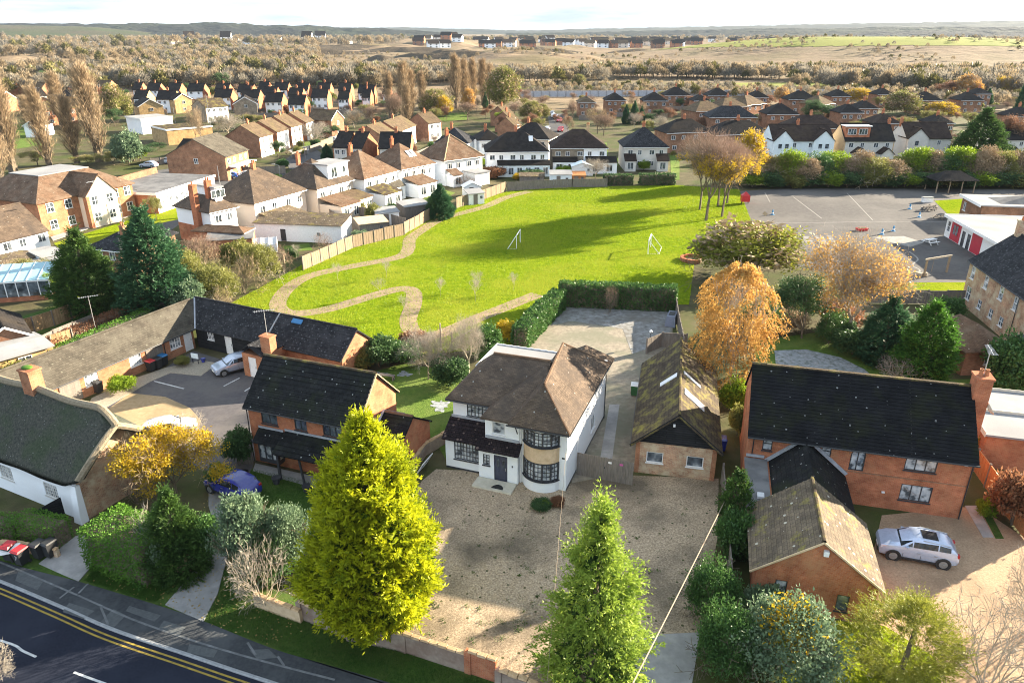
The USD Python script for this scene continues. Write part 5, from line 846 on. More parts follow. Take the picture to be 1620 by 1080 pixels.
vv = np.array(vv); m_ = 2 * n_; i, j = np.meshgrid(np.arange(len(xs) - 1), np.arange(m_), indexing='ij'); f = np.stack([i * m_ + j, i * m_ + (j + 1) % m_, (i + 1) * m_ + (j + 1) % m_, (i + 1) * m_ + j], -1).reshape(-1, 4)
f = np.vstack([f] + [np.array([[c * m_ + q, c * m_ + q + 1, c * m_ + m_ - 2 - q, c * m_ + m_ - 1 - q] for q in range(n_ - 1)]) for c in (0, len(xs) - 1)])
vv[:, 2] += 0.06 * (meshkit.fbm(vv * 1.2, 3, 4) - 0.5); put(str(h.t.GetPath()) + '/thatch_roof', vv, tri(f), 'thatch', smooth=True)
b = MB(); rx = np.linspace(-8.6, 9.55, 40); b.tube([(x, 3.1, 6.52 - 1.25 * max(0, (x - 8.2) / 1.55) ** 1.6 + 0.10 * math.sin(x * 0.9)) for x in rx], 0.26, 8); b.build('thatch_ridge', 'thatch_ridge', h.t, smooth=40)
b = MB()
for sgn in (-1, 1): b.tube([(9.42, 3.1 + sgn * t * 3.2, 5.6 - 2.35 * t ** 1.12) for t in np.linspace(0.0, 1, 12)], 0.22, 7)
b.build('thatch_verge', 'thatch_ridge', h.t, smooth=40)
h.chimney(1.6, 3.1, 5.6, 7.9, 1.05, 0.9, 'orange_brick', 0); h.part('chimney_moss', 'hedge_leaf', lambda b: b.add(trimesh.creation.icosphere(2, 0.3), None, np.array([[1.4, 0, 0, 1.4], [0, 1, 0, 3.1], [0, 0, 0.35, 8.08], [0, 0, 0, 1.0]]))); h.chimney(-4.2, 3.1, 5.6, 7.4, 1.0, 0.8, 'orange_brick', 0)
h.win('f', 0, 1.35, 1.05, 1.35, 1.05, 3, 1, 'grey_render', 'curtained', (1, 3)).win('f', 0, 6.05, 1.0, 1.35, 1.05, 3, 1, 'grey_render', 'curtained', (1, 3)); h.part('gate_panel', 'weatherboard', lambda b: b.hull([(6.4, -2.2, 0), (7.6, -0.4, 0), (6.45, -2.2, 0), (7.65, -0.4, 0), (6.4, -2.2, 1.0), (7.6, -0.4, 1.75), (6.45, -2.2, 1.0), (7.65, -0.4, 1.75)])); h.done()
# ------------------------------------------------------------------ far right: brick house, its low wing, school block
F0 = at(1527, 392, 5.2); h = House('brick_house', 'long brick house with a slate roof and white sashes beside the school', at(1519, 479), -99)
h.gable(0, 16.5, 0, 8.0, 5.2, 8.4, 'old_brick').gable_roof(0, 16.5, 0, 8.0, 5.2, 8.4, 'slate', 'x', 0.3, 0.15, None, 0.12, 'slate').chimney(0.6, 4.0, 7.8, 9.8, 0.8, 0.8, 'old_brick', 2)
for u in (1.2, 4.6, 8.2, 11.4, 14.6): h.win('f', 0, u, 3.3, 0.95, 1.4, 1, 2, 'white_frame', 'curtained')
for u in (1.3, 4.4, 7.2, 9.6, 14.0): h.win('f', 0, u, 0.9, 1.1 if u < 2 else 0.9, 1.5 if u < 2 else 1.0, 2, 2, 'white_frame', 'glass')
h.gutter([(0, -0.34, 5.0), (16.5, -0.34, 5.0)]).downpipe(11.9, -0.07, 0, 5.0); h.done()
h = House('low_brick_wing', 'low brick outhouse with a dull brown hipped roof beside the long brick house', at(1519, 594), 6, 'outhouse')
h.wall(0, 4.4, 0, 6.0, 2.4, 'brown_brick').hip(0, 4.4, 0, 6.0, 2.45, 4.2, 2.2, 2.2, 2.0, 4.6, 'brown_tile', 0.3).win('f', 0, 2.4, 1.0, 0.8, 0.8).done()
S0 = at(1493, 373); h = House('school_block', 'flat roofed white school block with red panels and dark doors', S0, -97, 'school')
h.wall(0, 16, 0, 14, 3.0, 'white_paint').part('flat_roof', 'felt', lambda b: b.box(-0.35, 16.3, -0.35, 14.3, 3.002, 3.25)); h.part('fascia', 'white_paint', lambda b: (b.box(-0.42, 16.3, -0.42, -0.352, 2.9, 3.32), b.box(-0.42, -0.352, -0.34, 14.3, 2.9, 3.32)))
h.part('red_panel', 'red_paint', lambda b: b.box(1.9, 5.0, -0.05, -0.002, 0.1, 2.85)); h.part('red_panel', 'red_paint', lambda b: b.box(8.6, 11.5, -0.05, -0.002, 0.1, 2.85)); h.win('f', -0.052, 3.5, 1.0, 1.7, 1.5, 2, 1, 'red_paint', 'glass', cut=False, sill=False).win('f', 0, 0.9, 0.9, 1.0, 1.6, 1, 2, 'white_frame', 'glass')
h.door('f', 0, 6.0, 1.0, 2.2, 'dark_frame').door('f', 0, 7.7, 1.0, 2.2, 'dark_frame'); h.done()
h = House('school_block', 'flat roofed brick school block behind the white and red one', at(1517, 339), -100, 'school')
h.wall(0, 8, 0, 22, 3.2, 'brown_brick').part('flat_roof', 'felt', lambda b: b.box(-0.4, 8.4, -0.4, 22.4, 3.202, 3.4)); h.part('fascia', 'white_paint', lambda b: b.box(-0.46, 8.4, -0.46, -0.402, 3.0, 3.45)); h.part('roof_lantern', 'dark_felt', lambda b: b.hull([(2, 3, 3.41), (7, 3, 3.41), (2, 14, 3.41), (7, 14, 3.41), (4.5, 8, 4.4)])); h.win('f', 0, 1.5, 1, 1.2, 1.4).done()
# far right edge: flat roofed extension beyond the big house
h = House('flat_extension', 'low extension with a pale flat roof at the right of the large brick house', at(1548, 738), -15, 'extension'); h.wall(0, 7.0, 0, 7.5, 2.6, 'red_brick').part('flat_roof', 'felt', lambda b: b.box(-0.2, 7.2, -0.2, 7.7, 2.602, 2.75)); h.part('parapet', 'slab', lambda b: (b.box(-0.26, -0.202, -0.2, 7.76, 2.55, 2.95), b.box(-0.2, 7.2, 7.702, 7.76, 2.55, 2.95), b.box(-0.2, 7.2, 3.6, 3.72, 2.751, 2.95))); h.done()

# ------------------------------------------------------------------ the houses beyond
def semi(name, label, N, Rt, depth, roof='hip', rm='house_tile', wm='white_render', gm=None, z=5.0, pitch=38, up=4, low=4, group=None, chim=((0.5, 0.5),), cm='red_brick', lowm=None, over=0.35, fm='white_frame', wz=(3.3, 0.9), wh=1.05, ww=1.1, cat='house', ridge=True, split=None, run=None):
    "a house given by the two ends of its front eave (pixels, at height z); roof hip, gable (ridge along the front) or front (gable to the viewer)"
    a, b = at(*N, z), at(*Rt, z); w = float(np.linalg.norm(b - a)) - 2 * over * 0.6; rot = math.degrees(math.atan2(b[1] - a[1], b[0] - a[0])); d = unit(b - a); n = np.array([-d[1], d[0], 0]); o = a + d * over * 0.6 + n * over * 0.6
    h = House(name, label, o, rot, cat, group); k = math.tan(math.radians(pitch))
    if roof == 'hip':
        m = min(w, depth) / 2; zr = z + m * k; h.wall(0, w, 0, depth, z - 0.02, wm); q = run or m
        if w >= depth: h.hip(0, w, 0, depth, z + 0.05, zr, q, w - q, depth / 2, depth / 2, rm, over, th=0.16)
        else: h.hip(0, w, 0, depth, z + 0.05, zr, w / 2, w / 2, q, depth - q, rm, over, th=0.16)
    elif roof == 'gable':
        zr = z + depth / 2 * k; h.gable(0, w, 0, depth, z - 0.02, zr - 0.05, wm) if not gm else h.wall(0.25, w - 0.25, 0, depth, z - 0.02, wm)
        if gm:
            for x in (0, w - 0.25): h.solid([(x + dx, y, q) for dx in (0, 0.25) for y in (0.0, depth) for q in (0, z - 0.02)] + [(x + dx, depth / 2, zr - 0.05) for dx in (0, 0.25)], gm)
        h.gable_roof(0, w, 0, depth, z, zr, rm, 'x', over, 0.08, None, 0.12, rm if ridge else None)
    else:
        zr = z + w / 2 * k; h.gable(0, w, 0, depth, z - 0.02, zr - 0.05, wm, 'y').gable_roof(0, w, 0, depth, z, zr, rm, 'y', over, 0.15, None, 0.12, rm)
        h.part('bargeboard', 'white_frame', lambda q: (q.bar((-over, -0.2, z - over * k), (w / 2, -0.2, zr), 0.05, 0.2), q.bar((w + over, -0.2, z - over * k), (w / 2, -0.2, zr), 0.05, 0.2)))
    if split: h.part('painted_front', split, lambda q: q.box(w * 0.58, w - 0.01, -0.02, -0.001, 0, z - 0.03))
    for cnt, zz in ((up, wz[0]), (low, wz[1])):
        for i in range(cnt): h.win('f', -0.021 if split else 0, w * (i + 0.5) / cnt + 0.15 * (-1) ** i, zz, ww * (0.8 if i % 2 else 1), wh, 2 if ww > 1 else 1, 1, fm, 'glass', cut=False, sill=False)
    for cx, cy in chim: h.chimney(w * cx, depth * cy, zr - 1.0, zr + 0.75, 0.62, 0.5, cm, 2)
    if over > 0.3 and roof == 'hip': h.gutter([(-over, -over - 0.05, z - 0.06), (w + over, -over - 0.05, z - 0.06)], 'white_frame', 0.06)
    h.w, h.d, h.zr, h.z = w, depth, zr, z; return h
def lean_to(h, x0, x1, y0, z0, z1, rm, wm, wins=2, name='extension'):
    h.wall(x0, x1, y0, 0.0, z0, wm).slopes([[(x0 - 0.15, y0 - 0.2, z0 + 0.04), (x1 + 0.15, y0 - 0.2, z0 + 0.04), (x1 + 0.15, -0.02, z1), (x0 - 0.15, -0.02, z1)]], rm, name + '_roof')
    for i in range(wins): h.win('f', y0, x0 + (x1 - x0) * (i + 0.5) / wins, 0.5, min(1.3, (x1 - x0) / wins * 0.6), 1.5, 2, 1, 'white_frame', 'glass', cut=False, sill=False)
G1 = 'pairs of houses with brown roofs along the left of the playing field'
# A1 the house with two tall side chimneys and a flat topped dormer
h = semi('chimney_house', 'house with white upper walls, brick base, two tall side chimneys and a roof dormer', (331, 337), (376, 327), 8.0, 'hip', 'house_tile', 'white_render', pitch=42, up=2, low=2, chim=())
h.part('brick_base', 'red_brick', lambda b: (b.box(-0.05, -0.002, 0, 8.0, 0, 2.6),)); h.chimney(-0.35, 2.6, 0, 8.6, 0.7, 1.1, 'red_brick', 1); h.chimney(1.9, 2.2, 6.0, 8.9, 0.8, 0.7, 'red_brick', 2); h.wall(2.0, h.w - 1.2, 1.0, 5.2, 8.0, 'white_render', 5.5).win('f', 1.0, h.w / 2 + 0.3, 6.6, 2.3, 1.1, 3, 1, cut=False, sill=False).part('dormer_roof', 'felt', lambda b: b.box(1.8, h.w - 1.0, 0.7, 5.4, 8.002, 8.2)); h.done()
h = semi('garden_annexe', 'brick extension with a brown hipped roof in front of the two chimney house', (385, 369), (401, 361), 7.5, 'hip', 'brown_tile', 'red_brick', z=2.8, pitch=28, up=0, low=3, chim=(), wz=(0, 0.4), wh=1.9); h.done()
h = semi('pair_house', 'cream pair of houses with one wide brown hipped roof and a lean-to behind', (402, 323), (485, 300), 9.5, 'hip', 'house_tile', 'cream_render', pitch=40, up=4, low=3, group=None); lean_to(h, 0.8, h.w * 0.62, -4.2, 2.5, 3.4, 'garage_tile', 'cream_render', 3); h.done()
h = semi('pair_house', 'cream and white house with a large white box dormer on its hipped roof', (501, 300), (561, 284), 9.5, 'hip', 'house_tile', 'cream_render', pitch=40, up=4, low=0, chim=((0.3, 0.62),)); lean_to(h, 0.3, h.w * 0.55, -4.6, 2.5, 3.5, 'brown_tile', 'cream_render', 2); lean_to(h, h.w * 0.57, h.w, -4.0, 2.6, 3.5, 'tan_roof', 'cream_render', 2)
h.wall(h.w * 0.42, h.w * 0.98, 0.7, 5.2, 8.1, 'white_paint', 5.4).win('f', 0.7, h.w * 0.58, 6.0, 1.5, 1.7, 2, 1, cut=False, sill=False).win('f', 0.7, h.w * 0.85, 6.4, 0.8, 1.2, 1, 1, cut=False, sill=False).part('dormer_roof', 'felt', lambda b: b.box(h.w * 0.40, h.w + 0.1, 0.45, 5.4, 8.102, 8.3)); h.done()
h = semi('pair_house', 'white pair of houses with a plain brown hipped roof, third from the shop end', (576, 284), (630, 270), 9.5, 'hip', 'brown_tile', 'white_render', pitch=41, up=4, low=2, chim=((0.4, 0.6),)); lean_to(h, 0.5, h.w * 0.55, -4.0, 2.5, 3.5, 'mossy_tile', 'white_render', 2); h.done()
h = semi('pair_house', 'white pair of houses with two rooflights in a brown hipped roof', (635, 269), (689, 258), 9.5, 'hip', 'brown_tile', 'white_render', pitch=41, up=4, low=2, chim=((0.4, 0.6),)); lean_to(h, 0.4, h.w * 0.6, -3.8, 2.5, 3.5, 'brown_tile', 'white_render', 2); lean_to(h, -3.6, -0.8, -1.5, 2.4, 3.3, 'grey_tile', 'white_render', 1, 'porch')
h.part('rooflight', 'rooflight', lambda b: b.hull([(h.w * 0.45 + x, y, 5.1 + y * 0.87 + d) for x in (0, 0.8) for y in (1.6, 2.8) for d in (0.1, 0.2)])); h.part('rooflight', 'rooflight', lambda b: b.hull([(h.w * 0.45 + x, y, 5.1 + y * 0.87 + d) for x in (1.1, 1.9) for y in (1.6, 2.8) for d in (0.1, 0.2)])); h.done()
h = semi('pair_house', 'white house with pale hip lines on its brown roof, at the field corner', (703, 255), (765, 247), 9.5, 'hip', 'brown_tile', 'white_render', pitch=42, up=4, low=3, chim=((0.5, 0.6),)); lean_to(h, 0.3, 2.6, -2.4, 2.4, 3.3, 'brown_tile', 'white_render', 1, 'porch'); h.wall(4.5, 8.2, -4.0, 0, 2.5, 'white_paint').part('flat_roof', 'felt', lambda b: b.box(4.3, 8.4, -4.2, 0, 2.502, 2.65)); h.part('hip_tile', 'coping', lambda b: (b.tube([(-0.3, -0.3, 5.1), (4.7, 4.75, h.zr + 0.08)], 0.1), b.tube([(h.w + 0.3, -0.3, 5.1), (h.w - 4.7, 4.75, h.zr + 0.08)], 0.1))); h.done()
h = semi('pair_house', 'long white pair of houses with a black hipped roof and dark lean-to band', (768, 241), (869, 240), 9.5, 'hip', 'dark_roof', 'white_render', pitch=37, up=6, low=6, chim=((0.5, 0.6),)); lean_to(h, h.w * 0.18, h.w + 0.2, -1.8, 2.45, 3.3, 'dark_roof', 'blue_white_render', 6); h.part('rooflight', 'rooflight', lambda b: b.hull([(h.w * 0.7 + x, y, 5.1 + y * 0.755 + d) for x in (0, 0.9) for y in (2.2, 3.4) for d in (0.1, 0.2)])); h.done()
h = semi('pair_house', 'pair of houses half brown half white under a dark plum hipped roof', (872, 235), (962, 235), 9.5, 'hip', 'plum_roof', 'grey_stone', pitch=37, up=5, low=4, split='white_render', chim=((0.68, 0.55),), cm='coping'); lean_to(h, 0.2, h.w * 0.45, -2.2, 2.4, 3.2, 'dark_roof', 'white_render', 2); lean_to(h, h.w * 0.62, h.w + 2.0, -3.0, 2.4, 3.3, 'dark_roof', 'white_render', 2); h.done()
h = semi('pair_house', 'white pair of houses with a slate blue hipped roof and two dark side bays', (987, 233), (1058, 233), 9.0, 'hip', 'slate', 'grey_render', pitch=40, up=4, low=4, chim=((0.5, 0.55),)); lean_to(h, 0.0, 2.4, -2.2, 2.3, 3.6, 'plum_roof', 'grey_render', 1); lean_to(h, h.w - 2.4, h.w, -2.2, 2.3, 3.6, 'plum_roof', 'grey_render', 1); h.done()
for lab, N, Rt, dp, rm, wm in (('white walled house with a navy dark roof behind the corner house', (687, 226), (741, 227), 8.5, 'slate', 'white_render'), ('dark hipped house with a pale end wall behind the long white pair', (757, 223), (795, 222), 8.5, 'dark_roof', 'white_render'), ('house with a black hipped roof and aerials behind the long white pair', (800, 218), (869, 221), 8.5, 'dark_roof', 'cream_render')):
    semi('house', lab, N, Rt, dp, 'hip', rm, wm, pitch=38, up=3, low=2, chim=((0.4, 0.5),)).done()
# the pale cottages on the right behind the hedge
h = semi('cottage_pair', 'pale blue cottages with two cross gables and a dark roof behind the school hedge', (1222, 222), (1321, 222), 8.5, 'gable', 'plum_roof', 'blue_white_render', pitch=36, up=4, low=4, chim=((0.48, 0.5),))
for x0, x1 in ((0.1, 4.6), (h.w - 5.0, h.w - 0.1)):
    h.gable(x0, x1, -0.9, 4.0, 4.98, 7.3, 'blue_white_render', 'y').gable_roof(x0, x1, -0.9, 4.2, 5.0, 7.3, 'plum_roof', 'y', 0.25, 0.15, None, 0.1, 'plum_roof', 'gable_roof'); h.win('f', -0.9, (x0 + x1) / 2 - 0.8, 3.2, 0.8, 1.0, 1, 1, 'dark_frame', cut=False, sill=False).win('f', -0.9, (x0 + x1) / 2 + 0.8, 3.2, 0.8, 1.0, 1, 1, 'dark_frame', cut=False, sill=False)
h.done()
h = semi('cottage_pair', 'white cottages with a red tile hung dormer and two small porch gables', (1336, 222), (1418, 222), 8.0, 'gable', 'dark_roof', 'grey_render', pitch=40, up=4, low=2, chim=((0.98, 0.5),), gm='coping')
h.part('dormer_cheek', 'red_brick', lambda b: b.box(0.1, h.w * 0.5, 0.6, 4.0, 5.2, 8.0)); h.part('dormer_roof', 'white_paint', lambda b: b.box(0.0, h.w * 0.52, 0.4, 4.2, 8.002, 8.2))
for u in (0.14, 0.36): h.win('f', 0.6, h.w * u, 6.2, 2.0, 1.3, 3, 1, cut=False, sill=False)
for u in (0.28, 0.80):
    x0, x1 = h.w * u - 1.5, h.w * u + 1.5; h.gable(x0, x1, -2.6, 0, 2.2, 3.5, 'grey_render', 'y').gable_roof(x0, x1, -2.6, -0.1, 2.2, 3.5, 'plum_roof', 'y', 0.2, 0.2, None, 0.1, None, 'porch_roof')
h.done()
h = semi('cottage_pair', 'white cottage with a gable to the field, half behind a dark conifer', (1434, 218), (1508, 218), 8.0, 'gable', 'plum_roof', 'grey_render', pitch=38, up=2, low=2, chim=((0.0, 0.5),)); h.gable(0.1, 5.0, -0.9, 4.0, 4.98, 7.2, 'grey_render', 'y').gable_roof(0.1, 5.0, -0.9, 4.0, 5.0, 7.2, 'plum_roof', 'y', 0.25, 0.15, None, 0.1, 'plum_roof', 'gable_roof').win('f', -0.9, 2.2, 3.3, 0.8, 1.0, 1, 1, 'dark_frame', cut=False, sill=False); h.done()
h = semi('cottage_pair', 'white cottage at the right edge behind the bare hedge trees', (1574, 220), (1665, 220), 8.0, 'gable', 'dark_roof', 'grey_render', pitch=38, up=3, low=3, chim=((0.5, 0.5),)); lean_to(h, 1.5, 5, -3, 2.3, 3.4, 'dark_roof', 'white_render', 1); h.done()
# rows of the estate: (name of the row, label noun, items), numbered from the left in the row
ORD = 'first second third fourth fifth sixth seventh eighth ninth tenth eleventh twelfth thirteenth fourteenth fifteenth sixteenth'.split()
def garden(h, rm):
    "the back garden on the viewer's side: a board fence, bushes, now and then a shed"
    M = np.array(UsdGeom.XformCache().GetLocalToWorldTransform(h.t)).T; rng = R(int(abs(M[0, 3] * 7 + M[1, 3] * 3)) % 99991); P = lambda x, y: (M @ np.array([x, y, 0, 1.0]))[:3]
    GARD.append((P(-0.6, -8.5), P(h.w + 0.6, -8.5)))
    for k in range(4):
        q = P(rng.uniform(0, h.w), rng.uniform(-8.0, -1.6)); BUSH.append((q, rng.uniform(1.0, 2.6), int(rng.integers(8))))
GARD, BUSH = [], []
def row(where, items, roof, rm, wm, gm=None, depth=8.0, z=5.0, pitch=35, up=3, low=3, noun='terrace house', chim=((0.5, 0.5),), **k):
    for i, it in enumerate(sorted(items)):
        N, Rt = (it[0], it[2]), (it[1], it[3] if len(it) > 3 else it[2]); o = it[4] if len(it) > 4 else {}
        kw = dict(roof=roof, rm=rm, wm=wm, gm=gm, depth=depth, z=z, pitch=pitch, up=up, low=low, chim=chim); kw.update(k); kw.update(o)
        h = semi('terrace_house' if 'terrace' in noun else 'house', f'{noun}, {ORD[i]} from left {where}', N, Rt, **kw); h.done(); garden(h, rm if False else kw['rm'])
dk = dict(roof='gable', rm='dark_roof', wm='white_render', gm='red_brick', z=4.7)
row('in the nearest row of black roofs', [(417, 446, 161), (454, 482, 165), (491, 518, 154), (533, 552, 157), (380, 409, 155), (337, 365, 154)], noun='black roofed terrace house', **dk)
row('in the middle row of black roofs', [(411, 437, 150), (454, 478, 152), (380, 398, 147), (565, 592, 147), (571, 586, 154), (604, 617, 148)], noun='black roofed terrace house', **dk)
row('in the farthest row of black roofs', [(407, 424, 141), (432, 455, 142), (464, 487, 143), (500, 522, 142), (534, 555, 143), (208, 222, 142), (230, 251, 143), (263, 284, 143), (294, 321, 144), (338, 361, 144), (374, 399, 145)], noun='black roofed terrace house', up=2, low=2, **dk)
row('behind the two yellow brick gables', [(209, 231, 156), (245, 275, 157)], 'gable', 'dark_roof', 'white_render', 'buff_brick', noun='white panelled terrace house')
for lab, N, Rt, dp, rm, wm, z_ in (('yellow brick house with its gable end above the white flat roofed hall', (218, 169), (259, 167), 12, 'dark_roof', 'buff_brick', 5.0), ('yellow brick house with its gable end, right of the nearer one', (275, 158), (304, 156), 11, 'dark_roof', 'buff_brick', 5.0), ('grey gabled house with one dark gable window', (368, 165), (407, 164), 11, 'dark_roof', 'grey_stone', 4.6), ('low red gable between the bare poplars', (48, 164), (90, 162), 12, 'tan_roof', 'orange_brick', 4.5), ('tan gable at the left edge behind the poplars', (-3, 160), (28, 156), 12, 'dark_roof', 'orange_brick', 4.5), ('gabled house right of the tall bare poplar', (116, 152), (139, 150), 10, 'dark_roof', 'buff_brick', 4.6), ('small white gabled house among the left poplars', (35, 199), (58, 199), 8, 'dark_roof', 'white_render', 3.4)):
    semi('house', lab, N, Rt, dp, 'front', rm, wm, pitch=30, up=1, low=1 if z_ > 4.8 else 0, z=z_, chim=()).done()
semi('house', 'house with a moss yellow roof beside the bare trunks', (324, 170), (362, 167), 9, 'gable', 'mossy_tile', 'white_render', 'grey_stone', pitch=27, up=4, low=4, chim=()).done()
semi('house', 'house with a mossy roof and a white strip of windows between the poplars', (69, 175), (120, 170), 9, 'gable', 'mossy_tile', 'orange_brick', pitch=26, up=5, low=3, chim=()).done()
semi('house', 'dark roofed house with a lit yellow gable behind the left poplars', (60, 152), (76, 151), 8, 'gable', 'dark_roof', 'white_render', 'buff_brick', pitch=33, up=2, low=2, chim=()).done()
for i, (a, b, y) in enumerate([(0, 22, 138), (26, 48, 136), (52, 66, 140), (106, 124, 138), (150, 172, 136)]): semi('house', f'low tan roofed house, {ORD[i]} from the left under the far wood at the left', (a, y), (b, y), 8, 'gable', 'tan_roof', 'orange_brick', z=4, pitch=30, up=2, low=1, chim=()).done()
# flat roofed hall, brown flat building, red brick block
def flat_block(name, label, N, Rt, depth, z, wm, rm='felt', wins=3, trim='white_paint'):
    a, b = at(*N, z), at(*Rt, z); w = float(np.linalg.norm(b - a)); h = House(name, label, a, math.degrees(math.atan2(b[1] - a[1], b[0] - a[0])), 'building'); h.wall(0, w, 0, depth, z - 0.2, wm).part('flat_roof', rm, lambda q: q.box(-0.15, w + 0.15, -0.15, depth + 0.15, z - 0.198, z)); h.part('fascia', trim, lambda q: (q.box(-0.2, w + 0.2, -0.2, -0.152, z - 0.35, z + 0.08), q.box(-0.2, -0.152, -0.15, depth + 0.15, z - 0.35, z + 0.08)))
    for i in range(wins): h.win('f', 0, w * (i + 0.5) / wins, 0.9, 1.1, 1.2, cut=False, sill=False)
    h.w = w; return h
flat_block('hall', 'plain white flat roofed hall below the yellow brick gable', (222, 188), (272, 184), 11, 4.6, 'white_render', 'felt', 0).done()
flat_block('hall', 'sandy brick flat roofed building with moss on its roof', (263, 205), (335, 199), 12, 4.2, 'buff_brick', 'mossy_tile', 0).done()
h = semi('brick_block', 'red brick block with a tan roof and a white canopy above the car park', (356, 248), (394, 236), 13, 'gable', 'grey_tile', 'orange_brick', 'brown_brick', pitch=27, up=4, low=3, chim=()); h.part('canopy', 'white_paint', lambda b: b.box(1.0, h.w, -1.8, -0.002, 2.6, 2.85)); h.win('l', 0, 6.5, 3.3, 0.9, 1.2, cut=False, sill=False); h.done()
h = semi('brick_block', 'brown brick wing with a navy roof joined left of the red brick block', (272, 242), (312, 243), 9, 'gable', 'dark_roof', 'brown_brick', pitch=26, up=3, low=3, chim=()); h.done()
SH = flat_block('shop', 'single storey shop with a flat roof and coloured posters in its windows', (246, 306), (338, 277), 15, 3.5, 'white_paint', 'dark_felt', 0); w_ = SH.w
for i in range(7): SH.win('f', 0, w_ * (0.06 + 0.085 * i), 0.4, w_ * 0.078, 2.1, 1, 1, 'white_frame', 'curtained', cut=False, sill=False)
SH.part('poster', 'poster_orange', lambda b: b.box(w_ * 0.62, w_ * 0.70, -0.06, -0.003, 0.5, 2.4)); SH.part('poster', 'poster_blue', lambda b: b.box(w_ * 0.76, w_ * 0.82, -0.06, -0.003, 0.7, 2.2)); SH.part('poster', 'poster_blue', lambda b: b.box(w_ * 0.87, w_ * 0.93, -0.06, -0.003, 0.7, 2.2)); SH.part('poster', 'poster_pink', lambda b: b.box(w_ * 0.765, w_ * 0.815, -0.08, -0.061, 0.7, 1.2)); SH.part('brick_end', 'red_brick', lambda b: b.box(-0.06, -0.002, 0, 15, 0, 3.2)); SH.part('parapet', 'brown_brick', lambda b: b.box(0, w_, 12, 12.3, 3.5, 4.6)); SH.done()
# care home
CN, CR = at(58, 322, 5.2), at(208, 290, 5.2)
h = House('care_home', 'large red brick block with a white centre gable and a brown mansard like roof', CN, math.degrees(math.atan2(CR[1] - CN[1], CR[0] - CN[0])), 'building'); w_ = float(np.linalg.norm(CR - CN)); D_ = 15
h.wall(0, w_, 0, D_, 5.15, 'orange_brick'); b = [(x, y, q) for x in (-0.4, w_ + 0.4) for y in (-0.4, D_ + 0.4) for q in (5.1, 5.25)] + [(x, y, 8.2) for x in (4.2, w_ - 4.2) for y in (4.2, D_ - 4.2)]; h.part('roof', 'brown_tile', lambda q: q.hull(b)); h.part('flat_roof', 'felt', lambda q: q.box(4.1, w_ - 4.1, 4.1, D_ - 4.1, 8.202, 8.32))
gx0, gx1 = w_ * 0.40, w_ * 0.72; h.gable(gx0, gx1, -1.8, 5, 5.2, 8.0, 'cream_render', 'y').gable_roof(gx0, gx1, -1.8, 6, 5.2, 8.0, 'brown_tile', 'y', 0.3, 0.15, None, 0.12, 'brown_tile', 'gable_roof').part('quoin', 'orange_brick', lambda q: q.box(gx0 - 0.02, gx0 + 0.5, -1.83, -1.0, 0, 5.0))
for z_ in (0.9, 3.5):
    for u in (0.11, 0.29, 0.79, 0.93): h.win('f', 0, w_ * u, z_, 1.2, 1.4, 2, 2, cut=False)
    for u in (0.48, 0.64): h.win('f', -1.8, w_ * u, z_, 1.2, 1.4, 2, 2, cut=False)
    h.win('l', 0, 9.5, z_, 1.0, 1.4, 1, 2, cut=False)
h.done()
# the houses at the left edge
h = semi('bungalow', 'white house with a brown speckled roof and chimney at the left edge', (-70, 398), (78, 362), 8.5, 'gable', 'house_tile', 'white_render', z=4.4, pitch=36, up=5, low=0, chim=((0.62, 0.5),), wz=(2.9, 0), cm='coping'); h.done()
semi('flat_extension', 'white lean extension with a grey roof in front of the brown roofed white house', (-60, 432), (60, 405), 4.5, 'gable', 'garage_tile', 'white_render', z=2.5, pitch=10, up=0, low=2, chim=(), ridge=False).done()
semi('flat_extension', 'small white annexe with two dark windows left of the tall conifer', (62, 408), (106, 398), 4.5, 'gable', 'felt', 'blue_white_render', z=2.6, pitch=6, up=0, low=2, chim=(), ridge=False, wh=0.9, wz=(0, 1.1)).done()
h = semi('dark_roofed_house', 'dark hipped house with a brick chimney between the two conifers', (138, 392), (190, 398), 9, 'hip', 'slate', 'brown_brick', z=4.6, pitch=34, up=2, low=0, chim=((0.72, 0.25),), cm='orange_brick'); h.done()
h = House('conservatory', 'conservatory with blue tinted glazed roof and white frames', at(22, 478, 0), 14, 'conservatory'); h.wall(-4, 4.2, 0.1, 4.0, 0.6, 'red_brick')
for i in range(8): h.part('mullion', 'white_frame', lambda b, i=i: b.box(-4 + i * 1.15, -3.9 + i * 1.15, 0, 0.1, 0.6, 2.3))
h.part('pane', 'glass', lambda b: b.box(-3.9, 4.1, 0.04, 0.06, 0.62, 2.28)); h.part('rail', 'white_frame', lambda b: (b.box(-4, 4.2, -0.02, 0.12, 2.3, 2.45), b.box(-4, 4.2, 3.9, 4.05, 3.3, 3.45)))
for i in range(7): h.part('roof_pane', 'polycarbonate', lambda b, i=i: b.hull([(-3.95 + i * 1.16 + x, y, z + d) for x in (0.04, 1.1) for y, z in ((0, 2.46), (3.95, 3.46)) for d in (0, 0.04)])); h.part('glazing_bar', 'white_frame', lambda b, i=i: b.bar((-3.95 + i * 1.16, -0.05, 2.5), (-3.95 + i * 1.16, 3.95, 3.5), 0.07, 0.1))
h.done()
flat_block('garden_room', 'long grey sheet roofed lean-to behind the blue glazed conservatory', (-40, 442), (102, 412), 3.5, 2.4, 'white_paint', 'felt', 4).done()
semi('brick_bungalow', 'brown brick gable with a small white dormer at the left edge', (-30, 545), (50, 528), 7, 'front', 'dark_roof', 'brown_brick', z=2.6, pitch=32, up=0, low=2, chim=(), wh=0.8, wz=(0, 1.2)).done()
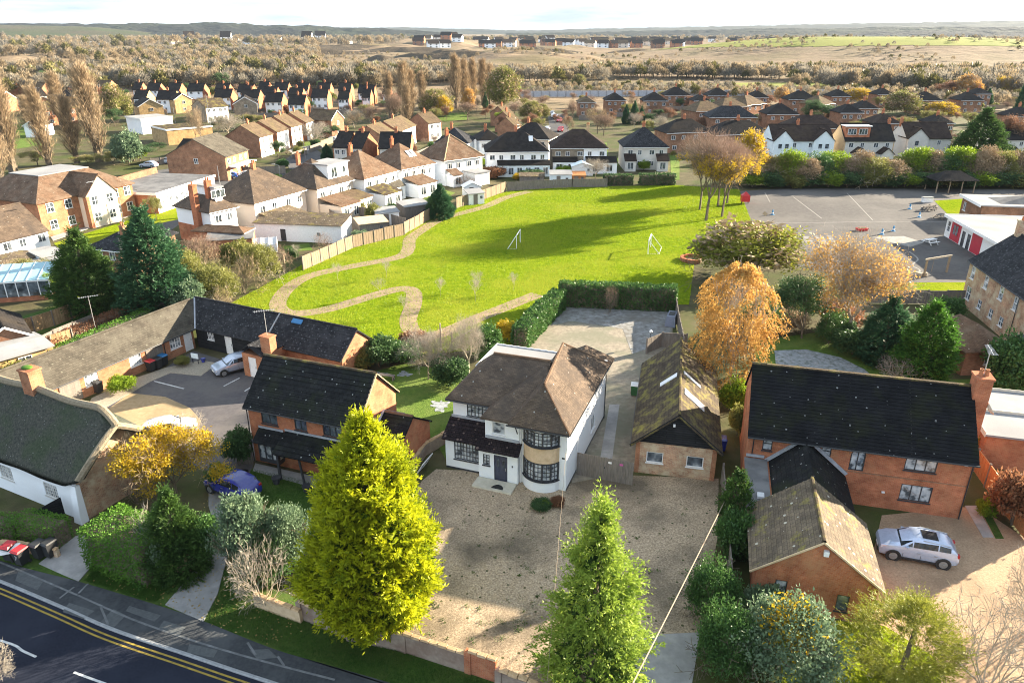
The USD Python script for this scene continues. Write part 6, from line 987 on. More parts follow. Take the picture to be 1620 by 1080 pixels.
semi('garage', 'tan rendered garage with a flat pale roof behind the long barn', (-20, 575), (88, 545), 4.5, 'gable', 'felt', 'buff_brick', z=2.3, pitch=5, up=0, low=1, chim=(), ridge=False, cat='garage').done()
# terraces with brown roofs near the turning circle, brown terrace by the trees
hb = dict(roof='gable', rm='tan_roof', wm='white_render', gm='brown_brick', pitch=30, depth=9.0)
row('along the turning lane', [(410, 433, 217, 211), (438, 458, 209, 203), (460, 479, 201, 196), (484, 498, 194, 190)], noun='white fronted brown roofed terrace house', up=2, low=2, **hb)
row('above the turning circle', [(524, 550, 232, 233), (551, 574, 233, 234), (597, 650, 234, 234)], 'gable', 'dark_roof', 'grey_render', 'orange_brick', noun='pale dark roofed terrace house', up=2, low=2)
row('below the bare street tree', [(606, 628, 216, 209), (632, 659, 208, 197), (677, 700, 195, 192)], 'gable', 'tan_roof', 'white_render', 'brown_brick', pitch=30, noun='tan roofed terrace house', up=2, low=2)
row('in the stepped terrace beyond the lime green tree', [(800, 813, 180, 178), (808, 821, 189, 187), (814, 826, 199, 197)], 'gable', 'tan_roof', 'brown_brick', pitch=34, noun='narrow brown terrace house', up=1, low=1, depth=6, z=4.2)
semi('house', 'small dark brick house left of the leaning street trees', (524, 190), (545, 186), 8, 'front', 'tan_roof', 'brown_brick', pitch=35, up=1, low=1, chim=()).done()
# the hipped houses of the estate on the right
hp = dict(roof='hip', rm='dark_roof', wm='brown_brick', pitch=35, depth=8.5)
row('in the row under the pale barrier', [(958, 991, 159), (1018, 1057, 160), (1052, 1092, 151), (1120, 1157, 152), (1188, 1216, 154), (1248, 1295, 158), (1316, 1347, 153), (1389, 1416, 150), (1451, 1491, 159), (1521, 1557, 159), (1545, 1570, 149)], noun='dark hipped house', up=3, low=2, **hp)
row('among the sunlit tan roofs', [(915, 943, 163, 163, dict(rm='tan_roof')), (1098, 1124, 160, 160, dict(rm='dark_roof')), (1101, 1149, 177, 175, dict(rm='tan_roof')), (1142, 1184, 171, 169, dict(rm='tan_roof')), (1182, 1212, 167, 164, dict(rm='tan_roof')), (1298, 1321, 166, 164, dict(rm='tan_roof')), (1359, 1391, 172, 172, {})], noun='hipped house', up=3, low=2, **hp)
row('in the nearer row behind the pale cottages', [(1055, 1129, 211, 209, dict(up=4)), (1133, 1222, 214, 212, dict(up=0, low=0, wm='brown_brick')), (1122, 1198, 186, 186, dict(rm='slate')), (1214, 1264, 181, 181), (1247, 1333, 203, 203, dict(rm='plum_roof', up=0)), (1330, 1367, 179, 179, {}), (1385, 1427, 196, 196, dict(rm='plum_roof')), (1478, 1511, 196, 196), (1604, 1645, 185, 185)], noun='dark hipped house', up=3, low=3, **hp)
# acoustic barrier
nb = thing('noise_barrier', 'long pale blue grey barrier wall across the far edge of the estate', 'barrier', (*at(818, 154)[:2], 0)); a, b = at(818, 154)[:2], at(1345, 151)[:2]; n_ = 42
for i in range(n_):
    p, q = (b - a) * i / n_, (b - a) * (i + 0.985) / n_; MB().bar((*p, 1.4), (*q, 1.4), 0.12, 2.7).build('panel', 'lead', nb)
for i in range(n_ + 1): p = (b - a) * i / n_; MB().box(p[0] - 0.1, p[0] + 0.1, p[1] - 0.25, p[1] - 0.05, 0, 2.9).build('post', 'post_metal', nb)
# the far housing estate below the hills: small individual houses
stage.CreateClassPrim('/World/FarKinds')
for i, (wm, rm) in enumerate((('white_render', 'plum_roof'), ('orange_brick', 'dark_roof'), ('cream_render', 'tan_roof'), ('brown_brick', 'plum_roof'))):
    UsdGeom.Xform.Define(stage, f'/World/FarKinds/far_house_{"abcd"[i]}'); p = f'/World/FarKinds/far_house_{"abcd"[i]}'
    MB().hull([(x, y, z) for x in (-5, 5) for y in (-4, 4) for z in (0, 5)] + [(-5, 0, 8), (5, 0, 8)]).build('wall', wm, p); q = MB()
    for s_ in (-1, 1): q.hull([(x, y, z + d) for x in (-5.3, 5.3) for y, z in ((s_ * 4.5, 4.7), (0, 8.1)) for d in (0, 0.2)])
    q.build('roof', rm, p); MB().box(-3.4, -2.0, -4.06, -3.98, 1, 2.2).box(2, 3.4, -4.06, -3.98, 1, 2.2).box(-3.4, -2.0, -4.06, -3.98, 3.4, 4.5).box(2, 3.4, -4.06, -3.98, 3.4, 4.5).build('window', 'glass', p)
rng = R(12); FL = {'a': 'white walled house in the distant estate below the hills', 'b': 'red brick house in the distant housing estate below the hills', 'c': 'cream house with a tan roof in the distant housing estate', 'd': 'brown brick house in the distant housing estate below the hills'}
for i in range(110):
    px = rng.uniform(660, 1085) if i < 80 else rng.uniform(1000, 1330); d = rng.uniform(1350, 1900) if i < 80 else rng.uniform(1700, 2300); t = float(px_theta(px)); x, y = d * math.sin(t), d * math.cos(t); kk = 'abcd'[int(rng.choice(4, p=[0.4, 0.25, 0.2, 0.15]))]
    
    thing('far_house', FL[kk], 'house', (x, y, float(land(np.array([x]), np.array([y]))[0]) - 0.1), rng.uniform(-25, 25), FL[kk].replace('house', 'houses', 1), (1.9, 1.4, 1.6), f'/World/FarKinds/far_house_{kk}')
for i in range(26):
    px = rng.uniform(220, 560); d = rng.uniform(1700, 2300); t = float(px_theta(px)); thing('far_building', 'pale building in the distant town among the woods at the left', 'building', (d * math.sin(t), d * math.cos(t), 0), rng.uniform(-30, 30), 'pale buildings of the distant town at the left', (2.2, 1.4, 1.6 if i % 6 else 3.2), f'/World/FarKinds/far_house_{"ac"[i % 2]}')
for i, (px, y_, wdt) in enumerate([(40, 78, 60), (66, 80, 44), (112, 75, 34), (150, 73, 26)]):
    b = at(px, y_); h = House('warehouse', f'long white warehouse, {ORD[i]} from the left below the green hill', b, 4, 'warehouse'); w_ = wdt * 1.1; h.wall(-w_ / 2, w_ / 2, 0, 22, 6.0, 'white_paint').gable_roof(-w_ / 2, w_ / 2, 0, 22, 6.0, 8.2, 'felt', 'x', 0.4, 0.2, None, 0.15, None).part('roller_door', 'lead', lambda q: q.box(-3, 3, -0.1, -0.01, 0, 4.5)).__class__; h.done()

ORDL = ORD + 'seventeenth eighteenth nineteenth twentieth twenty-first twenty-second'.split()
# ------------------------------------------------------------------ the two conifers in front and the trees near by
rng = R(101); g0 = at(602, 985); gh = hgt(575, 668, g0); t = thing('golden_conifer', 'big glowing yellow green conifer in front of the small red brick house', 'conifer', (g0[0], g0[1], 0))
put(str(t.GetPath()) + '/trunk', *trunk_only(gh * 0.9, 0.28, 3), 'bark')
gp = [(0, 1.9), (0.08, 2.8), (0.25, 3.3), (0.45, 3.05), (0.65, 2.5), (0.8, 1.8), (0.92, 0.95), (1.0, 0.15)]
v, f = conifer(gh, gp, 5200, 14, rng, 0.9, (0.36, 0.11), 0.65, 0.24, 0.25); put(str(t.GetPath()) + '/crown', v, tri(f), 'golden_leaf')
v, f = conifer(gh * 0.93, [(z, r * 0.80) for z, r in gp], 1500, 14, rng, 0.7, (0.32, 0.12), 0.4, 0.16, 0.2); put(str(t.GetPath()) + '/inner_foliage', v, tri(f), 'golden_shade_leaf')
rng = R(102); c0 = at(935, 1090); ch = hgt(945, 790, c0); t = thing('cypress', 'tall loose light green conifer standing on the gravel drive', 'conifer', (c0[0], c0[1], 0))
put(str(t.GetPath()) + '/trunk', *trunk_only(ch * 0.95, 0.22, 5), 'bark'); cp = [(0, 2.0), (0.1, 2.35), (0.3, 2.15), (0.5, 1.7), (0.7, 1.1), (0.85, 0.55), (1.0, 0.06)]
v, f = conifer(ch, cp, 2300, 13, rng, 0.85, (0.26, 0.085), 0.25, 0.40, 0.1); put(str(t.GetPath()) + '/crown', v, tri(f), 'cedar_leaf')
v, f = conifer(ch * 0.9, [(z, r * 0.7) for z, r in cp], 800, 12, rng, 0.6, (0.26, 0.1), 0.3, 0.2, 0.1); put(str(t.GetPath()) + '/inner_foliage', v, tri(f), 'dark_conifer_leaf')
# golden birch: weeping veils of orange leaves
b0 = at(1152, 622); bh = hgt(1165, 412, b0); rng = R(103); t = thing('birch', 'tall weeping birch in full orange autumn leaf beside the mossy roofed annexe', 'birch', (b0[0], b0[1], 0))
segs, T, D, rng2 = skeleton(131, bh * 0.8, 0.2, 3, 3, 0.28, 0.9, 0.3); put(str(t.GetPath()) + '/trunk', *limbs(segs, 5, 0.012), 'pale_bark'); n = 5200
zz = rng.random(n) ** 0.8; rr = np.interp(zz, [0, 0.15, 0.45, 0.75, 0.92, 1.0], [1.6, 2.6, 3.1, 2.8, 1.9, 0.9]) * (0.35 + 0.65 * rng.random(n) ** 0.5); th = rng.uniform(0, 6.283, n); rr *= 1 + 0.9 * (meshkit.noise(np.stack([np.cos(th) * 2, np.sin(th) * 2, zz * 5], -1), 6) - 0.5)
P = np.stack([rr * np.cos(th), rr * np.sin(th), 0.7 + zz * (bh - 0.9)], -1); keep = meshkit.fbm(P * 0.7, 3, 8) > 0.46; P = P[keep]
put(str(t.GetPath()) + '/crown', *(lambda q: (q[0], tri(q[1])))(spray(P, np.stack([np.cos(th[keep]) * 0.5, np.sin(th[keep]) * 0.5, -np.ones(keep.sum()) * 0.8], -1), 9, 0.85, 0.17, 0.11, rng, 0.8)), 'orange_leaf')
PL = lambda k, *a, **kw: plant(k, *a, **kw)
PL('big_olive_bush', (1235, 495), 455, 70, 'low olive bush at the back of the frosty lawn garden', 'shrub'); PL('lime_bush', (1290, 480), 452, 70, 'lime green bush under the half bare tree', 'shrub'); PL('big_dark_bush', (1205, 520), 470, 60, 'dark bush right of the orange birch', 'shrub'); PL('twiggy_bush', (1250, 520), 492, 60, 'twiggy brown bush behind the frosty lawn', 'shrub'); PL('big_dark_bush', (1320, 540), 495, 60, 'dark bush at the foot of the half bare tree', 'shrub')
PL('round_willow', (1178, 438), 350, 178, 'round yellow green tree behind the orange birch')
PL('half_bare_tree', (1338, 545), 372, 150, 'half bare tree with a last veil of orange leaves before the playground', rot=40)
PL('dark_conifer', (146, 492), 362, 92, 'green gold conifer left of the taller dark one, behind the barns', 'conifer')
PL('blue_conifer', (252, 492), 330, 110, 'taller deep green conifer behind the long barn roof', 'conifer')
PL('green_tree', (1268, 535), 440, 95, 'dark round evergreen between the birch and the half bare tree'); PL('blue_conifer', (1395, 572), 470, 85, 'blue green conifer left of the brighter bushy one', 'conifer'); PL('bright_conifer', (1455, 600), 478, 80, 'bright green bushy conifer beside the low brick outhouse', 'conifer')
PL('grey_shrub', (1422, 560), 500, 60, 'pale green shrub between two conifers', 'shrub'); PL('laurel_shrub', (1497, 505), 470, 40, 'dark clipped shrub at the corner of the long brick house', 'shrub'); PL('laurel_shrub', (1592, 612), 532, 66, 'large rounded dark evergreen in front of the long brick house', 'shrub')
PL('bare_shrub_a', (1418, 605), 562, 70, 'pale bare shrub beyond the blue black roof', 'shrub'); PL('rust_shrub', (1330, 520), 480, 60, 'reddish shrub under the half bare tree', 'shrub'); PL('dark_shrub', (1348, 560), 520, 60, 'dark low shrub at the edge of the frosty lawn', 'shrub'); PL('olive_shrub', (1300, 470), 445, 80, 'yellow green low shrub at the edge of the school lawn', 'shrub')
PL('lime_shrub', (1160, 655), 600, 46, 'sunlit yellow green shrub squeezed between the annexe and the large brick house', 'shrub'); PL('olive_shrub', (1165, 690), 640, 30, 'small pale shrub at the side of the annexe', 'shrub')
# the yellow tree by the cottage, hedges on the road
PL('yellow_tree', (282, 792), 650, 150, 'spreading tree with bright yellow autumn leaves at the gable of the thatched cottage', height=5.6)
PL('bare_shrub_c', (215, 795), 760, 70, 'brown bare bush under the yellow tree', 'shrub'); PL('bare_shrub_a', (300, 690), 655, 60, 'bare pale shrub beside the white car', 'shrub')
hedge('hedge', 'tall square clipped hedge with a brown wall at its foot, left of the drive', [at(172, 878)[:2], at(258, 912)[:2]], 2.9, 2.9, 'hedge_leaf', 190, 0.14)
hedge('hedge', 'low clipped bright green hedge in front of the thatched cottage', [at(-60, 842)[:2], at(38, 852)[:2]], 1.2, 1.45, 'hedge_leaf', 190, 0.12, seed=6); hedge('hedge', 'rounded green hedge end above the wheelie bins', [at(40, 848)[:2], at(104, 862)[:2]], 1.4, 1.7, 'hedge_leaf', 190, 0.12, seed=7)
PL('dark_conifer', (288, 905), 772, 95, 'dense green conifer rising out of the tall hedge', 'conifer'); PL('grey_shrub', (262, 905), 822, 60, 'blue green bush at the front of the tall hedge', 'shrub'); PL('bare_shrub_a', (262, 890), 800, 95, 'dead pale branches hanging over the tall hedge', 'shrub'); PL('laurel_shrub', (325, 890), 815, 55, 'dark hedge corner beside the shared drive', 'shrub')
PL('big_grey_bush', (400, 905), 785, 100, 'big grey green bush at the right of the shared drive', 'shrub'); PL('big_grey_bush', (462, 900), 800, 80, 'pale leaved bush against the golden conifer', 'shrub'); PL('big_dark_bush', (430, 915), 840, 80, 'dark bush between the two pale ones', 'shrub'); PL('bare_shrub_a', (420, 960), 858, 105, 'pale bare shrub in front of the grey green bushes', 'shrub')
PL('dark_shrub', (378, 735), 680, 46, 'dark evergreen at the left corner of the small red brick house', 'shrub'); PL('laurel_shrub', (352, 770), 735, 40, 'dark bush behind the blue car', 'shrub')
# right foreground
PL('leafy_column', (1157, 850), 742, 56, 'pale leaved young tree at the end of the overhead cable', 'tree'); PL('laurel_shrub', (1158, 880), 812, 60, 'dark bush under the pale leaved young tree', 'shrub'); PL('big_dark_bush', (1125, 975), 890, 95, 'dark green bush at the right of the gravel drive', 'shrub'); PL('big_dark_bush', (1145, 1060), 960, 110, 'dark bush at the bottom behind the yellow flowering one', 'shrub')
PL('flowering_bush', (1235, 1075), 955, 170, 'grey green bush with yellow leaves in front of the brick wing', 'shrub'); PL('bare_shrub_a', (1300, 1075), 1000, 100, 'bare pale twigs in front of the brick wing', 'shrub'); PL('grey_shrub', (1205, 975), 925, 60, 'thin pale shrub under the left window of the brick wing', 'shrub')
PL('feathery_tree', (1420, 1075), 900, 175, 'feathery yellow green tree right of the brick wing', height=5.2); PL('bare_shrub_a', (1560, 1085), 965, 180, 'mass of bare grey branches at the bottom right corner', 'shrub'); PL('bare_shrub_a', (1625, 1000), 870, 90, 'bare pale branches reaching in from the right edge', 'shrub'); PL('bare_shrub_a', (-5, 1085), 1025, 60, 'pale bare branches at the bottom left corner above the road', 'shrub')
PL('rust_shrub', (1600, 830), 748, 70, 'orange leaved shrub by the orange board fence', 'shrub'); PL('yellow_shrub', (1548, 720), 680, 34, 'yellow climber on the right corner of the large brick house', 'shrub'); PL('lime_shrub', (1556, 818), 790, 26, 'small pale shrub on the path at the corner of the large brick house', 'shrub')
# between the red house and the white house
PL('dark_shrub', (600, 580), 535, 60, 'dark shrub at the end of the black boarded barn', 'shrub'); PL('olive_shrub', (572, 585), 550, 40, 'yellow green shrub under the lit barn gable', 'shrub'); PL('laurel_shrub', (640, 575), 540, 60, 'dark shrub behind the frosty lawn', 'shrub'); PL('bare_tree_c', (678, 600), 520, 85, 'small bare fruit tree with grey twigs on the back lawn'); PL('bare_tree_c', (742, 592), 500, 70, 'pale bare tree leaning beside the flat roof of the white house')
PL('dark_shrub', (712, 610), 565, 60, 'dark shrub by the left corner of the white house', 'shrub'); PL('laurel_shrub', (770, 565), 515, 50, 'dark green shrub by the pale flat roof', 'shrub'); PL('yellow_shrub', (803, 540), 508, 36, 'small bright yellow shrub at the end of the laurel hedge', 'shrub'); PL('rust_shrub', (655, 560), 528, 50, 'brown shrub in the hedge of the back lawn', 'shrub'); PL('bare_shrub_c', (705, 560), 520, 60, 'bare shrub by the wooden gateway', 'shrub')
hedge('laurel_hedge', 'tall dark laurel hedge along the far end of the pale yard', [at(885, 482)[:2], at(980, 486)[:2], at(1068, 490)[:2]], 1.6, 2.7, 'laurel_leaf', 110, 0.24, seed=11, wob=0.2); hedge('laurel_hedge', 'laurel hedge running down the left side of the pale yard', [at(884, 488)[:2], at(852, 518)[:2], at(822, 552)[:2]], 1.6, 2.3, 'laurel_leaf', 120, 0.24, seed=12, wob=0.2)
PL('bare_shrub_c', (964, 495), 452, 30, 'small brown tree before the far laurel hedge', 'tree')
PL('dark_shrub', (855, 803), 790, 36, 'low dark plant in the bed before the curved bay', 'shrub', height=0.5); PL('rust_shrub', (882, 800), 785, 24, 'small reddish plant before the curved bay', 'shrub', height=0.6); PL('lime_shrub', (862, 802), 790, 16, 'small yellow green plant before the curved bay', 'shrub', height=0.5)
# the scrub along the field edge on the left, and hedge behind barn
for i, (px, py, top, w_, k, lab) in enumerate([(300, 470, 395, 60, 'big_olive_bush', 'olive scrub right of the tall dark conifer'), (330, 455, 380, 60, 'bare_shrub_b', 'brown bare scrub behind the long barn'), (345, 482, 420, 70, 'big_olive_bush', 'pale scrub by the field corner'), (385, 465, 395, 70, 'bare_shrub_b', 'brown scrub in the middle of the field edge'), (415, 450, 385, 60, 'big_olive_bush', 'olive bush on the field edge'), (440, 440, 385, 50, 'bare_shrub_c', 'rosy bare bush on the field edge'), (380, 425, 380, 50, 'olive_shrub', 'bush behind the wooden garden frame'), (300, 500, 445, 50, 'grey_shrub', 'pale green bush at the foot of the dark conifer'), (318, 420, 372, 56, 'bare_tree_b', 'bare garden tree left of the flat garage'), (463, 408, 392, 18, 'laurel_shrub', 'small dark shrub on the garden fence'), (510, 400, 368, 44, 'bare_shrub_c', 'bare pinkish shrub in front of the white bungalow extension'), (345, 400, 372, 36, 'bare_shrub_b', 'bare bush against the brick garage'), (360, 500, 450, 40, 'bare_shrub_b', 'bare scrub beside the field path')]):
    PL(k, (px, py), top, w_, lab, 'shrub' if 'shrub' in k else 'tree')
hedge('hedge', 'clipped green hedge running behind the long grey barn roof', [at(88, 575)[:2], at(238, 508)[:2]], 1.3, 1.5, 'hedge_leaf', 90, 0.16, seed=14); hedge('dead_hedge', 'low bank of brown cut branches behind the green hedge', [at(75, 556)[:2], at(232, 490)[:2]], 1.7, 1.2, 'rust_leaf', 90, 0.2, seed=15)
PL('olive_shrub', (35, 600), 570, 50, 'olive shrub at the left end of the long barn', 'shrub'); PL('laurel_shrub', (60, 605), 578, 40, 'dark shrub at the left end of the long barn', 'shrub'); PL('olive_shrub', (95, 580), 552, 40, 'yellowing shrub beside the tan garage', 'shrub'); PL('lime_shrub', (195, 620), 594, 36, 'spiky yucca like plant on the gravel bed', 'plant'); PL('olive_shrub', (289, 578), 563, 22, 'low grassy plant by the barn corner', 'plant')
PL('olive_tree', (45, 452), 410, 70, 'olive bush left of the conservatory roof', 'shrub'); PL('lime_tree', (92, 470), 430, 36, 'little green tree beside the conservatory', 'tree', height=3.0)
# the tall limes at the corner of the field
for i, (px, py, top, w_, lab) in enumerate([(1117, 349, 212, 84, 'tallest'), (1142, 343, 216, 70, 'front right'), (1107, 332, 215, 70, 'second'), (1136, 326, 218, 66, 'rear'), (1150, 322, 225, 60, 'rear right')]):
    PL('field_tree', (px, py), top, w_ * 1.25, f'{lab} of the half bare trees clustered at the field corner', group=None)
# school hedge: bushes behind the playground
rng = R(300); hk = ['big_olive_bush', 'twiggy_bush', 'big_olive_bush', 'lime_bush', 'twiggy_bush', 'big_dark_bush', 'lime_bush', 'bare_shrub_c', 'twiggy_bush']
for i, px in enumerate(np.linspace(1185, 1640, 22)): PL(hk[i % 9], (float(px), 292 + rng.uniform(-5, 3)), 238 + rng.uniform(-6, 14), 52 + rng.uniform(-8, 14), f'{ORDL[i]} tree from the left in the thick hedge behind the playground')
for i, px in enumerate(np.linspace(1190, 1640, 16)): PL(['lime_shrub', 'dark_shrub', 'olive_shrub', 'dark_shrub'][i % 4], (float(px), 296), 272, 44, f'low bush, {ORDL[i]} from the left along the back of the playground', 'shrub')
PL('round_yellow', (1180, 290), 208, 60, 'yellow tree right of the field corner trees'); PL('dark_conifer', (1542, 262), 172, 74, 'large dark conifer in front of the white cottages', 'conifer'); PL('rust_tree', (1592, 250), 180, 50, 'round rosy bare tree right of the dark conifer')
# field row gardens
PL('blue_conifer', (698, 345), 292, 44, 'bushy dark green evergreen at the corner of the field fence', 'tree'); PL('dark_shrub', (690, 345), 305, 30, 'dark bush leaning on the field fence', 'shrub')
for px, py, top, w_, k, lab in [(592, 352, 322, 28, 'olive_shrub', 'olive bush between the sheds'), (618, 338, 322, 20, 'dark_shrub', 'small round dark shrub between the sheds'), (566, 338, 318, 26, 'olive_shrub', 'yellowish bush by the garden summerhouse'), (525, 372, 356, 24, 'lime_shrub', 'low pale bush inside the garden fence'), (574, 380, 365, 34, 'grey_shrub', 'grey bush growing through the fence'), (700, 292, 272, 50, 'bare_shrub_b', 'brown bare bush behind the corner house'), (735, 296, 278, 40, 'bare_shrub_c', 'rosy bare bush near the corner of the fence'), (780, 282, 265, 40, 'rust_shrub', 'copper shrub in the garden of the long white pair'), (765, 280, 266, 26, 'rust_shrub', 'red brown shrub beside the copper one'), (818, 284, 274, 16, 'yellow_shrub', 'small orange shrub before the long white pair'), (840, 282, 268, 36, 'dark_shrub', 'dark bush before the long white pair'), (892, 275, 262, 24, 'lime_shrub', 'bright green bush before the plum roofed pair'), (942, 284, 250, 42, 'bare_tree_c', 'bushy bare tree before the plum roofed pair'), (1018, 270, 254, 18, 'lime_shrub', 'clipped green bush before the slate roofed pair'), (760, 262, 250, 22, 'lime_shrub', 'pale bush at the side of the long white pair')]:
    PL(k, (px, py), top, w_, lab, 'tree' if 'tree' in k else 'shrub')
hedge('hedge', 'dark clipped hedge at the far side of the field', [at(955, 292)[:2], at(1000, 292)[:2]], 1.6, 2.0, 'dark_shrub_leaf', 40, 0.3, seed=21); hedge('hedge', 'long dark clipped hedge at the far right corner of the field', [at(1012, 293)[:2], at(1066, 292)[:2]], 1.8, 2.2, 'dark_shrub_leaf', 40, 0.3, seed=22)
hedge('hedge', 'clipped hedge in front of the care home', [at(78, 366)[:2], at(122, 353)[:2]], 2.0, 1.5, 'olive_leaf', 40, 0.25, seed=23); hedge('hedge', 'yellow green low hedge at the right of the care home', [at(124, 352)[:2], at(210, 328)[:2]], 2.0, 1.2, 'lime_leaf', 40, 0.25, seed=24); hedge('hedge', 'olive bushes between care home and shop', [at(214, 326)[:2], at(238, 318)[:2]], 2.0, 1.6, 'olive_leaf', 40, 0.25, seed=25)
for i, (px, py) in enumerate([(535, 445), (602, 470), (612, 440), (697, 470), (752, 478), (757, 458), (813, 460), (640, 500), (470, 400 + 12)]): PL('sapling', (px, py), None, None, f'thin young sapling on the field, {ORDL[i]} from the left', height=2.4 if i != 4 else 3.0)
# poplars and trees of the left
for i, (px, py, top, w_) in enumerate([(22, 275, 118, 46), (80, 268, 135, 34), (122, 258, 150, 34), (158, 256, 96, 44), (52, 210, 150, 30), (5, 290, 160, 30), (100, 205, 112, 34), (140, 212, 105, 30), (8, 205, 110, 34)]): PL('poplar_' + 'abc'[i % 3], (px, py), top, w_ * 0.8, f'bare upright poplar behind the care home, {ORD[sorted([22, 80, 122, 158, 52, 5, 100, 140, 8]).index(px)]} from the left')
for i, (px, py, top, w_) in enumerate([(618, 190, 112, 18), (640, 192, 96, 24), (652, 190, 108, 20), (668, 178, 112, 18), (722, 172, 84, 22), (735, 170, 92, 20), (748, 168, 90, 18), (764, 166, 92, 18), (775, 165, 100, 16), (645, 205, 130, 20)]): PL('poplar_' + 'abc'[i % 3], (px, py), top, w_, f'bare poplar beyond the field, {ORD[sorted([618, 640, 652, 668, 722, 735, 748, 764, 775, 645]).index(px)]} from the left in the middle of the view')
for px, py, top, w_, k, lab in [(188, 196, 134, 44, 'round_olive', 'dense round olive tree right of the tall poplars'), (182, 200, 172, 26, 'green_tree', 'dark green tree under the round olive one'), (76, 142, 112, 22, 'green_tree', 'dark evergreen above the poplars at the left'), (85, 145, 118, 30, 'green_tree', 'dark evergreen beside the other one at the left'), (36, 130, 112, 18, 'yellow_tree', 'yellow tree at the left below the woods'), (205, 262, 208, 40, 'grey_shrub', 'ivy clad tree left of the car park'), (222, 255, 230, 40, 'green_tree', 'dark evergreen beside the white hall'), (212, 255, 232, 36, 'lime_shrub', 'yellow green bush left of the car park'), (250, 240, 226, 26, 'green_tree', 'clipped dark bush below the sandy flat building'), (180, 262, 240, 44, 'olive_tree', 'olive bushes behind the care home roof'), (140, 262, 245, 40, 'olive_tree', 'scrub behind the care home roof'), (60, 262, 238, 40, 'olive_tree', 'scrub between the poplars'), (248, 348, 310, 26, 'olive_tree', 'palm like tree in front of the shop'), (228, 400, 338, 44, 'bright_conifer', 'leafy bright tree in front of the shop street'), (312, 230, 165, 26, 'bare_tree_a', 'tall thin bare tree above the sandy flat building'), (320, 232, 170, 22, 'bare_tree_a', 'second tall thin bare tree above the sandy flat building'), (362, 218, 178, 50, 'bare_tree_c', 'bare tree beside the moss yellow roof'), (346, 205, 185, 26, 'green_tree', 'dark bush under the moss yellow roof'), (392, 205, 180, 30, 'olive_tree', 'olive tree behind the brown roofed terrace'), (410, 200, 182, 26, 'olive_tree', 'yellowish tree behind the brown roofed terrace'), (498, 232, 192, 56, 'bare_tree_c', 'wide bare street tree by the turning circle'), (518, 252, 228, 20, 'blue_conifer', 'small dark conifer by the turning circle'), (447, 268, 252, 20, 'laurel_shrub', 'clipped dark bush by the turning lane'), (450, 180, 165, 26, 'rust_shrub', 'orange bush between black roofs')]:
    PL(k, (px, py), top, w_, lab, 'shrub' if 'shrub' in k else 'tree')
for px, py, top, w_, k, lab in [(628, 200, 145, 34, 'bare_tree_b', 'rosy bare tree in front of the middle poplars'), (590, 200, 165, 40, 'bare_tree_b', 'brown bare tree left of the middle poplars'), (560, 202, 172, 34, 'bare_tree_c', 'bare tree behind the small dark brick house'), (690, 186, 142, 56, 'round_olive', 'spreading olive tree right of the middle poplars'), (702, 188, 152, 30, 'round_yellow', 'bright yellow tree in the middle of the estate'), (742, 160, 125, 26, 'round_yellow', 'yellow topped tree before the poplars'), (742, 182, 140, 26, 'round_orange', 'golden upright tree in the middle of the estate'), (740, 190, 160, 40, 'bare_tree_b', 'bare tree under the golden upright one'), (795, 175, 106, 62, 'round_olive', 'great round olive gold tree in the middle of the view'), (768, 172, 146, 10, 'blue_conifer', 'slim dark conifer beside the great round tree'), (798, 202, 176, 30, 'lime_tree', 'bright lime green tree behind the long white pair'), (840, 192, 160, 40, 'round_olive', 'yellowish tree left of the estate street'), (858, 190, 165, 26, 'round_olive', 'tree left of the parked cars'), (905, 200, 158, 22, 'bare_tree_b', 'thin bare tree right of the estate street'), (898, 212, 182, 20, 'bare_tree_a', 'bare street tree in front of the parked red car'), (945, 212, 168, 48, 'bare_tree_a', 'large brown bare tree behind the plum roofed pair'), (955, 215, 180, 36, 'bare_tree_b', 'bare tree behind the slate roofed pair'), (990, 196, 166, 14, 'blue_conifer', 'dark pointed conifer, left of the clump of three'), (1003, 195, 160, 16, 'blue_conifer', 'dark pointed conifer, tallest of the clump of three'), (1014, 196, 168, 12, 'blue_conifer', 'dark pointed conifer, right of the clump of three'), (1030, 196, 180, 22, 'green_tree', 'dark bush right of the pointed conifers'), (930, 170, 150, 26, 'bare_tree_b', 'rosy bare tree under the pale barrier'), (860, 172, 150, 30, 'bare_tree_b', 'bare tree under the left end of the pale barrier'), (1066, 184, 172, 18, 'rust_tree', 'orange bush in the middle of the dark hipped houses'), (1235, 165, 138, 26, 'round_orange', 'orange tree beyond the tan lit roofs'), (1218, 170, 150, 20, 'rust_tree', 'pinkish bare tree beyond the tan lit roofs'), (1278, 196, 158, 36, 'green_tree', 'dark clipped evergreen, left of a pair'), (1310, 196, 166, 50, 'green_tree', 'wide dark clipped evergreen, right of a pair'), (1357, 165, 140, 42, 'round_yellow', 'yellow tree above the dark hipped roofs on the right'), (1425, 185, 144, 54, 'round_olive', 'round gold green tree on the right'), (1488, 186, 162, 46, 'round_yellow', 'low spreading yellow tree on the right'), (1325, 140, 117, 20, 'round_orange', 'small orange tree on the far verge'), (1528, 156, 118, 38, 'round_orange', 'large orange tree at the far right'), (1495, 155, 128, 36, 'rust_tree', 'brown tree left of the large orange one'), (1582, 152, 122, 34, 'round_yellow', 'yellow tree at the far right'), (1615, 190, 118, 26, 'blue_conifer', 'tall dark conifer at the right edge'), (1560, 168, 140, 14, 'blue_conifer', 'slim dark conifer at the far right'), (1088, 215, 192, 30, 'round_olive', 'olive tree behind the field corner trees'), (1210, 238, 205, 50, 'round_yellow', 'gold tree left of the pale blue cottages'), (352, 143, 115, 24, 'green_tree', 'dark green conifer standing against the far green pitch'), (915, 140, 118, 26, 'round_olive', 'yellowish round tree behind the pale barrier')]:
    PL(k, (px, py), top, w_, lab, 'conifer' if 'conifer' in k else 'tree')
rng = R(310)   # bare trees scattered between the estate gardens
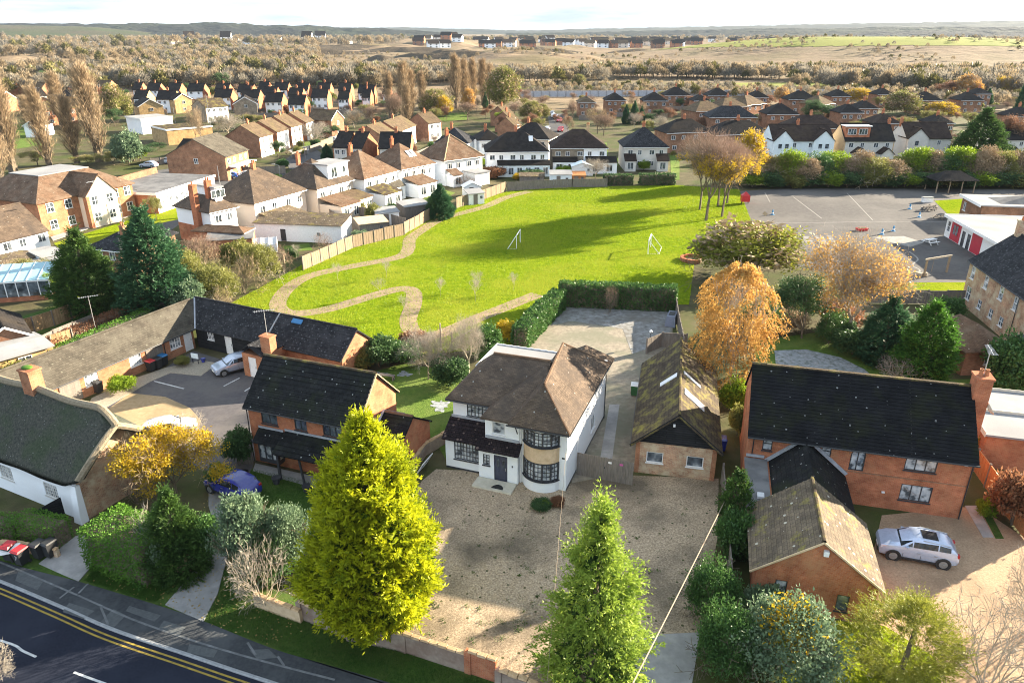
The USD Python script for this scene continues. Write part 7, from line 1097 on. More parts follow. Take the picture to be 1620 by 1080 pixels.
for i in range(150):
    px, py = rng.uniform(560, 1620), rng.uniform(157, 212); k = ['bare_tree_a', 'bare_tree_b', 'bare_tree_c', 'olive_tree', 'rust_tree'][int(rng.integers(5))]
    PL(k, (px, py), None, None, 'low bare or browning garden tree somewhere between the dark estate roofs', height=rng.uniform(2.8, 5.5), group='garden trees between the estate roofs')
for i in range(70):
    px, py = rng.uniform(150, 640), rng.uniform(140, 172); PL(['bare_tree_a', 'green_tree', 'bare_tree_b', 'olive_shrub'][i % 4], (px, py), None, None, 'small tree or bush between the black roofed terraces', height=rng.uniform(2.5, 4.5), group='garden trees between the black roofed terraces')
# far woods: one mass, as instances
def wood(name, label, n, region, hs, seed, protos=('a', 'b', 'c'), mats=('wood_far', 'wood_grey', 'scrub_leaf')):
    rng = R(seed); pi = UsdGeom.PointInstancer.Define(stage, numbered('/World', name)); path = str(pi.GetPath()); ts = []
    for k, (a, m) in enumerate(zip(protos, mats)):
        r2 = R(seed * 10 + k); u = sphere_dirs(260, r2); u[:, 2] = np.abs(u[:, 2]) * 1.2 - 0.1; P = u * (0.55 + 0.45 * r2.random((260, 1))) * [0.42, 0.42, 0.55] + [0, 0, 0.42]
        q = rhombs(P, u + r2.normal(size=(260, 3)) * 0.5 + [0, 0, 0.4], 0.22 * r2.uniform(0.6, 1.4, 260), 0.055 if m != 'scrub_leaf' else 0.1, r2); tb = tube([(0, 0, 0), (0, 0, 0.55)], [0.03, 0.01], 4); v, f = join([(q[0], tri(q[1])), tb])
        put(f'{path}/bare_tree_{a}', v, f, m); ts.append(f'{path}/bare_tree_{a}')
    x, y, s = region(rng, n); z = land(x, y) - 0.1; h = hs(rng, len(x)) * s
    pi.CreatePrototypesRel().SetTargets([Sdf.Path(t) for t in ts]); pi.CreateProtoIndicesAttr(Vt.IntArray.FromNumpy(rng.choice(len(ts), len(x), p=[0.5, 0.38, 0.12]).astype(np.int32)))
    pi.CreatePositionsAttr(Vt.Vec3fArray.FromNumpy(np.stack([x, y, z], -1).astype(np.float32))); pi.CreateScalesAttr(Vt.Vec3fArray.FromNumpy(np.stack([h * 1.0, h * 1.0, h], -1).astype(np.float32)))
    an = rng.uniform(0, np.pi, len(x)); pi.CreateOrientationsAttr(Vt.QuathArray([Gf.Quath(float(math.cos(a)), 0, 0, float(math.sin(a))) for a in an])); tag(pi.GetPrim(), label, 'woodland', None, 'stuff')
def band(px0, px1, d0, d1, patchy=0.0, seed=0):
    def fn(rng, n):
        px = rng.uniform(px0, px1, n); d = rng.uniform(d0, d1, n); t = px_theta(px); x, y = d * np.sin(t), d * np.cos(t); f = meshkit.fbm(np.stack([x / 90, y / 60, x * 0], -1), 3, seed); k = f > patchy; return x[k], y[k], 0.8 + 0.5 * f[k]
    return fn
wood('far_wood', 'band of bare brown woodland beyond the estate', 3000, band(-60, 1700, 430, 550, 0.46, 2), lambda r, n: r.uniform(4.5, 9, n), 31)
wood('far_wood', 'thick bare woodland at the left below the hills', 3000, band(-80, 500, 560, 1300, 0.53, 5), lambda r, n: r.uniform(4, 9, n), 32)
wood('far_wood', 'scattered scrub on the brown open ground', 2200, band(420, 1700, 580, 1050, 0.53, 8), lambda r, n: r.uniform(1.5, 4, n), 33)
wood('far_wood', 'distant tree belts before the hills', 1300, band(-80, 640, 1350, 2600, 0.44, 11), lambda r, n: r.uniform(8, 14, n), 34)
wood('far_wood', 'distant tree belts beyond the far housing estate', 1500, band(600, 1700, 1950, 3000, 0.46, 12), lambda r, n: r.uniform(7, 12, n), 36)
wood('far_wood', 'thin rough scrub on the verge behind the barrier', 500, band(830, 1700, 372, 425, 0.35, 14), lambda r, n: r.uniform(2, 4.5, n), 35)
# the gardens of the estate rows
BK = ['green_tree', 'olive_shrub', 'bare_shrub_b', 'dark_shrub', 'bare_shrub_c', 'laurel_shrub', 'rust_shrub', 'bare_tree_b']; BN = ['dark', 'olive', 'bare brown', 'dark green', 'bare rosy', 'glossy green', 'reddish', 'twiggy']
for q, hh, k in BUSH[:280]: plant(BK[k], tuple(q), None, None, f'{BN[k]} bush or small tree in the back gardens of the estate', 'shrub', f'{BN[k]} bushes in the back gardens of the estate', 'garden_bush', height=hh * (1.6 if k in (0, 7) else 1.0))
for i, (a, b) in enumerate(GARD):
    t = thing('garden_fence', 'low dark board fence at the end of a back garden on the estate', 'fence', (a[0], a[1], 0), 0, 'board fences at the ends of the estate back gardens'); d = (b - a) / 5
    for k in range(5): MB().bar((*(d * k)[:2], 0.8), (*(d * (k + 0.98))[:2], 0.8), 0.06, 1.6).build('panel', 'old_wood' if i % 3 else 'fence_wood', t)

# ------------------------------------------------------------------ fences, gate, walls
def fence(label, pts, h=1.8, pm='fence_wood', panel=1.83, post='old_wood', boards=8, name='fence', group=None):
    P = [at(*p) if len(p) == 2 else np.array(p) for p in pts]; l = LineString([p[:2] for p in P]); t = thing(name, label, 'fence', (*P[0][:2], 0), 0, group); o = P[0][:2]; n = max(int(l.length / panel), 1); rng = R(int(abs(o[0] * 13 + o[1] * 7)) % 9999)
    q = [np.array(l.interpolate(i / n, normalized=True).coords[0]) - o for i in range(n + 1)]
    for i, a in enumerate(q): MB().box(a[0] - 0.06, a[0] + 0.06, a[1] - 0.06, a[1] + 0.06, 0, h + 0.08).build('post', post, t)
    for a, b in zip(q[:-1], q[1:]):
        d = (b - a) / np.linalg.norm(b - a); s = np.array([-d[1], d[0]]); L_ = np.linalg.norm(b - a) - 0.14; m = MB(); dh = rng.uniform(-0.05, 0.04)
        for k in range(boards):
            c0 = a + d * (0.07 + L_ * (k + 0.02) / boards); c1 = a + d * (0.07 + L_ * (k + 0.98) / boards); w = 0.012 * (k % 2); m.hull([(*(c + s * y), z) for c in (c0, c1) for y in (-0.02 + w, 0.0 + w) for z in (0.05, h - 0.06 + dh)])
        m.hull([(*(c + s * y), z) for c in (a + d * 0.06, b - d * 0.06) for y in (-0.035, 0.035) for z in (h - 0.055 + dh, h + dh)]); m.build('panel', pm, t)
    return t
gt = thing('gate', 'weathered vertical board double gate joining the white house and the annexe', 'gate', (*p_(W0, -20, 9.1, 2.2), 0), -20); g1 = at(1002, 758); g0_ = np.array(p_(W0, -20, 9.1, 2.2)); gl = float(np.linalg.norm(g1[:2] - g0_)); gn = 24
for i in range(gn): MB().box(gl * i / gn + 0.006, gl * (i + 1) / gn - 0.006, -0.02 - 0.006 * (i % 2), 0.01, 0.06, 1.85 + 0.02 * math.sin(i * 2.3)).build('board', 'old_wood', gt)
for z in (0.4, 1.4): MB().box(0, gl, 0.012, 0.06, z, z + 0.1).build('rail', 'old_wood', gt)
MB().box(gl * 0.56, gl * 0.62, -0.04, -0.028, 1.45, 1.6).build('notice', 'white_paint', gt); MB().box(gl * 0.76, gl * 0.82, -0.04, -0.028, 1.45, 1.6).build('notice', 'poster_pink', gt); MB().box(gl * 0.49, gl * 0.51, -0.06, -0.028, 1.0, 1.12).build('latch', 'dark_frame', gt)
fence('panel fence dropping along the left side of the playing field', [(480, 428), (560, 392), (640, 372)], 1.9)
fence('weathered panel fence past the sheds at the edge of the field', [(585, 402), (640, 373), (692, 340)], 1.9, 'fence_wood') if False else None
fence('newer lit fence by the bushy evergreen at the field edge', [(640, 371), (668, 355), (692, 340)], 1.9, 'fence_wood'); fence('fence behind the corner of the field, bending round the corner house', [(722, 330), (765, 316), (800, 303)], 1.9, 'fence_wood'); fence('grey old fence along the far end of the field, left part', [(802, 302), (850, 299), (905, 297)], 1.7, 'old_wood'); fence('grey old fence along the far end of the field, right part', [(905, 297), (960, 296)], 1.7, 'old_wood')
fence('fence between two back gardens behind the white bungalow extension', [(500, 335), (545, 362), (590, 372)], 1.8, 'old_wood'); fence('garden fence running back from the summerhouse', [(553, 338), (600, 350), (642, 362)], 1.7, 'old_wood'); fence('concrete post fence inside the second back garden', [(520, 356), (560, 362)], 1.7, 'old_wood')
fence('plank fence in the garden behind the long barn, lit on one side', [(20, 535), (70, 522), (112, 506), (140, 495)], 1.7, 'board_fence'); fence('dark fence beyond the frosty garden strip behind the barn', [(60, 560), (90, 545), (150, 520)], 1.6, 'old_wood'); fence('small lit fence panels in the garden behind the barn', [(85, 556), (118, 545)], 1.7, 'board_fence')
fence('tall dark boundary fence between the gravel drive and the brick wing', [(1141, 765), (1147, 850), (1155, 960)], 1.6, 'old_wood'); fence('orange board fence at the right of the large brick house', [(1540, 745), (1578, 800), (1625, 858)], 1.8, 'orange_wood'); fence('dark fence along the edge of the school lawn', [(1375, 480), (1450, 481), (1525, 482)], 1.7, 'old_wood'); fence('dark garden fence beside the small red brick house', [(378, 735), (400, 735)], 1.6, 'old_wood'); fence('low fence at the right corner of the back yard', [(1068, 492), (1072, 520), (1080, 560)], 1.7, 'old_wood'); fence('wooden screen behind the annexe', [(1022, 560), (1050, 548), (1085, 552)], 1.6, 'old_wood')
fence('dark brown car park fence in front of the red brick block', [(300, 284), (380, 277), (452, 275)], 1.7, 'old_wood'); fence('brown fence along the far car park', [(240, 262), (300, 256)], 1.6, 'old_wood'); fence('fence before the black roofed terraces', [(392, 180), (450, 178), (480, 182)], 1.7, 'old_wood')
gw = thing('gateway', 'leaning bare wooden gateway at the end of the back lawn', 'gateway', (*at(698, 555)[:2], 0)); MB().box(-0.07, 0.07, -0.07, 0.07, 0, 2.9).build('post', 'pale_bark', gw); MB().box(1.0, 1.14, -0.07, 0.07, 0, 2.0).build('post', 'pale_bark', gw); MB().bar((1.05, 0, 1.0), (3.2, 0.4, 2.2), 0.14).build('fallen_pole', 'pale_bark', gw)
def brick_wall(label, pts, h, m, cop='coping', pier=2.6, name='garden_wall', cstep=0.45, piers=True):
    P = [at(*p) if len(p) == 2 else np.array(p) for p in pts]; o = P[0][:2]; t = thing(name, label, 'wall', (*o, 0)); 
    for a, b in zip(P[:-1], P[1:]):
        a, b = a[:2] - o, b[:2] - o; ln = np.linalg.norm(b - a); d = (b - a) / ln; s = np.array([-d[1], d[0]]); k = max(int(round(ln / pier)), 1)
        for i in range(k):
            u, w = a + d * ln * i / k, a + d * (ln * (i + 1) / k - 0.004); MB().hull([(*(c + s * y), z) for c in (u, w) for y in (-0.11, 0.11) for z in (0, h)]).build('wall_panel', m, t)
            if piers: MB().hull([(*(u + d * x + s * y), z) for x in (-0.17, 0.17) for y in (-0.17, 0.17) for z in (0, h + 0.05)]).build('pier', m, t)
        rng = R(7); k = int(ln / cstep)
        for i in range(k):
            u, w = a + d * ln * (i + 0.04) / k, a + d * ln * (i + 0.96) / k; e = rng.uniform(-0.03, 0.05); x = rng.uniform(-0.03, 0.03); MB().hull([(*(c + s * (y + x)), z) for c in (u, w) for y, z in ((-0.15, h + 0.052), (0.15, h + 0.052), (-0.11, h + 0.14 + e), (0.08, h + 0.16 + e))]).build('coping_stone', cop, t)
    return t
brick_wall('old brick front wall with rough lit coping below the golden conifer', [(478, 978), (555, 1012), (640, 1030), (738, 1062)], 1.15, 'garden_wall'); brick_wall('red rebuilt end of the front wall with a flat tile top', [(742, 1063), (786, 1078)], 1.35, 'red_brick', 'red_paint' if False else 'coping', 1.4); brick_wall('last broken stretch of the front wall at the bottom edge', [(790, 1082), (850, 1105)], 0.9, 'garden_wall')
brick_wall('low rendered wall under the pale bare shrub on the verge', [(405, 958), (478, 985)], 0.8, 'tan_panel', 'coping', 2.0, piers=False); brick_wall('brown wall at the foot of the tall clipped hedge', [(158, 878), (232, 912), (258, 916), (310, 890)], 0.75, 'tan_panel', 'coping', 2.0, piers=False); brick_wall('low brick wall below the clipped hedge by the wheelie bins', [(-40, 868), (30, 872), (95, 882)], 0.6, 'old_brick', 'coping', 2.0, piers=False)
brick_wall('low dark brick wall between white house and red house gardens', [(655, 745), (672, 720), (706, 700)], 0.9, 'garden_wall', piers=False)

# ------------------------------------------------------------------ sheds and garden things
def shed(label, px, w, d, h, m, rm, rot=0, roof='flat', name='shed', cat='shed', door='old_wood', dz=0.35):
    b = at(*px); t = thing(name, label, cat, (b[0], b[1], 0), rot)
    if roof == 'flat': MB().hull([(x, y, z) for x in (0, w) for y, q in ((0, h), (d, h + dz)) for z in (0, q)]).build('wall', m, t); MB().hull([(x, y, z + k) for x in (-0.15, w + 0.15) for y, z in ((-0.2, h - 0.02), (d + 0.15, h + dz + 0.02)) for k in (0.01, 0.09)]).build('roof', rm, t)
    else:
        MB().hull([(x, y, z) for x in (0, w) for y in (0, d) for z in (0, h)] + [(w / 2, y, h + dz * 2) for y in (0, d)]).build('wall', m, t); q = MB()
        for s_ in (0, 1): q.hull([(x, y, z + k) for x, z in ((-0.2 if s_ == 0 else w + 0.2, h - 0.12), (w / 2, h + dz * 2 + 0.03)) for y in (-0.2, d + 0.15) for k in (0.02, 0.09)])
        q.build('roof', rm, t)
    MB().box(w * 0.3, w * 0.3 + 0.8, -0.05, -0.003, 0.05, min(1.85, h - 0.1)).build('door', door, t); MB().box(w * 0.72, w * 0.72 + 0.5, -0.04, -0.003, 1.0, 1.5).build('window', 'glass', t); return t
shed('grey flat roofed shed with an open front inside the field fence', (642, 350), 4.6, 3.2, 2.3, 'old_wood', 'felt', 35); shed('low shed with a blue white sheet roof in the third garden', (598, 358), 3.6, 2.6, 2.0, 'white_paint', 'felt', 25); shed('brown shed with a pale flat roof beside the field fence', (570, 376), 4.4, 3.0, 2.0, 'old_wood', 'tan_panel', 25); shed('small glazed summerhouse with a white pyramid roof', (536, 347), 2.2, 2.2, 1.9, 'old_wood', 'white_paint', 10, 'gable', 'summerhouse', 'summerhouse', 'glass')
shed('white shed behind the corner of the field fence', (742, 325), 3.0, 2.4, 2.0, 'white_paint', 'felt', 25); shed('small white shed with a ridge roof at the field corner', (735, 312), 3.2, 2.2, 1.9, 'white_paint', 'white_paint', 15, 'gable'); shed('pale garden shed with a white roof at the far end of the field', (870, 293), 4.4, 3.0, 2.1, 'blue_white_render', 'felt', 0); shed('orange brown shed next to the pale one at the far end of the field', (901, 292), 3.2, 2.6, 1.8, 'orange_wood', 'orange_wood', 0); shed('tin shed roof against the old fence before the long white pair', (822, 292), 5.0, 2.4, 1.6, 'old_wood', 'garage_tile', 0)
shed('brick garage with a flat felt roof behind the scrub', (330, 408), 6.0, 5.0, 2.4, 'orange_brick', 'dark_felt', 14, 'flat', 'garage', 'garage', 'fence_wood'); shed('small grey wooden shed beyond the barn corner, its door framed white', (248, 493), 2.0, 1.8, 1.9, 'old_wood', 'felt', -20); shed('pale little shed between the conifers', (178, 470), 2.2, 1.6, 1.9, 'white_paint', 'felt', 20)
shed('long white bungalow extension with a dark door', (405, 380), 13.5, 4.5, 2.6, 'white_paint', 'garage_tile', -8, 'flat', 'garden_room', 'garden room', 'black_plastic', 0.7); shed('white marquee like canopy behind the plum roofed pair', (905, 278), 4.5, 3.0, 2.0, 'white_paint', 'blue_white_render', 0, 'gable', 'canopy', 'canopy', 'white_paint')
shed('cream outbuilding behind the second cream house', (484, 338), 3.4, 3.6, 3.8, 'buff_brick', 'tan_roof', 14, 'flat', 'outhouse', 'outhouse')
sl = thing('summer_shelter', 'open timber shelter with a dark hipped roof behind the playground', 'shelter', (*at(1480, 306)[:2], 0)); 
for x in (0, 2.4, 4.8, 7.2):
    for y in (0, 4): MB().box(x - 0.08, x + 0.08, y - 0.08, y + 0.08, 0, 2.4).build('post', 'fence_wood', sl)
MB().hull([(x, y, z) for x in (-0.5, 7.7) for y in (-0.5, 4.5) for z in (2.4, 2.5)] + [(2.2, 2, 4.0), (5.0, 2, 4.0)]).build('roof', 'dark_roof', sl)
gh_ = thing('greenhouse', 'small white framed greenhouse roof in the garden behind the field scrub', 'greenhouse', (*at(402, 402)[:2], 0), 15); MB().hull([(x, y, z) for x in (0, 3.2) for y in (0, 2.2) for z in (0, 1.2)] + [(0, 1.1, 2.0), (3.2, 1.1, 2.0)]).build('pane', 'rooflight', gh_)
for x in (0, 1.07, 2.13, 3.2): MB().bar((x, -0.02, 1.22), (x, 1.1, 2.03), 0.05).bar((x, 2.22, 1.22), (x, 1.1, 2.03), 0.05).build('frame', 'white_frame', gh_)
pg_ = thing('pergola', 'weathered timber garden frame standing in the scrub', 'frame', (*at(373, 418)[:2], 0), -25)
for x in (0, 8.5): MB().box(x - 0.09, x + 0.09, -0.09, 0.09, 0, 2.4).build('post', 'fence_wood', pg_)
MB().box(-0.2, 8.8, -0.08, 0.08, 2.4, 2.6).build('beam', 'fence_wood', pg_)
# ------------------------------------------------------------------ goals and playground things
def goal(label, near, far, back, h=2.0):
    a, b, c = at(*near), at(*far), at(*back); o = a; t = thing('goal', label, 'goal', (o[0], o[1], 0)); b = b - o; d = np.array([c[0] - o[0], c[1] - o[1], 0]); z = np.array([0, 0, h]); z0 = np.zeros(3)
    MB().tube([z0, z], 0.07).build('upright', 'white_paint', t); MB().tube([b, b + z], 0.07).build('upright', 'white_paint', t); MB().tube([z, b + z], 0.07).build('crossbar', 'white_paint', t); MB().tube([z, d], 0.055).build('stay', 'white_paint', t); MB().tube([b + z, b + d], 0.055).build('stay', 'white_paint', t); MB().tube([d, b + d], 0.05).build('ground_bar', 'white_paint', t); MB().tube([z0, d], 0.045).build('ground_bar', 'white_paint', t)
goal('white goal on the left of the pitch, its stays sloping left', (817, 394), (823, 384), (803, 394)); goal('white goal on the right of the pitch, its stays sloping right', (1025, 402), (1029, 391), (1043, 402))
def frame(label, p0, p1, h=2.2):
    a, b = at(*p0), at(*p1); t = thing('timber_frame', label, 'play frame', (a[0], a[1], 0)); b = b - a
    MB().box(-0.1, 0.1, -0.1, 0.1, 0, h).build('post', 'fence_wood', t); MB().box(b[0] - 0.1, b[0] + 0.1, b[1] - 0.1, b[1] + 0.1, 0, h).build('post', 'fence_wood', t); MB().bar((-0.2, 0, h + 0.1), (b[0] + 0.2, b[1], h + 0.1), 0.2).build('beam', 'pale_bark', t); MB().tube([(b[0] * 0.3, b[1] * 0.3, h), (b[0] * 0.3, b[1] * 0.3, 0.5)], 0.02).build('rope', 'cable', t)
frame('timber play frame standing nearer the brick house', (1461, 438), (1497, 431)); frame('timber play frame half hidden by the bare orange tree', (1388, 430), (1418, 436))
lg = thing('balance_log', 'pale curved log for balancing between the two play frames', 'log', (*at(1424, 435)[:2], 0.15)); MB().tube([(0, 0, 0.0), (1.2, -0.3, 0.02), (2.4, -0.2, 0.0)], 0.2, 8).build('log', 'pale_bark', lg, smooth=60)
st_ = thing('stump_seat', 'cluster of pale stump seats at the end of the log', 'stumps', (*at(1455, 437)[:2], 0))
for i, (x, y) in enumerate(((0, 0), (0.7, 0.2), (-0.4, 0.5))): b = MB(); b.add(trimesh.creation.cylinder(0.3, 0.45, sections=12), None, np.array([[1, 0, 0, x], [0, 1, 0, y], [0, 0, 1, 0.225], [0, 0, 0, 1.0]])); b.build('stump', 'pale_bark', st_)
def picnic(label, px, rot, m='old_wood'):
    b = at(*px); t = thing('picnic_table', label, 'picnic table', (b[0], b[1], 0), rot)
    for i in range(5): MB().box(-0.9, 0.9, -0.36 + i * 0.145, -0.23 + i * 0.145, 0.72, 0.76).build('tabletop_board', m, t)
    for y in (-0.75, 0.75): MB().box(-0.9, 0.9, y - 0.14, y + 0.14, 0.42, 0.46).build('bench_seat', m, t)
    for x in (-0.65, 0.65): MB().bar((x, -0.85, 0), (x, -0.25, 0.72), 0.09).bar((x, 0.85, 0), (x, 0.25, 0.72), 0.09).bar((x, -0.85, 0.4), (x, 0.85, 0.4), 0.07).build('leg', m, t)
picnic('pale eight sided picnic table by the school block', (1471, 386), 20, 'white_paint'); picnic('dark picnic table, left of the pair at the school lawn', (1468, 333), 10); picnic('dark picnic table, nearer of the pair at the school lawn', (1486, 346), 40); picnic('dark picnic table by the grass at the back of the playground', (1474, 330), 60)
def cone(label, px, m, h=0.9, name='play_cone'):
    b = at(*px); t = thing(name, label, 'play marker', (b[0], b[1], 0)); MB().add(trimesh.creation.revolve([(0, 0), (0.36, 0), (0.36, 0.06), (0.22, 0.07), (0.10, h), (0, h + 0.03)], sections=12)).build('cone', m, t); MB().add(trimesh.creation.revolve([(0.19, 0.25), (0.165, 0.45), (0.20, 0.45), (0.20, 0.25)], sections=12)).build('band', 'white_paint', t)
for i, (px, m) in enumerate([((1222, 340), 'blue_shade'), ((1248, 375), 'blue_shade'), ((1413, 366), 'blue_shade'), ((1395, 371), 'blue_shade'), ((1454, 344), 'blue_shade'), ((1439, 331), 'blue_shade')]): cone(f'small blue marker standing on the playground, {ORD[[0, 1, 3, 2, 5, 4][i]]} from the left', px, m)
bs = thing('planter', 'low red planter box on the playground', 'planter', (*at(1363, 365)[:2], 0), 10); MB().hull([(x, y, z) for x, y, z in [(a * (0.75 + 0.1 * k), b * (0.4 + 0.08 * k), 0.45 * k) for a in (-1, 1) for b in (-1, 1) for k in (0, 1)]]).build('box', 'signal_red', bs); MB().box(-0.7, 0.7, -0.35, 0.35, 0.451, 0.47).build('soil', 'garden_soil', bs)
bx_ = thing('storage_box', 'white storage box at the back of the playground', 'box', (*at(1466, 320)[:2], 0)); MB().box(-0.9, 0.9, -0.4, 0.4, 0, 0.9).build('body', 'white_paint', bx_); MB().box(-0.95, 0.95, -0.45, 0.45, 0.902, 1.0).build('lid', 'felt', bx_)
rp = thing('playhouse', 'red and dark play equipment at the left corner of the playground', 'play equipment', (*at(1178, 322)[:2], 0)); MB().hull([(x, y, z) for x in (-0.7, 0.7) for y in (-0.6, 0.6) for z in (0.4, 1.5)] + [(0, 0, 2.2)]).build('body', 'bin_red', rp)
for x in (-0.6, 0.6): MB().box(x - 0.06, x + 0.06, -0.06, 0.06, 0, 0.42).build('leg', 'dark_frame', rp)
bt = thing('ring_planter', 'curved brick edged planter ring at the side of the field by the yellow tree', 'planter', (*at(1096, 412)[:2], 0)); q = MB()
for t_ in np.linspace(0.6, 5.0, 16): q.box(1.5 * math.cos(t_) - 0.2, 1.5 * math.cos(t_) + 0.2, 1.5 * math.sin(t_) - 0.2, 1.5 * math.sin(t_) + 0.2, 0, 0.5)
q.build('wall', 'red_brick', bt); MB().prism([(1.3 * math.cos(a), 1.3 * math.sin(a)) for a in np.linspace(0, 6.2, 20)], 0, 0.12).build('floor', 'path_gravel', bt)
# ------------------------------------------------------------------ vehicles
def car(label, px, yaw, paint, kind_='hatch', Ln=None, group=None, cat='car', name='parked_car', world=None):
    "x forwards; stations along the length give sill, belt and roof"
    b = at(*px) if world is None else world; t = thing(name, label, cat, (b[0], b[1], 0), yaw, group)
    S = dict(hatch=(4.0, 0.87, [(2.0, .42, .58, .58), (1.93, .25, .72, .72), (1.5, .24, .86, .86), (.95, .24, .95, .96), (.30, .24, .98, 1.42), (-.2, .24, .99, 1.50), (-.9, .24, 1.0, 1.47), (-1.45, .25, 1.0, 1.36), (-1.80, .26, .98, 1.02), (-1.96, .30, .86, .87), (-2.0, .42, .62, .62)], 0.62),
             suv=(4.25, 0.9, [(2.12, .48, .68, .68), (2.05, .30, .86, .86), (1.6, .28, 1.0, 1.0), (1.05, .28, 1.07, 1.08), (.42, .28, 1.10, 1.52), (-.1, .28, 1.12, 1.60), (-.95, .28, 1.14, 1.58), (-1.6, .29, 1.14, 1.48), (-1.92, .30, 1.10, 1.14), (-2.08, .34, .95, .96), (-2.12, .48, .70, .70)], 0.64),
             van=(4.9, 0.97, [(2.45, .45, .75, .75), (2.38, .30, .95, .95), (2.0, .30, 1.10, 1.12), (1.55, .30, 1.15, 1.75), (1.2, .30, 1.18, 1.98), (0, .30, 1.2, 2.0), (-1.2, .30, 1.2, 2.0), (-2.2, .30, 1.2, 1.97), (-2.40, .32, 1.18, 1.25), (-2.45, .45, 1.0, 1.0)], 0.75))[kind_]
    L0, hw, st, rw = S; k = (Ln or L0) / L0; v = []; m = 7
    for x, sill, belt, roof in st:
        e = abs(x) / (L0 / 2); w = hw * (1 - 0.16 * max(0, e - 0.72) / 0.28); wr = w * rw / 0.75 if roof > belt + 0.1 else w * 0.86; wr = min(wr, w * 0.84)
        v += [(x * k, -w * 0.92, sill), (x * k, -w, (sill + belt) / 2), (x * k, -w * 0.97, belt), (x * k, -wr, roof - (0.05 if roof > belt + 0.1 else 0)), (x * k, -wr * 0.55, roof), (x * k, wr * 0.55, roof), (x * k, wr, roof - (0.05 if roof > belt + 0.1 else 0)), (x * k, w * 0.97, belt), (x * k, w, (sill + belt) / 2), (x * k, w * 0.92, sill)]
    v = np.array(v); c = 10; n = len(st); f = []
    for i in range(n - 1):
        for j in range(c): f.append((i * c + j, (i + 1) * c + j, (i + 1) * c + (j + 1) % c, i * c + (j + 1) % c))
    f = tri(np.array(f)); caps = []
    for i in (0, n - 1):
        for j in range(1, c - 1): caps.append((i * c, i * c + j, i * c + j + 1) if i == 0 else (i * c, i * c + j + 1, i * c + j))
    body = MB().add(v, np.vstack([f, caps])).build('body', paint, t, smooth=38)
    V = lambda i, j: v[i * c + j]; lift = lambda P, n_: [np.asarray(p) + np.asarray(n_) * 0.012 for p in P]
    cab = [i for i in range(n) if st[i][3] > st[i][2] + 0.1]; i0, i1 = cab[0], cab[-1]
    def pane(P, nm='window', mm='car_glass', sh=0.92, n_=(0, 0, 1)):
        P = np.array(P); ce = P.mean(0); P = ce + (P - ce) * sh; no = np.cross(P[1] - P[0], P[2] - P[0]); no /= np.linalg.norm(no); no = no if no @ np.array(n_) > 0 else -no; q = MB(); q.add(np.vstack([P + no * 0.014, P - no * 0.01]), [[0, 1, 2], [0, 2, 3], [4, 6, 5], [4, 7, 6], [0, 4, 5], [0, 5, 1], [1, 5, 6], [1, 6, 2], [2, 6, 7], [2, 7, 3], [3, 7, 4], [3, 4, 0]]); q.build(nm, mm, t)
    pane([V(i0 - 1, 2), V(i0 - 1, 7), V(i0, 6), V(i0, 3)], 'windscreen', n_=(1, 0, 1)); pane([V(i1 + 1, 2), V(i1 + 1, 7), V(i1, 6), V(i1, 3)], 'rear_window', n_=(-1, 0, 1))
    for j0, j1, sy in ((2, 3, -1), (7, 6, 1)):
        ends = (i0, (i0 + i1 + 1) // 2, i1) if kind_ != 'van' else (i0, i0 + 1)
        for a, b_ in zip(ends[:-1], ends[1:]): pane([V(a, j0) + [0, 0, .03], V(b_, j0) + [0, 0, .03], V(b_, j1), V(a, j1)], 'side_window', sh=0.93, n_=(0, sy, 0.2))
        pane([V(i0 - 1, j0) + [-.25, 0, .03], V(i0, j0) + [0, 0, .03], V(i0, j1) + [0, 0, -.03], V(i0, j1) + [-0.0, 0, -.06]], 'side_window', sh=0.8, n_=(0, sy, 0.2)) if kind_ != 'van' else None
    for s_ in (-1, 1):                                       # door seams, handles, lower cladding
        q = MB(); hw2 = hw * 1.004; xs_ = [x * k for x in ((0.85, -0.1, -1.0) if kind_ != 'van' else (1.5, 0.5))]
        for x in xs_: q.hull([(x + a, s_ * (hw2 - b), z) for a in (-.008, .008) for b, z in ((0.03, .32), (0.0, .62), (0.03, .92), (0.08, .32), (0.08, .92))])
        q.build('door_seam', 'black_plastic', t); q = MB()
        for x in xs_[1:]: q.hull([(x + a, s_ * (hw2 + b), .80 + z) for a in (.06, .24) for b in (-.04, .02) for z in (0, .03)])
        q.build('door_handle', 'rim', t); MB().hull([(x * k, s_ * (hw * b), z) for x in (-1.45, 1.45) for b, z in ((.90, .22), (.985, .24), (.992, .36), (.90, .36))]).build('sill_cladding', 'black_plastic', t)
    wr_, wx = (0.32, 1.28) if kind_ == 'hatch' else (0.35, 1.33) if kind_ == 'suv' else (0.35, 1.55)
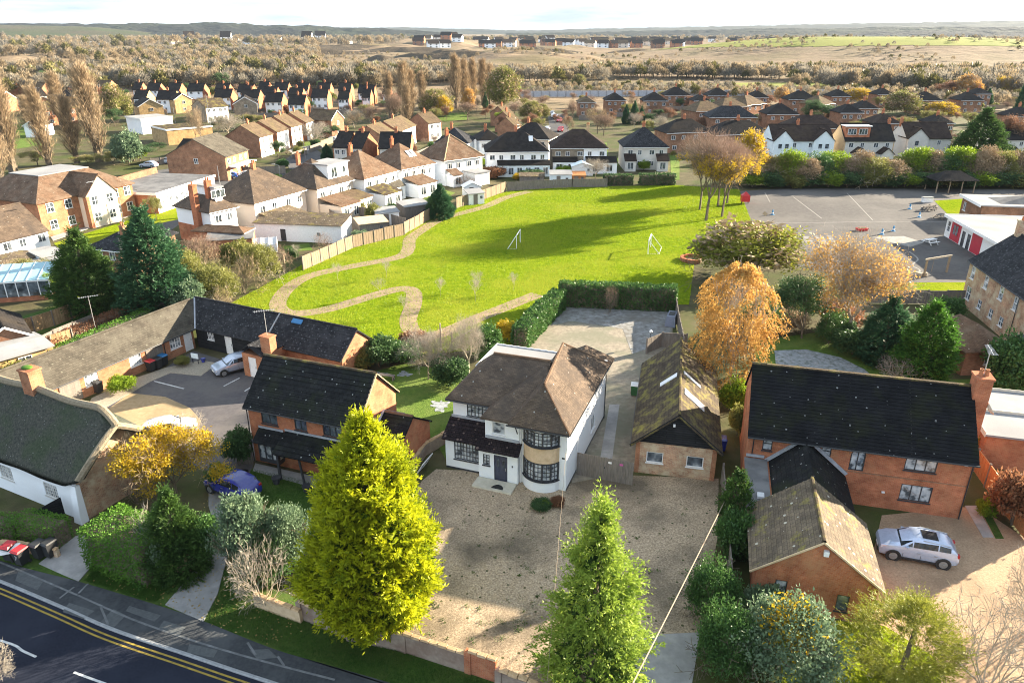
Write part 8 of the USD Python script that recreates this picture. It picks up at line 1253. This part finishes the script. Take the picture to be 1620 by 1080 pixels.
    for x in (wx * k, -wx * k):
        for s_ in (-1, 1):
            y = s_ * (hw - 0.10); w = MB(); w.add(trimesh.creation.cylinder(wr_, 0.24, sections=20), None, np.array([[1, 0, 0, x], [0, 0, 1, y], [0, 1, 0, wr_], [0, 0, 0, 1.0]])); W = w.build('wheel', 'rubber', t, smooth=40)
            q = MB(); q.add(trimesh.creation.cylinder(wr_ * 0.66, 0.02, sections=16), None, np.array([[1, 0, 0, x], [0, 0, 1, y + s_ * 0.125], [0, 1, 0, wr_], [0, 0, 0, 1.0]]))
            for a in range(5): q.bar((x, y + s_ * 0.14, wr_), (x + wr_ * 0.6 * math.cos(a * 1.257), y + s_ * 0.14, wr_ + wr_ * 0.6 * math.sin(a * 1.257)), 0.05, 0.02)
            q.build('rim', 'rim', W); q = MB(); q.add(trimesh.creation.torus(wr_ + 0.03, 0.045, major_sections=20, minor_sections=6), None, np.array([[1, 0, 0, x], [0, 0, 1, y + s_ * 0.10], [0, 1, 0, wr_], [0, 0, 0, 1.0]])); q.build('wheel_arch', 'black_plastic', t)
    for s_ in (-1, 1):
        zf = st[1][2] - 0.04; MB().box((L0 / 2 - .32) * k, (L0 / 2 - .075) * k, s_ * hw * .70 - .15, s_ * hw * .70 + .15, zf - .10, zf + 0.015).build('headlight', 'lamp_clear', t); zr = st[-3][2] - 0.1; MB().box(-(L0 / 2 - .03) * k, -(L0 / 2 - .2) * k, s_ * hw * .74 - .11, s_ * hw * .74 + .11, zr - .16, zr + .06).build('tail_light', 'lamp_red', t); MB().hull([(0.72 * k + x, s_ * (hw + y), st[3][2] + z) for x in (-.08, .08) for y in (0.0, .16) for z in (0, .12)]).build('wing_mirror', paint, t)
    MB().box((L0 / 2 - .02) * k, (L0 / 2 + .015) * k, -.26, .26, .42, .53).build('number_plate', 'number_white', t); MB().box(-(L0 / 2 + .015) * k, -(L0 / 2 - .02) * k, -.26, .26, .55, .66).build('number_plate', 'number_white', t); MB().box((L0 / 2 - .05) * k, (L0 / 2 + .005) * k, -.5, .5, .28, .40).build('grille', 'black_plastic', t)
    if kind_ == 'suv':
        for s_ in (-1, 1): MB().tube([V(i0 + 1, 3) * [1, s_ * -1, 1] * [1, 0.92, 1] + [0, 0, .06], V(i1, 3) * [1, s_ * -1, 1] * [1, .92, 1] + [0, 0, .06]], 0.025).build('roof_rail', 'rim', t)
        q = MB(); q.hull([V(i0 + 1, 4) + [0, 0, .012], V(i0 + 1, 5) + [0, 0, .012], V(i1 - 1, 4) + [0, 0, .012], V(i1 - 1, 5) + [0, 0, .012], V(i0 + 1, 4), V(i1 - 1, 5)]); q.build('roof_panel', 'car_black', t)
    return t
car('silver blue small SUV with roof rails parked by the brick wing', (1446, 878), 162, 'car_pale', 'suv'); car('grey silver hatchback parked by the black barn', (373, 585), 217, 'car_silver'); car('dark blue hatchback beside the small front lawn', (370, 778), 152, 'car_navy'); car('white car half hidden by the yellow tree on the block paving', (270, 688), 25, 'car_white')
car('white car at the front of the small car park, left one', (345, 275), 200, 'car_white'); car('bright blue car in the small car park', (362, 283), 190, 'car_blue'); car('red car behind the blue one in the small car park', (375, 275), 200, 'car_red'); car('white car at the right of the small car park', (388, 281), 200, 'car_white'); car('white van with a rounded roof behind the shop', (297, 275), 175, 'car_white', 'van', cat='van', name='parked_van'); car('pale car, left of two behind the shop', (236, 265), 170, 'car_silver'); car('silver car, right of two behind the shop', (262, 259), 170, 'car_silver'); car('white car on the drive by the stepping terrace', (420, 244), 175, 'car_white'); car('white blue van outside the pale terrace', (550, 254), 95, 'car_white', 'van', cat='van', name='parked_van'); car('pale blue car between the two chimney house and the cream pair', (396, 350), 205, 'car_pale')
for i, (px, py, c, yaw) in enumerate([(872, 232, 'car_white', 80), (869, 215, 'car_silver', 80), (866, 207, 'car_white', 80), (887, 208, 'car_red', 260), (885, 193, 'car_red', 260), (876, 186, 'car_white', 80), (874, 182, 'car_grey', 80), (880, 188, 'car_white', 80)]): car(f'{c[4:]} car parked on the estate street, {ORD[i]} of the cars there', (px, py), yaw, c)
car('dark red car by the brown roofs of the estate', (578, 208), 170, 'car_red'); car('white car on the drive beyond the bare street tree', (524, 225), 180, 'car_white')
# ------------------------------------------------------------------ wheelie bins and small things
def bin_(label, px, body, lid, rot=0, name='wheelie_bin', world=None):
    b = at(*px); t = thing(name, label, 'wheelie bin', (b[0], b[1], 0.11 if px[1] > 800 else 0.03), rot); MB().hull([(x * (0.24 + 0.06 * z), y * (0.27 + 0.09 * z), 0.08 + 0.92 * z) for x in (-1, 1) for y in (-1, 1) for z in (0, 1)]).build('body', body, t); MB().hull([(x, y, z) for x in (-0.32, 0.32) for y, z in ((-0.40, 1.0), (0.38, 1.03))] + [(x, y, 1.10) for x in (-0.27, 0.27) for y in (-0.3, 0.33)]).build('lid', lid, t); MB().tube([(-0.25, 0.42, 1.0), (0.25, 0.42, 1.0)], 0.025).build('handle', body, t)
    for s_ in (-1, 1): q = MB(); q.add(trimesh.creation.cylinder(0.1, 0.05, sections=12), None, np.array([[0, 0, 1, s_ * 0.27], [1, 0, 0, 0.26], [0, 1, 0, 0.1], [0, 0, 0, 1.0]])); q.build('wheel', 'rubber', t)
    return t
bin_('black wheelie bin with a bright red lid and a white number, at the pavement', (38, 893), 'black_plastic', 'bin_red', -20); bin_('dark wheelie bin with a red lid, behind the other red one', (20, 886), 'black_plastic', 'bin_red', -10); bin_('black wheelie bin, left of the two by the clipped hedge', (66, 883), 'black_plastic', 'black_plastic', -22); bin_('black wheelie bin, right of the two by the clipped hedge', (83, 881), 'black_plastic', 'black_plastic', -24)
nb_ = stage.GetPrimAtPath('/World/wheelie_bin'); m_ = meshkit.text_mesh('7', 0.28, 0.006); m_.apply_transform(trimesh.transformations.rotation_matrix(math.pi / 2, [1, 0, 0])); m_.apply_translation([-0.08, -0.345, 0.5]); MB().add(m_).build('number', 'number_white', nb_)
bin_('wheelie bin with a blue lid by the barn wall', (260, 578), 'black_plastic', 'bin_blue', 64); bin_('black wheelie bin in the middle of three by the barn wall', (251, 583), 'black_plastic', 'black_plastic', 64); bin_('wheelie bin with a red lid by the barn wall', (240, 587), 'black_plastic', 'bin_red', 64); bin_('black bin in front of the boarded panel of the barn', (157, 621), 'black_plastic', 'black_plastic', 64); bin_('blue purple bin between the annexe and the large brick house', (1141, 712), 'car_navy', 'car_navy', -10)
bin_('dark green bin beside the left wall of the annexe', (1003, 625), 'garden_green', 'white_paint', -12)
bo = thing('sign_board', 'white and red board leaning over the wheelie bins at the left edge', 'board', (*at(4, 893)[:2], 0.3), 20); MB().hull([(x, y, z) for x in (-1.1, 1.1) for y, z in ((-0.3, 0.55), (0.3, 0.75), (-0.3, 0.6), (0.3, 0.8))]).build('board', 'white_paint', bo); MB().box(-0.5, -0.4, -0.1, 0.1, -0.3, 0.55).box(0.5, 0.6, -0.1, 0.1, -0.3, 0.55).build('leg', 'rubber', bo)
cv = thing('covered_barbecue', 'dark covered barbecue at the right edge of the pale yard', 'cover', (*at(1062, 512)[:2], 0), -20); MB().hull([(x * (0.55 - 0.1 * z), y * (1.1 - 0.15 * z), 1.15 * z) for x in (-1, 1) for y in (-1, 1) for z in (0, 1)]).build('cover', 'grey_cover', cv); MB().box(-0.3, 0.3, -0.5, 0.5, 1.152, 1.2).build('lid', 'black_plastic', cv)
lp = thing('garden_lamp', 'small white globe lamp on a post in the yard', 'lamp', (*at(1028, 545)[:2], 0)); MB().tube([(0, 0, 0), (0, 0, 1.3)], 0.03).build('post', 'dark_frame', lp); MB().add(trimesh.creation.icosphere(2, 0.16), None, trimesh.transformations.translation_matrix([0, 0, 1.42])).build('globe', 'white_paint', lp, smooth=True)
bn = thing('garden_bench', 'grey garden bench on the frosty back lawn', 'bench', (*at(612, 600)[:2], 0), -15)
for i in range(3): MB().box(-0.75, 0.75, i * 0.15 - 0.2, i * 0.15 - 0.07, 0.42, 0.46).build('slat', 'old_wood', bn)
for x in (-0.65, 0.65): MB().box(x - 0.05, x + 0.05, -0.2, 0.25, 0, 0.415).build('leg', 'old_wood', bn)
for lab, px, r_ in (('round dark pot on the front lawn, left one', (438, 765), 0.3), ('round dark pot on the front lawn, right one', (486, 778), 0.3), ('purple pot on the gravel bed by the barns', (322, 573), 0.22)):
    b = at(*px); t = thing('plant_pot', lab, 'pot', (b[0], b[1], 0.04)); MB().add(trimesh.creation.revolve([(0, 0), (r_ * 0.7, 0), (r_, r_ * 1.5), (r_ * 1.1, r_ * 1.6), (r_ * 0.85, r_ * 1.55), (0, r_ * 1.4)], sections=14)).build('pot', 'dark_frame' if 'dark' in lab else 'car_navy', t)
sg = thing('house_sign', 'small pale sign board on the gravel bed by the barns', 'sign', (*at(310, 575)[:2], 0.04), -20); MB().box(-0.4, 0.4, -0.03, 0.03, 0.5, 1.0).build('board', 'blue_white_render', sg); MB().box(-0.35, -0.28, -0.03, 0.03, 0, 0.498).build('leg', 'dark_frame', sg); MB().box(0.28, 0.35, -0.03, 0.03, 0, 0.498).build('leg', 'dark_frame', sg)
def aerial(label, base, z0, z1, rot=0, name='aerial'):
    t = thing(name, label, 'aerial', base, rot); MB().tube([(0, 0, z0), (0, 0, z1)], 0.03).build('mast', 'aerial', t); MB().tube([(-0.9, 0, z1 - 0.1), (0.9, 0, z1 - 0.1)], 0.025).build('boom', 'aerial', t)
    for i in range(9): MB().tube([(-0.8 + i * 0.2, -0.28 + 0.012 * i, z1 - 0.1), (-0.8 + i * 0.2, 0.28 - 0.012 * i, z1 - 0.1)], 0.016, 4).build('element', 'aerial', t)
aerial('comb shaped television aerial on the brick chimney of the barn', (*p_(C0, -26, 11.75, -1.9), 0), 3.6, 6.6, 20); aerial('television aerial on a mast behind the long barn roof', (*at(155, 535)[:2], 0), 0, 4.6, 30); aerial('aerial on the chimney of the dark hipped house', (*at(171, 398)[:2], 0), 5.5, 10.0, 60)
aerial('aerial on the chimney at the end of the large brick house', (*p_(B0, -15, 0.05, 3.4), 0), 8.6, 10.6, 70)
ds = thing('satellite_dish', 'pale round satellite dish beside the end chimney of the large brick house', 'satellite dish', (*p_(B0, -15, 0.62, 2.9), 6.6), -15); q = MB(); q.add(trimesh.creation.revolve([(0.02, 0), (0.25, 0.06), (0.42, 0.18), (0.42, 0.2), (0.22, 0.09), (0.0, 0.03)], sections=18), None, trimesh.transformations.rotation_matrix(math.radians(60), [0, 1, 0])); q.build('dish', 'slab', ds, smooth=40); MB().tube([(-0.1, 0, -0.1), (-0.15, 0, -0.5)], 0.025).build('bracket', 'aerial', ds)
# street lamps and poles
def lamp(label, px, top, arm=1.2, rot=0, m='post_metal', cat='street lamp', name='street_lamp', r=0.09):
    b = at(*px); z = hgt(px[0], top, b); t = thing(name, label, cat, (b[0], b[1], 0), rot); MB().tube([(0, 0, 0), (0, 0, z * 0.5), (0, 0, z)], [r, r * 0.8, r * 0.6]).build('pole', m, t)
    if arm: MB().tube([(0, 0, z), (-arm, 0, z + 0.25)], 0.05).build('arm', m, t); MB().hull([(-arm - x, y, z + 0.2 + q) for x in (0, 0.7) for y in (-0.14, 0.14) for q in (0, 0.14)]).build('lamp_head', 'felt', t)
for lab, px, top, arm in [('street lamp at the right corner of the care home', (223, 332), 300, 1.6), ('thin sign pole in front of the care home', (196, 352), 312, 0), ('tall street lamp by the turning circle', (485, 268), 222, 0), ('street lamp by the small car park', (350, 305), 262, 0), ('tall leaning pole above the sandy flat building', (335, 212), 150, 0), ('lamp post beside the white hall', (278, 196), 170, 0), ('lamp post by the brown roofed terrace', (389, 212), 182, 0), ('lamp post at the stepping terrace', (446, 242), 218, 0), ('tall mast far off at the left among the woods', (50, 118), 92, 0), ('lamp post by the car park fence', (443, 278), 262, 0.8)]: lamp(lab, px, top, arm, name='street_lamp' if 'lamp' in lab else 'pole', cat='street lamp' if 'lamp' in lab else 'pole')
# overhead cables
def cable(label, p, q, r, sag, m='cable'):
    a, b = np.array(p), np.array(q); t = thing('overhead_cable', label, 'cable', a); s_ = np.linspace(0, 1, 24)[:, None]; P = (b - a) * s_ - np.array([0, 0, 1.0]) * sag * 4 * s_ * (1 - s_); v, f = tube(P, r, 6); put(str(t.GetPath()) + '/wire', v, f, m)
cable('thick tan overhead cable slanting down to the pale leaved young tree', along(960, 1160, 17.0), along(1146, 793, at(1157, 850)[1]), 0.026, 0.1)
cable('thin overhead wire running from the white house towards the road', along(897, 690, 44.3), along(862, 1120, 21.0), 0.008, 0.35)
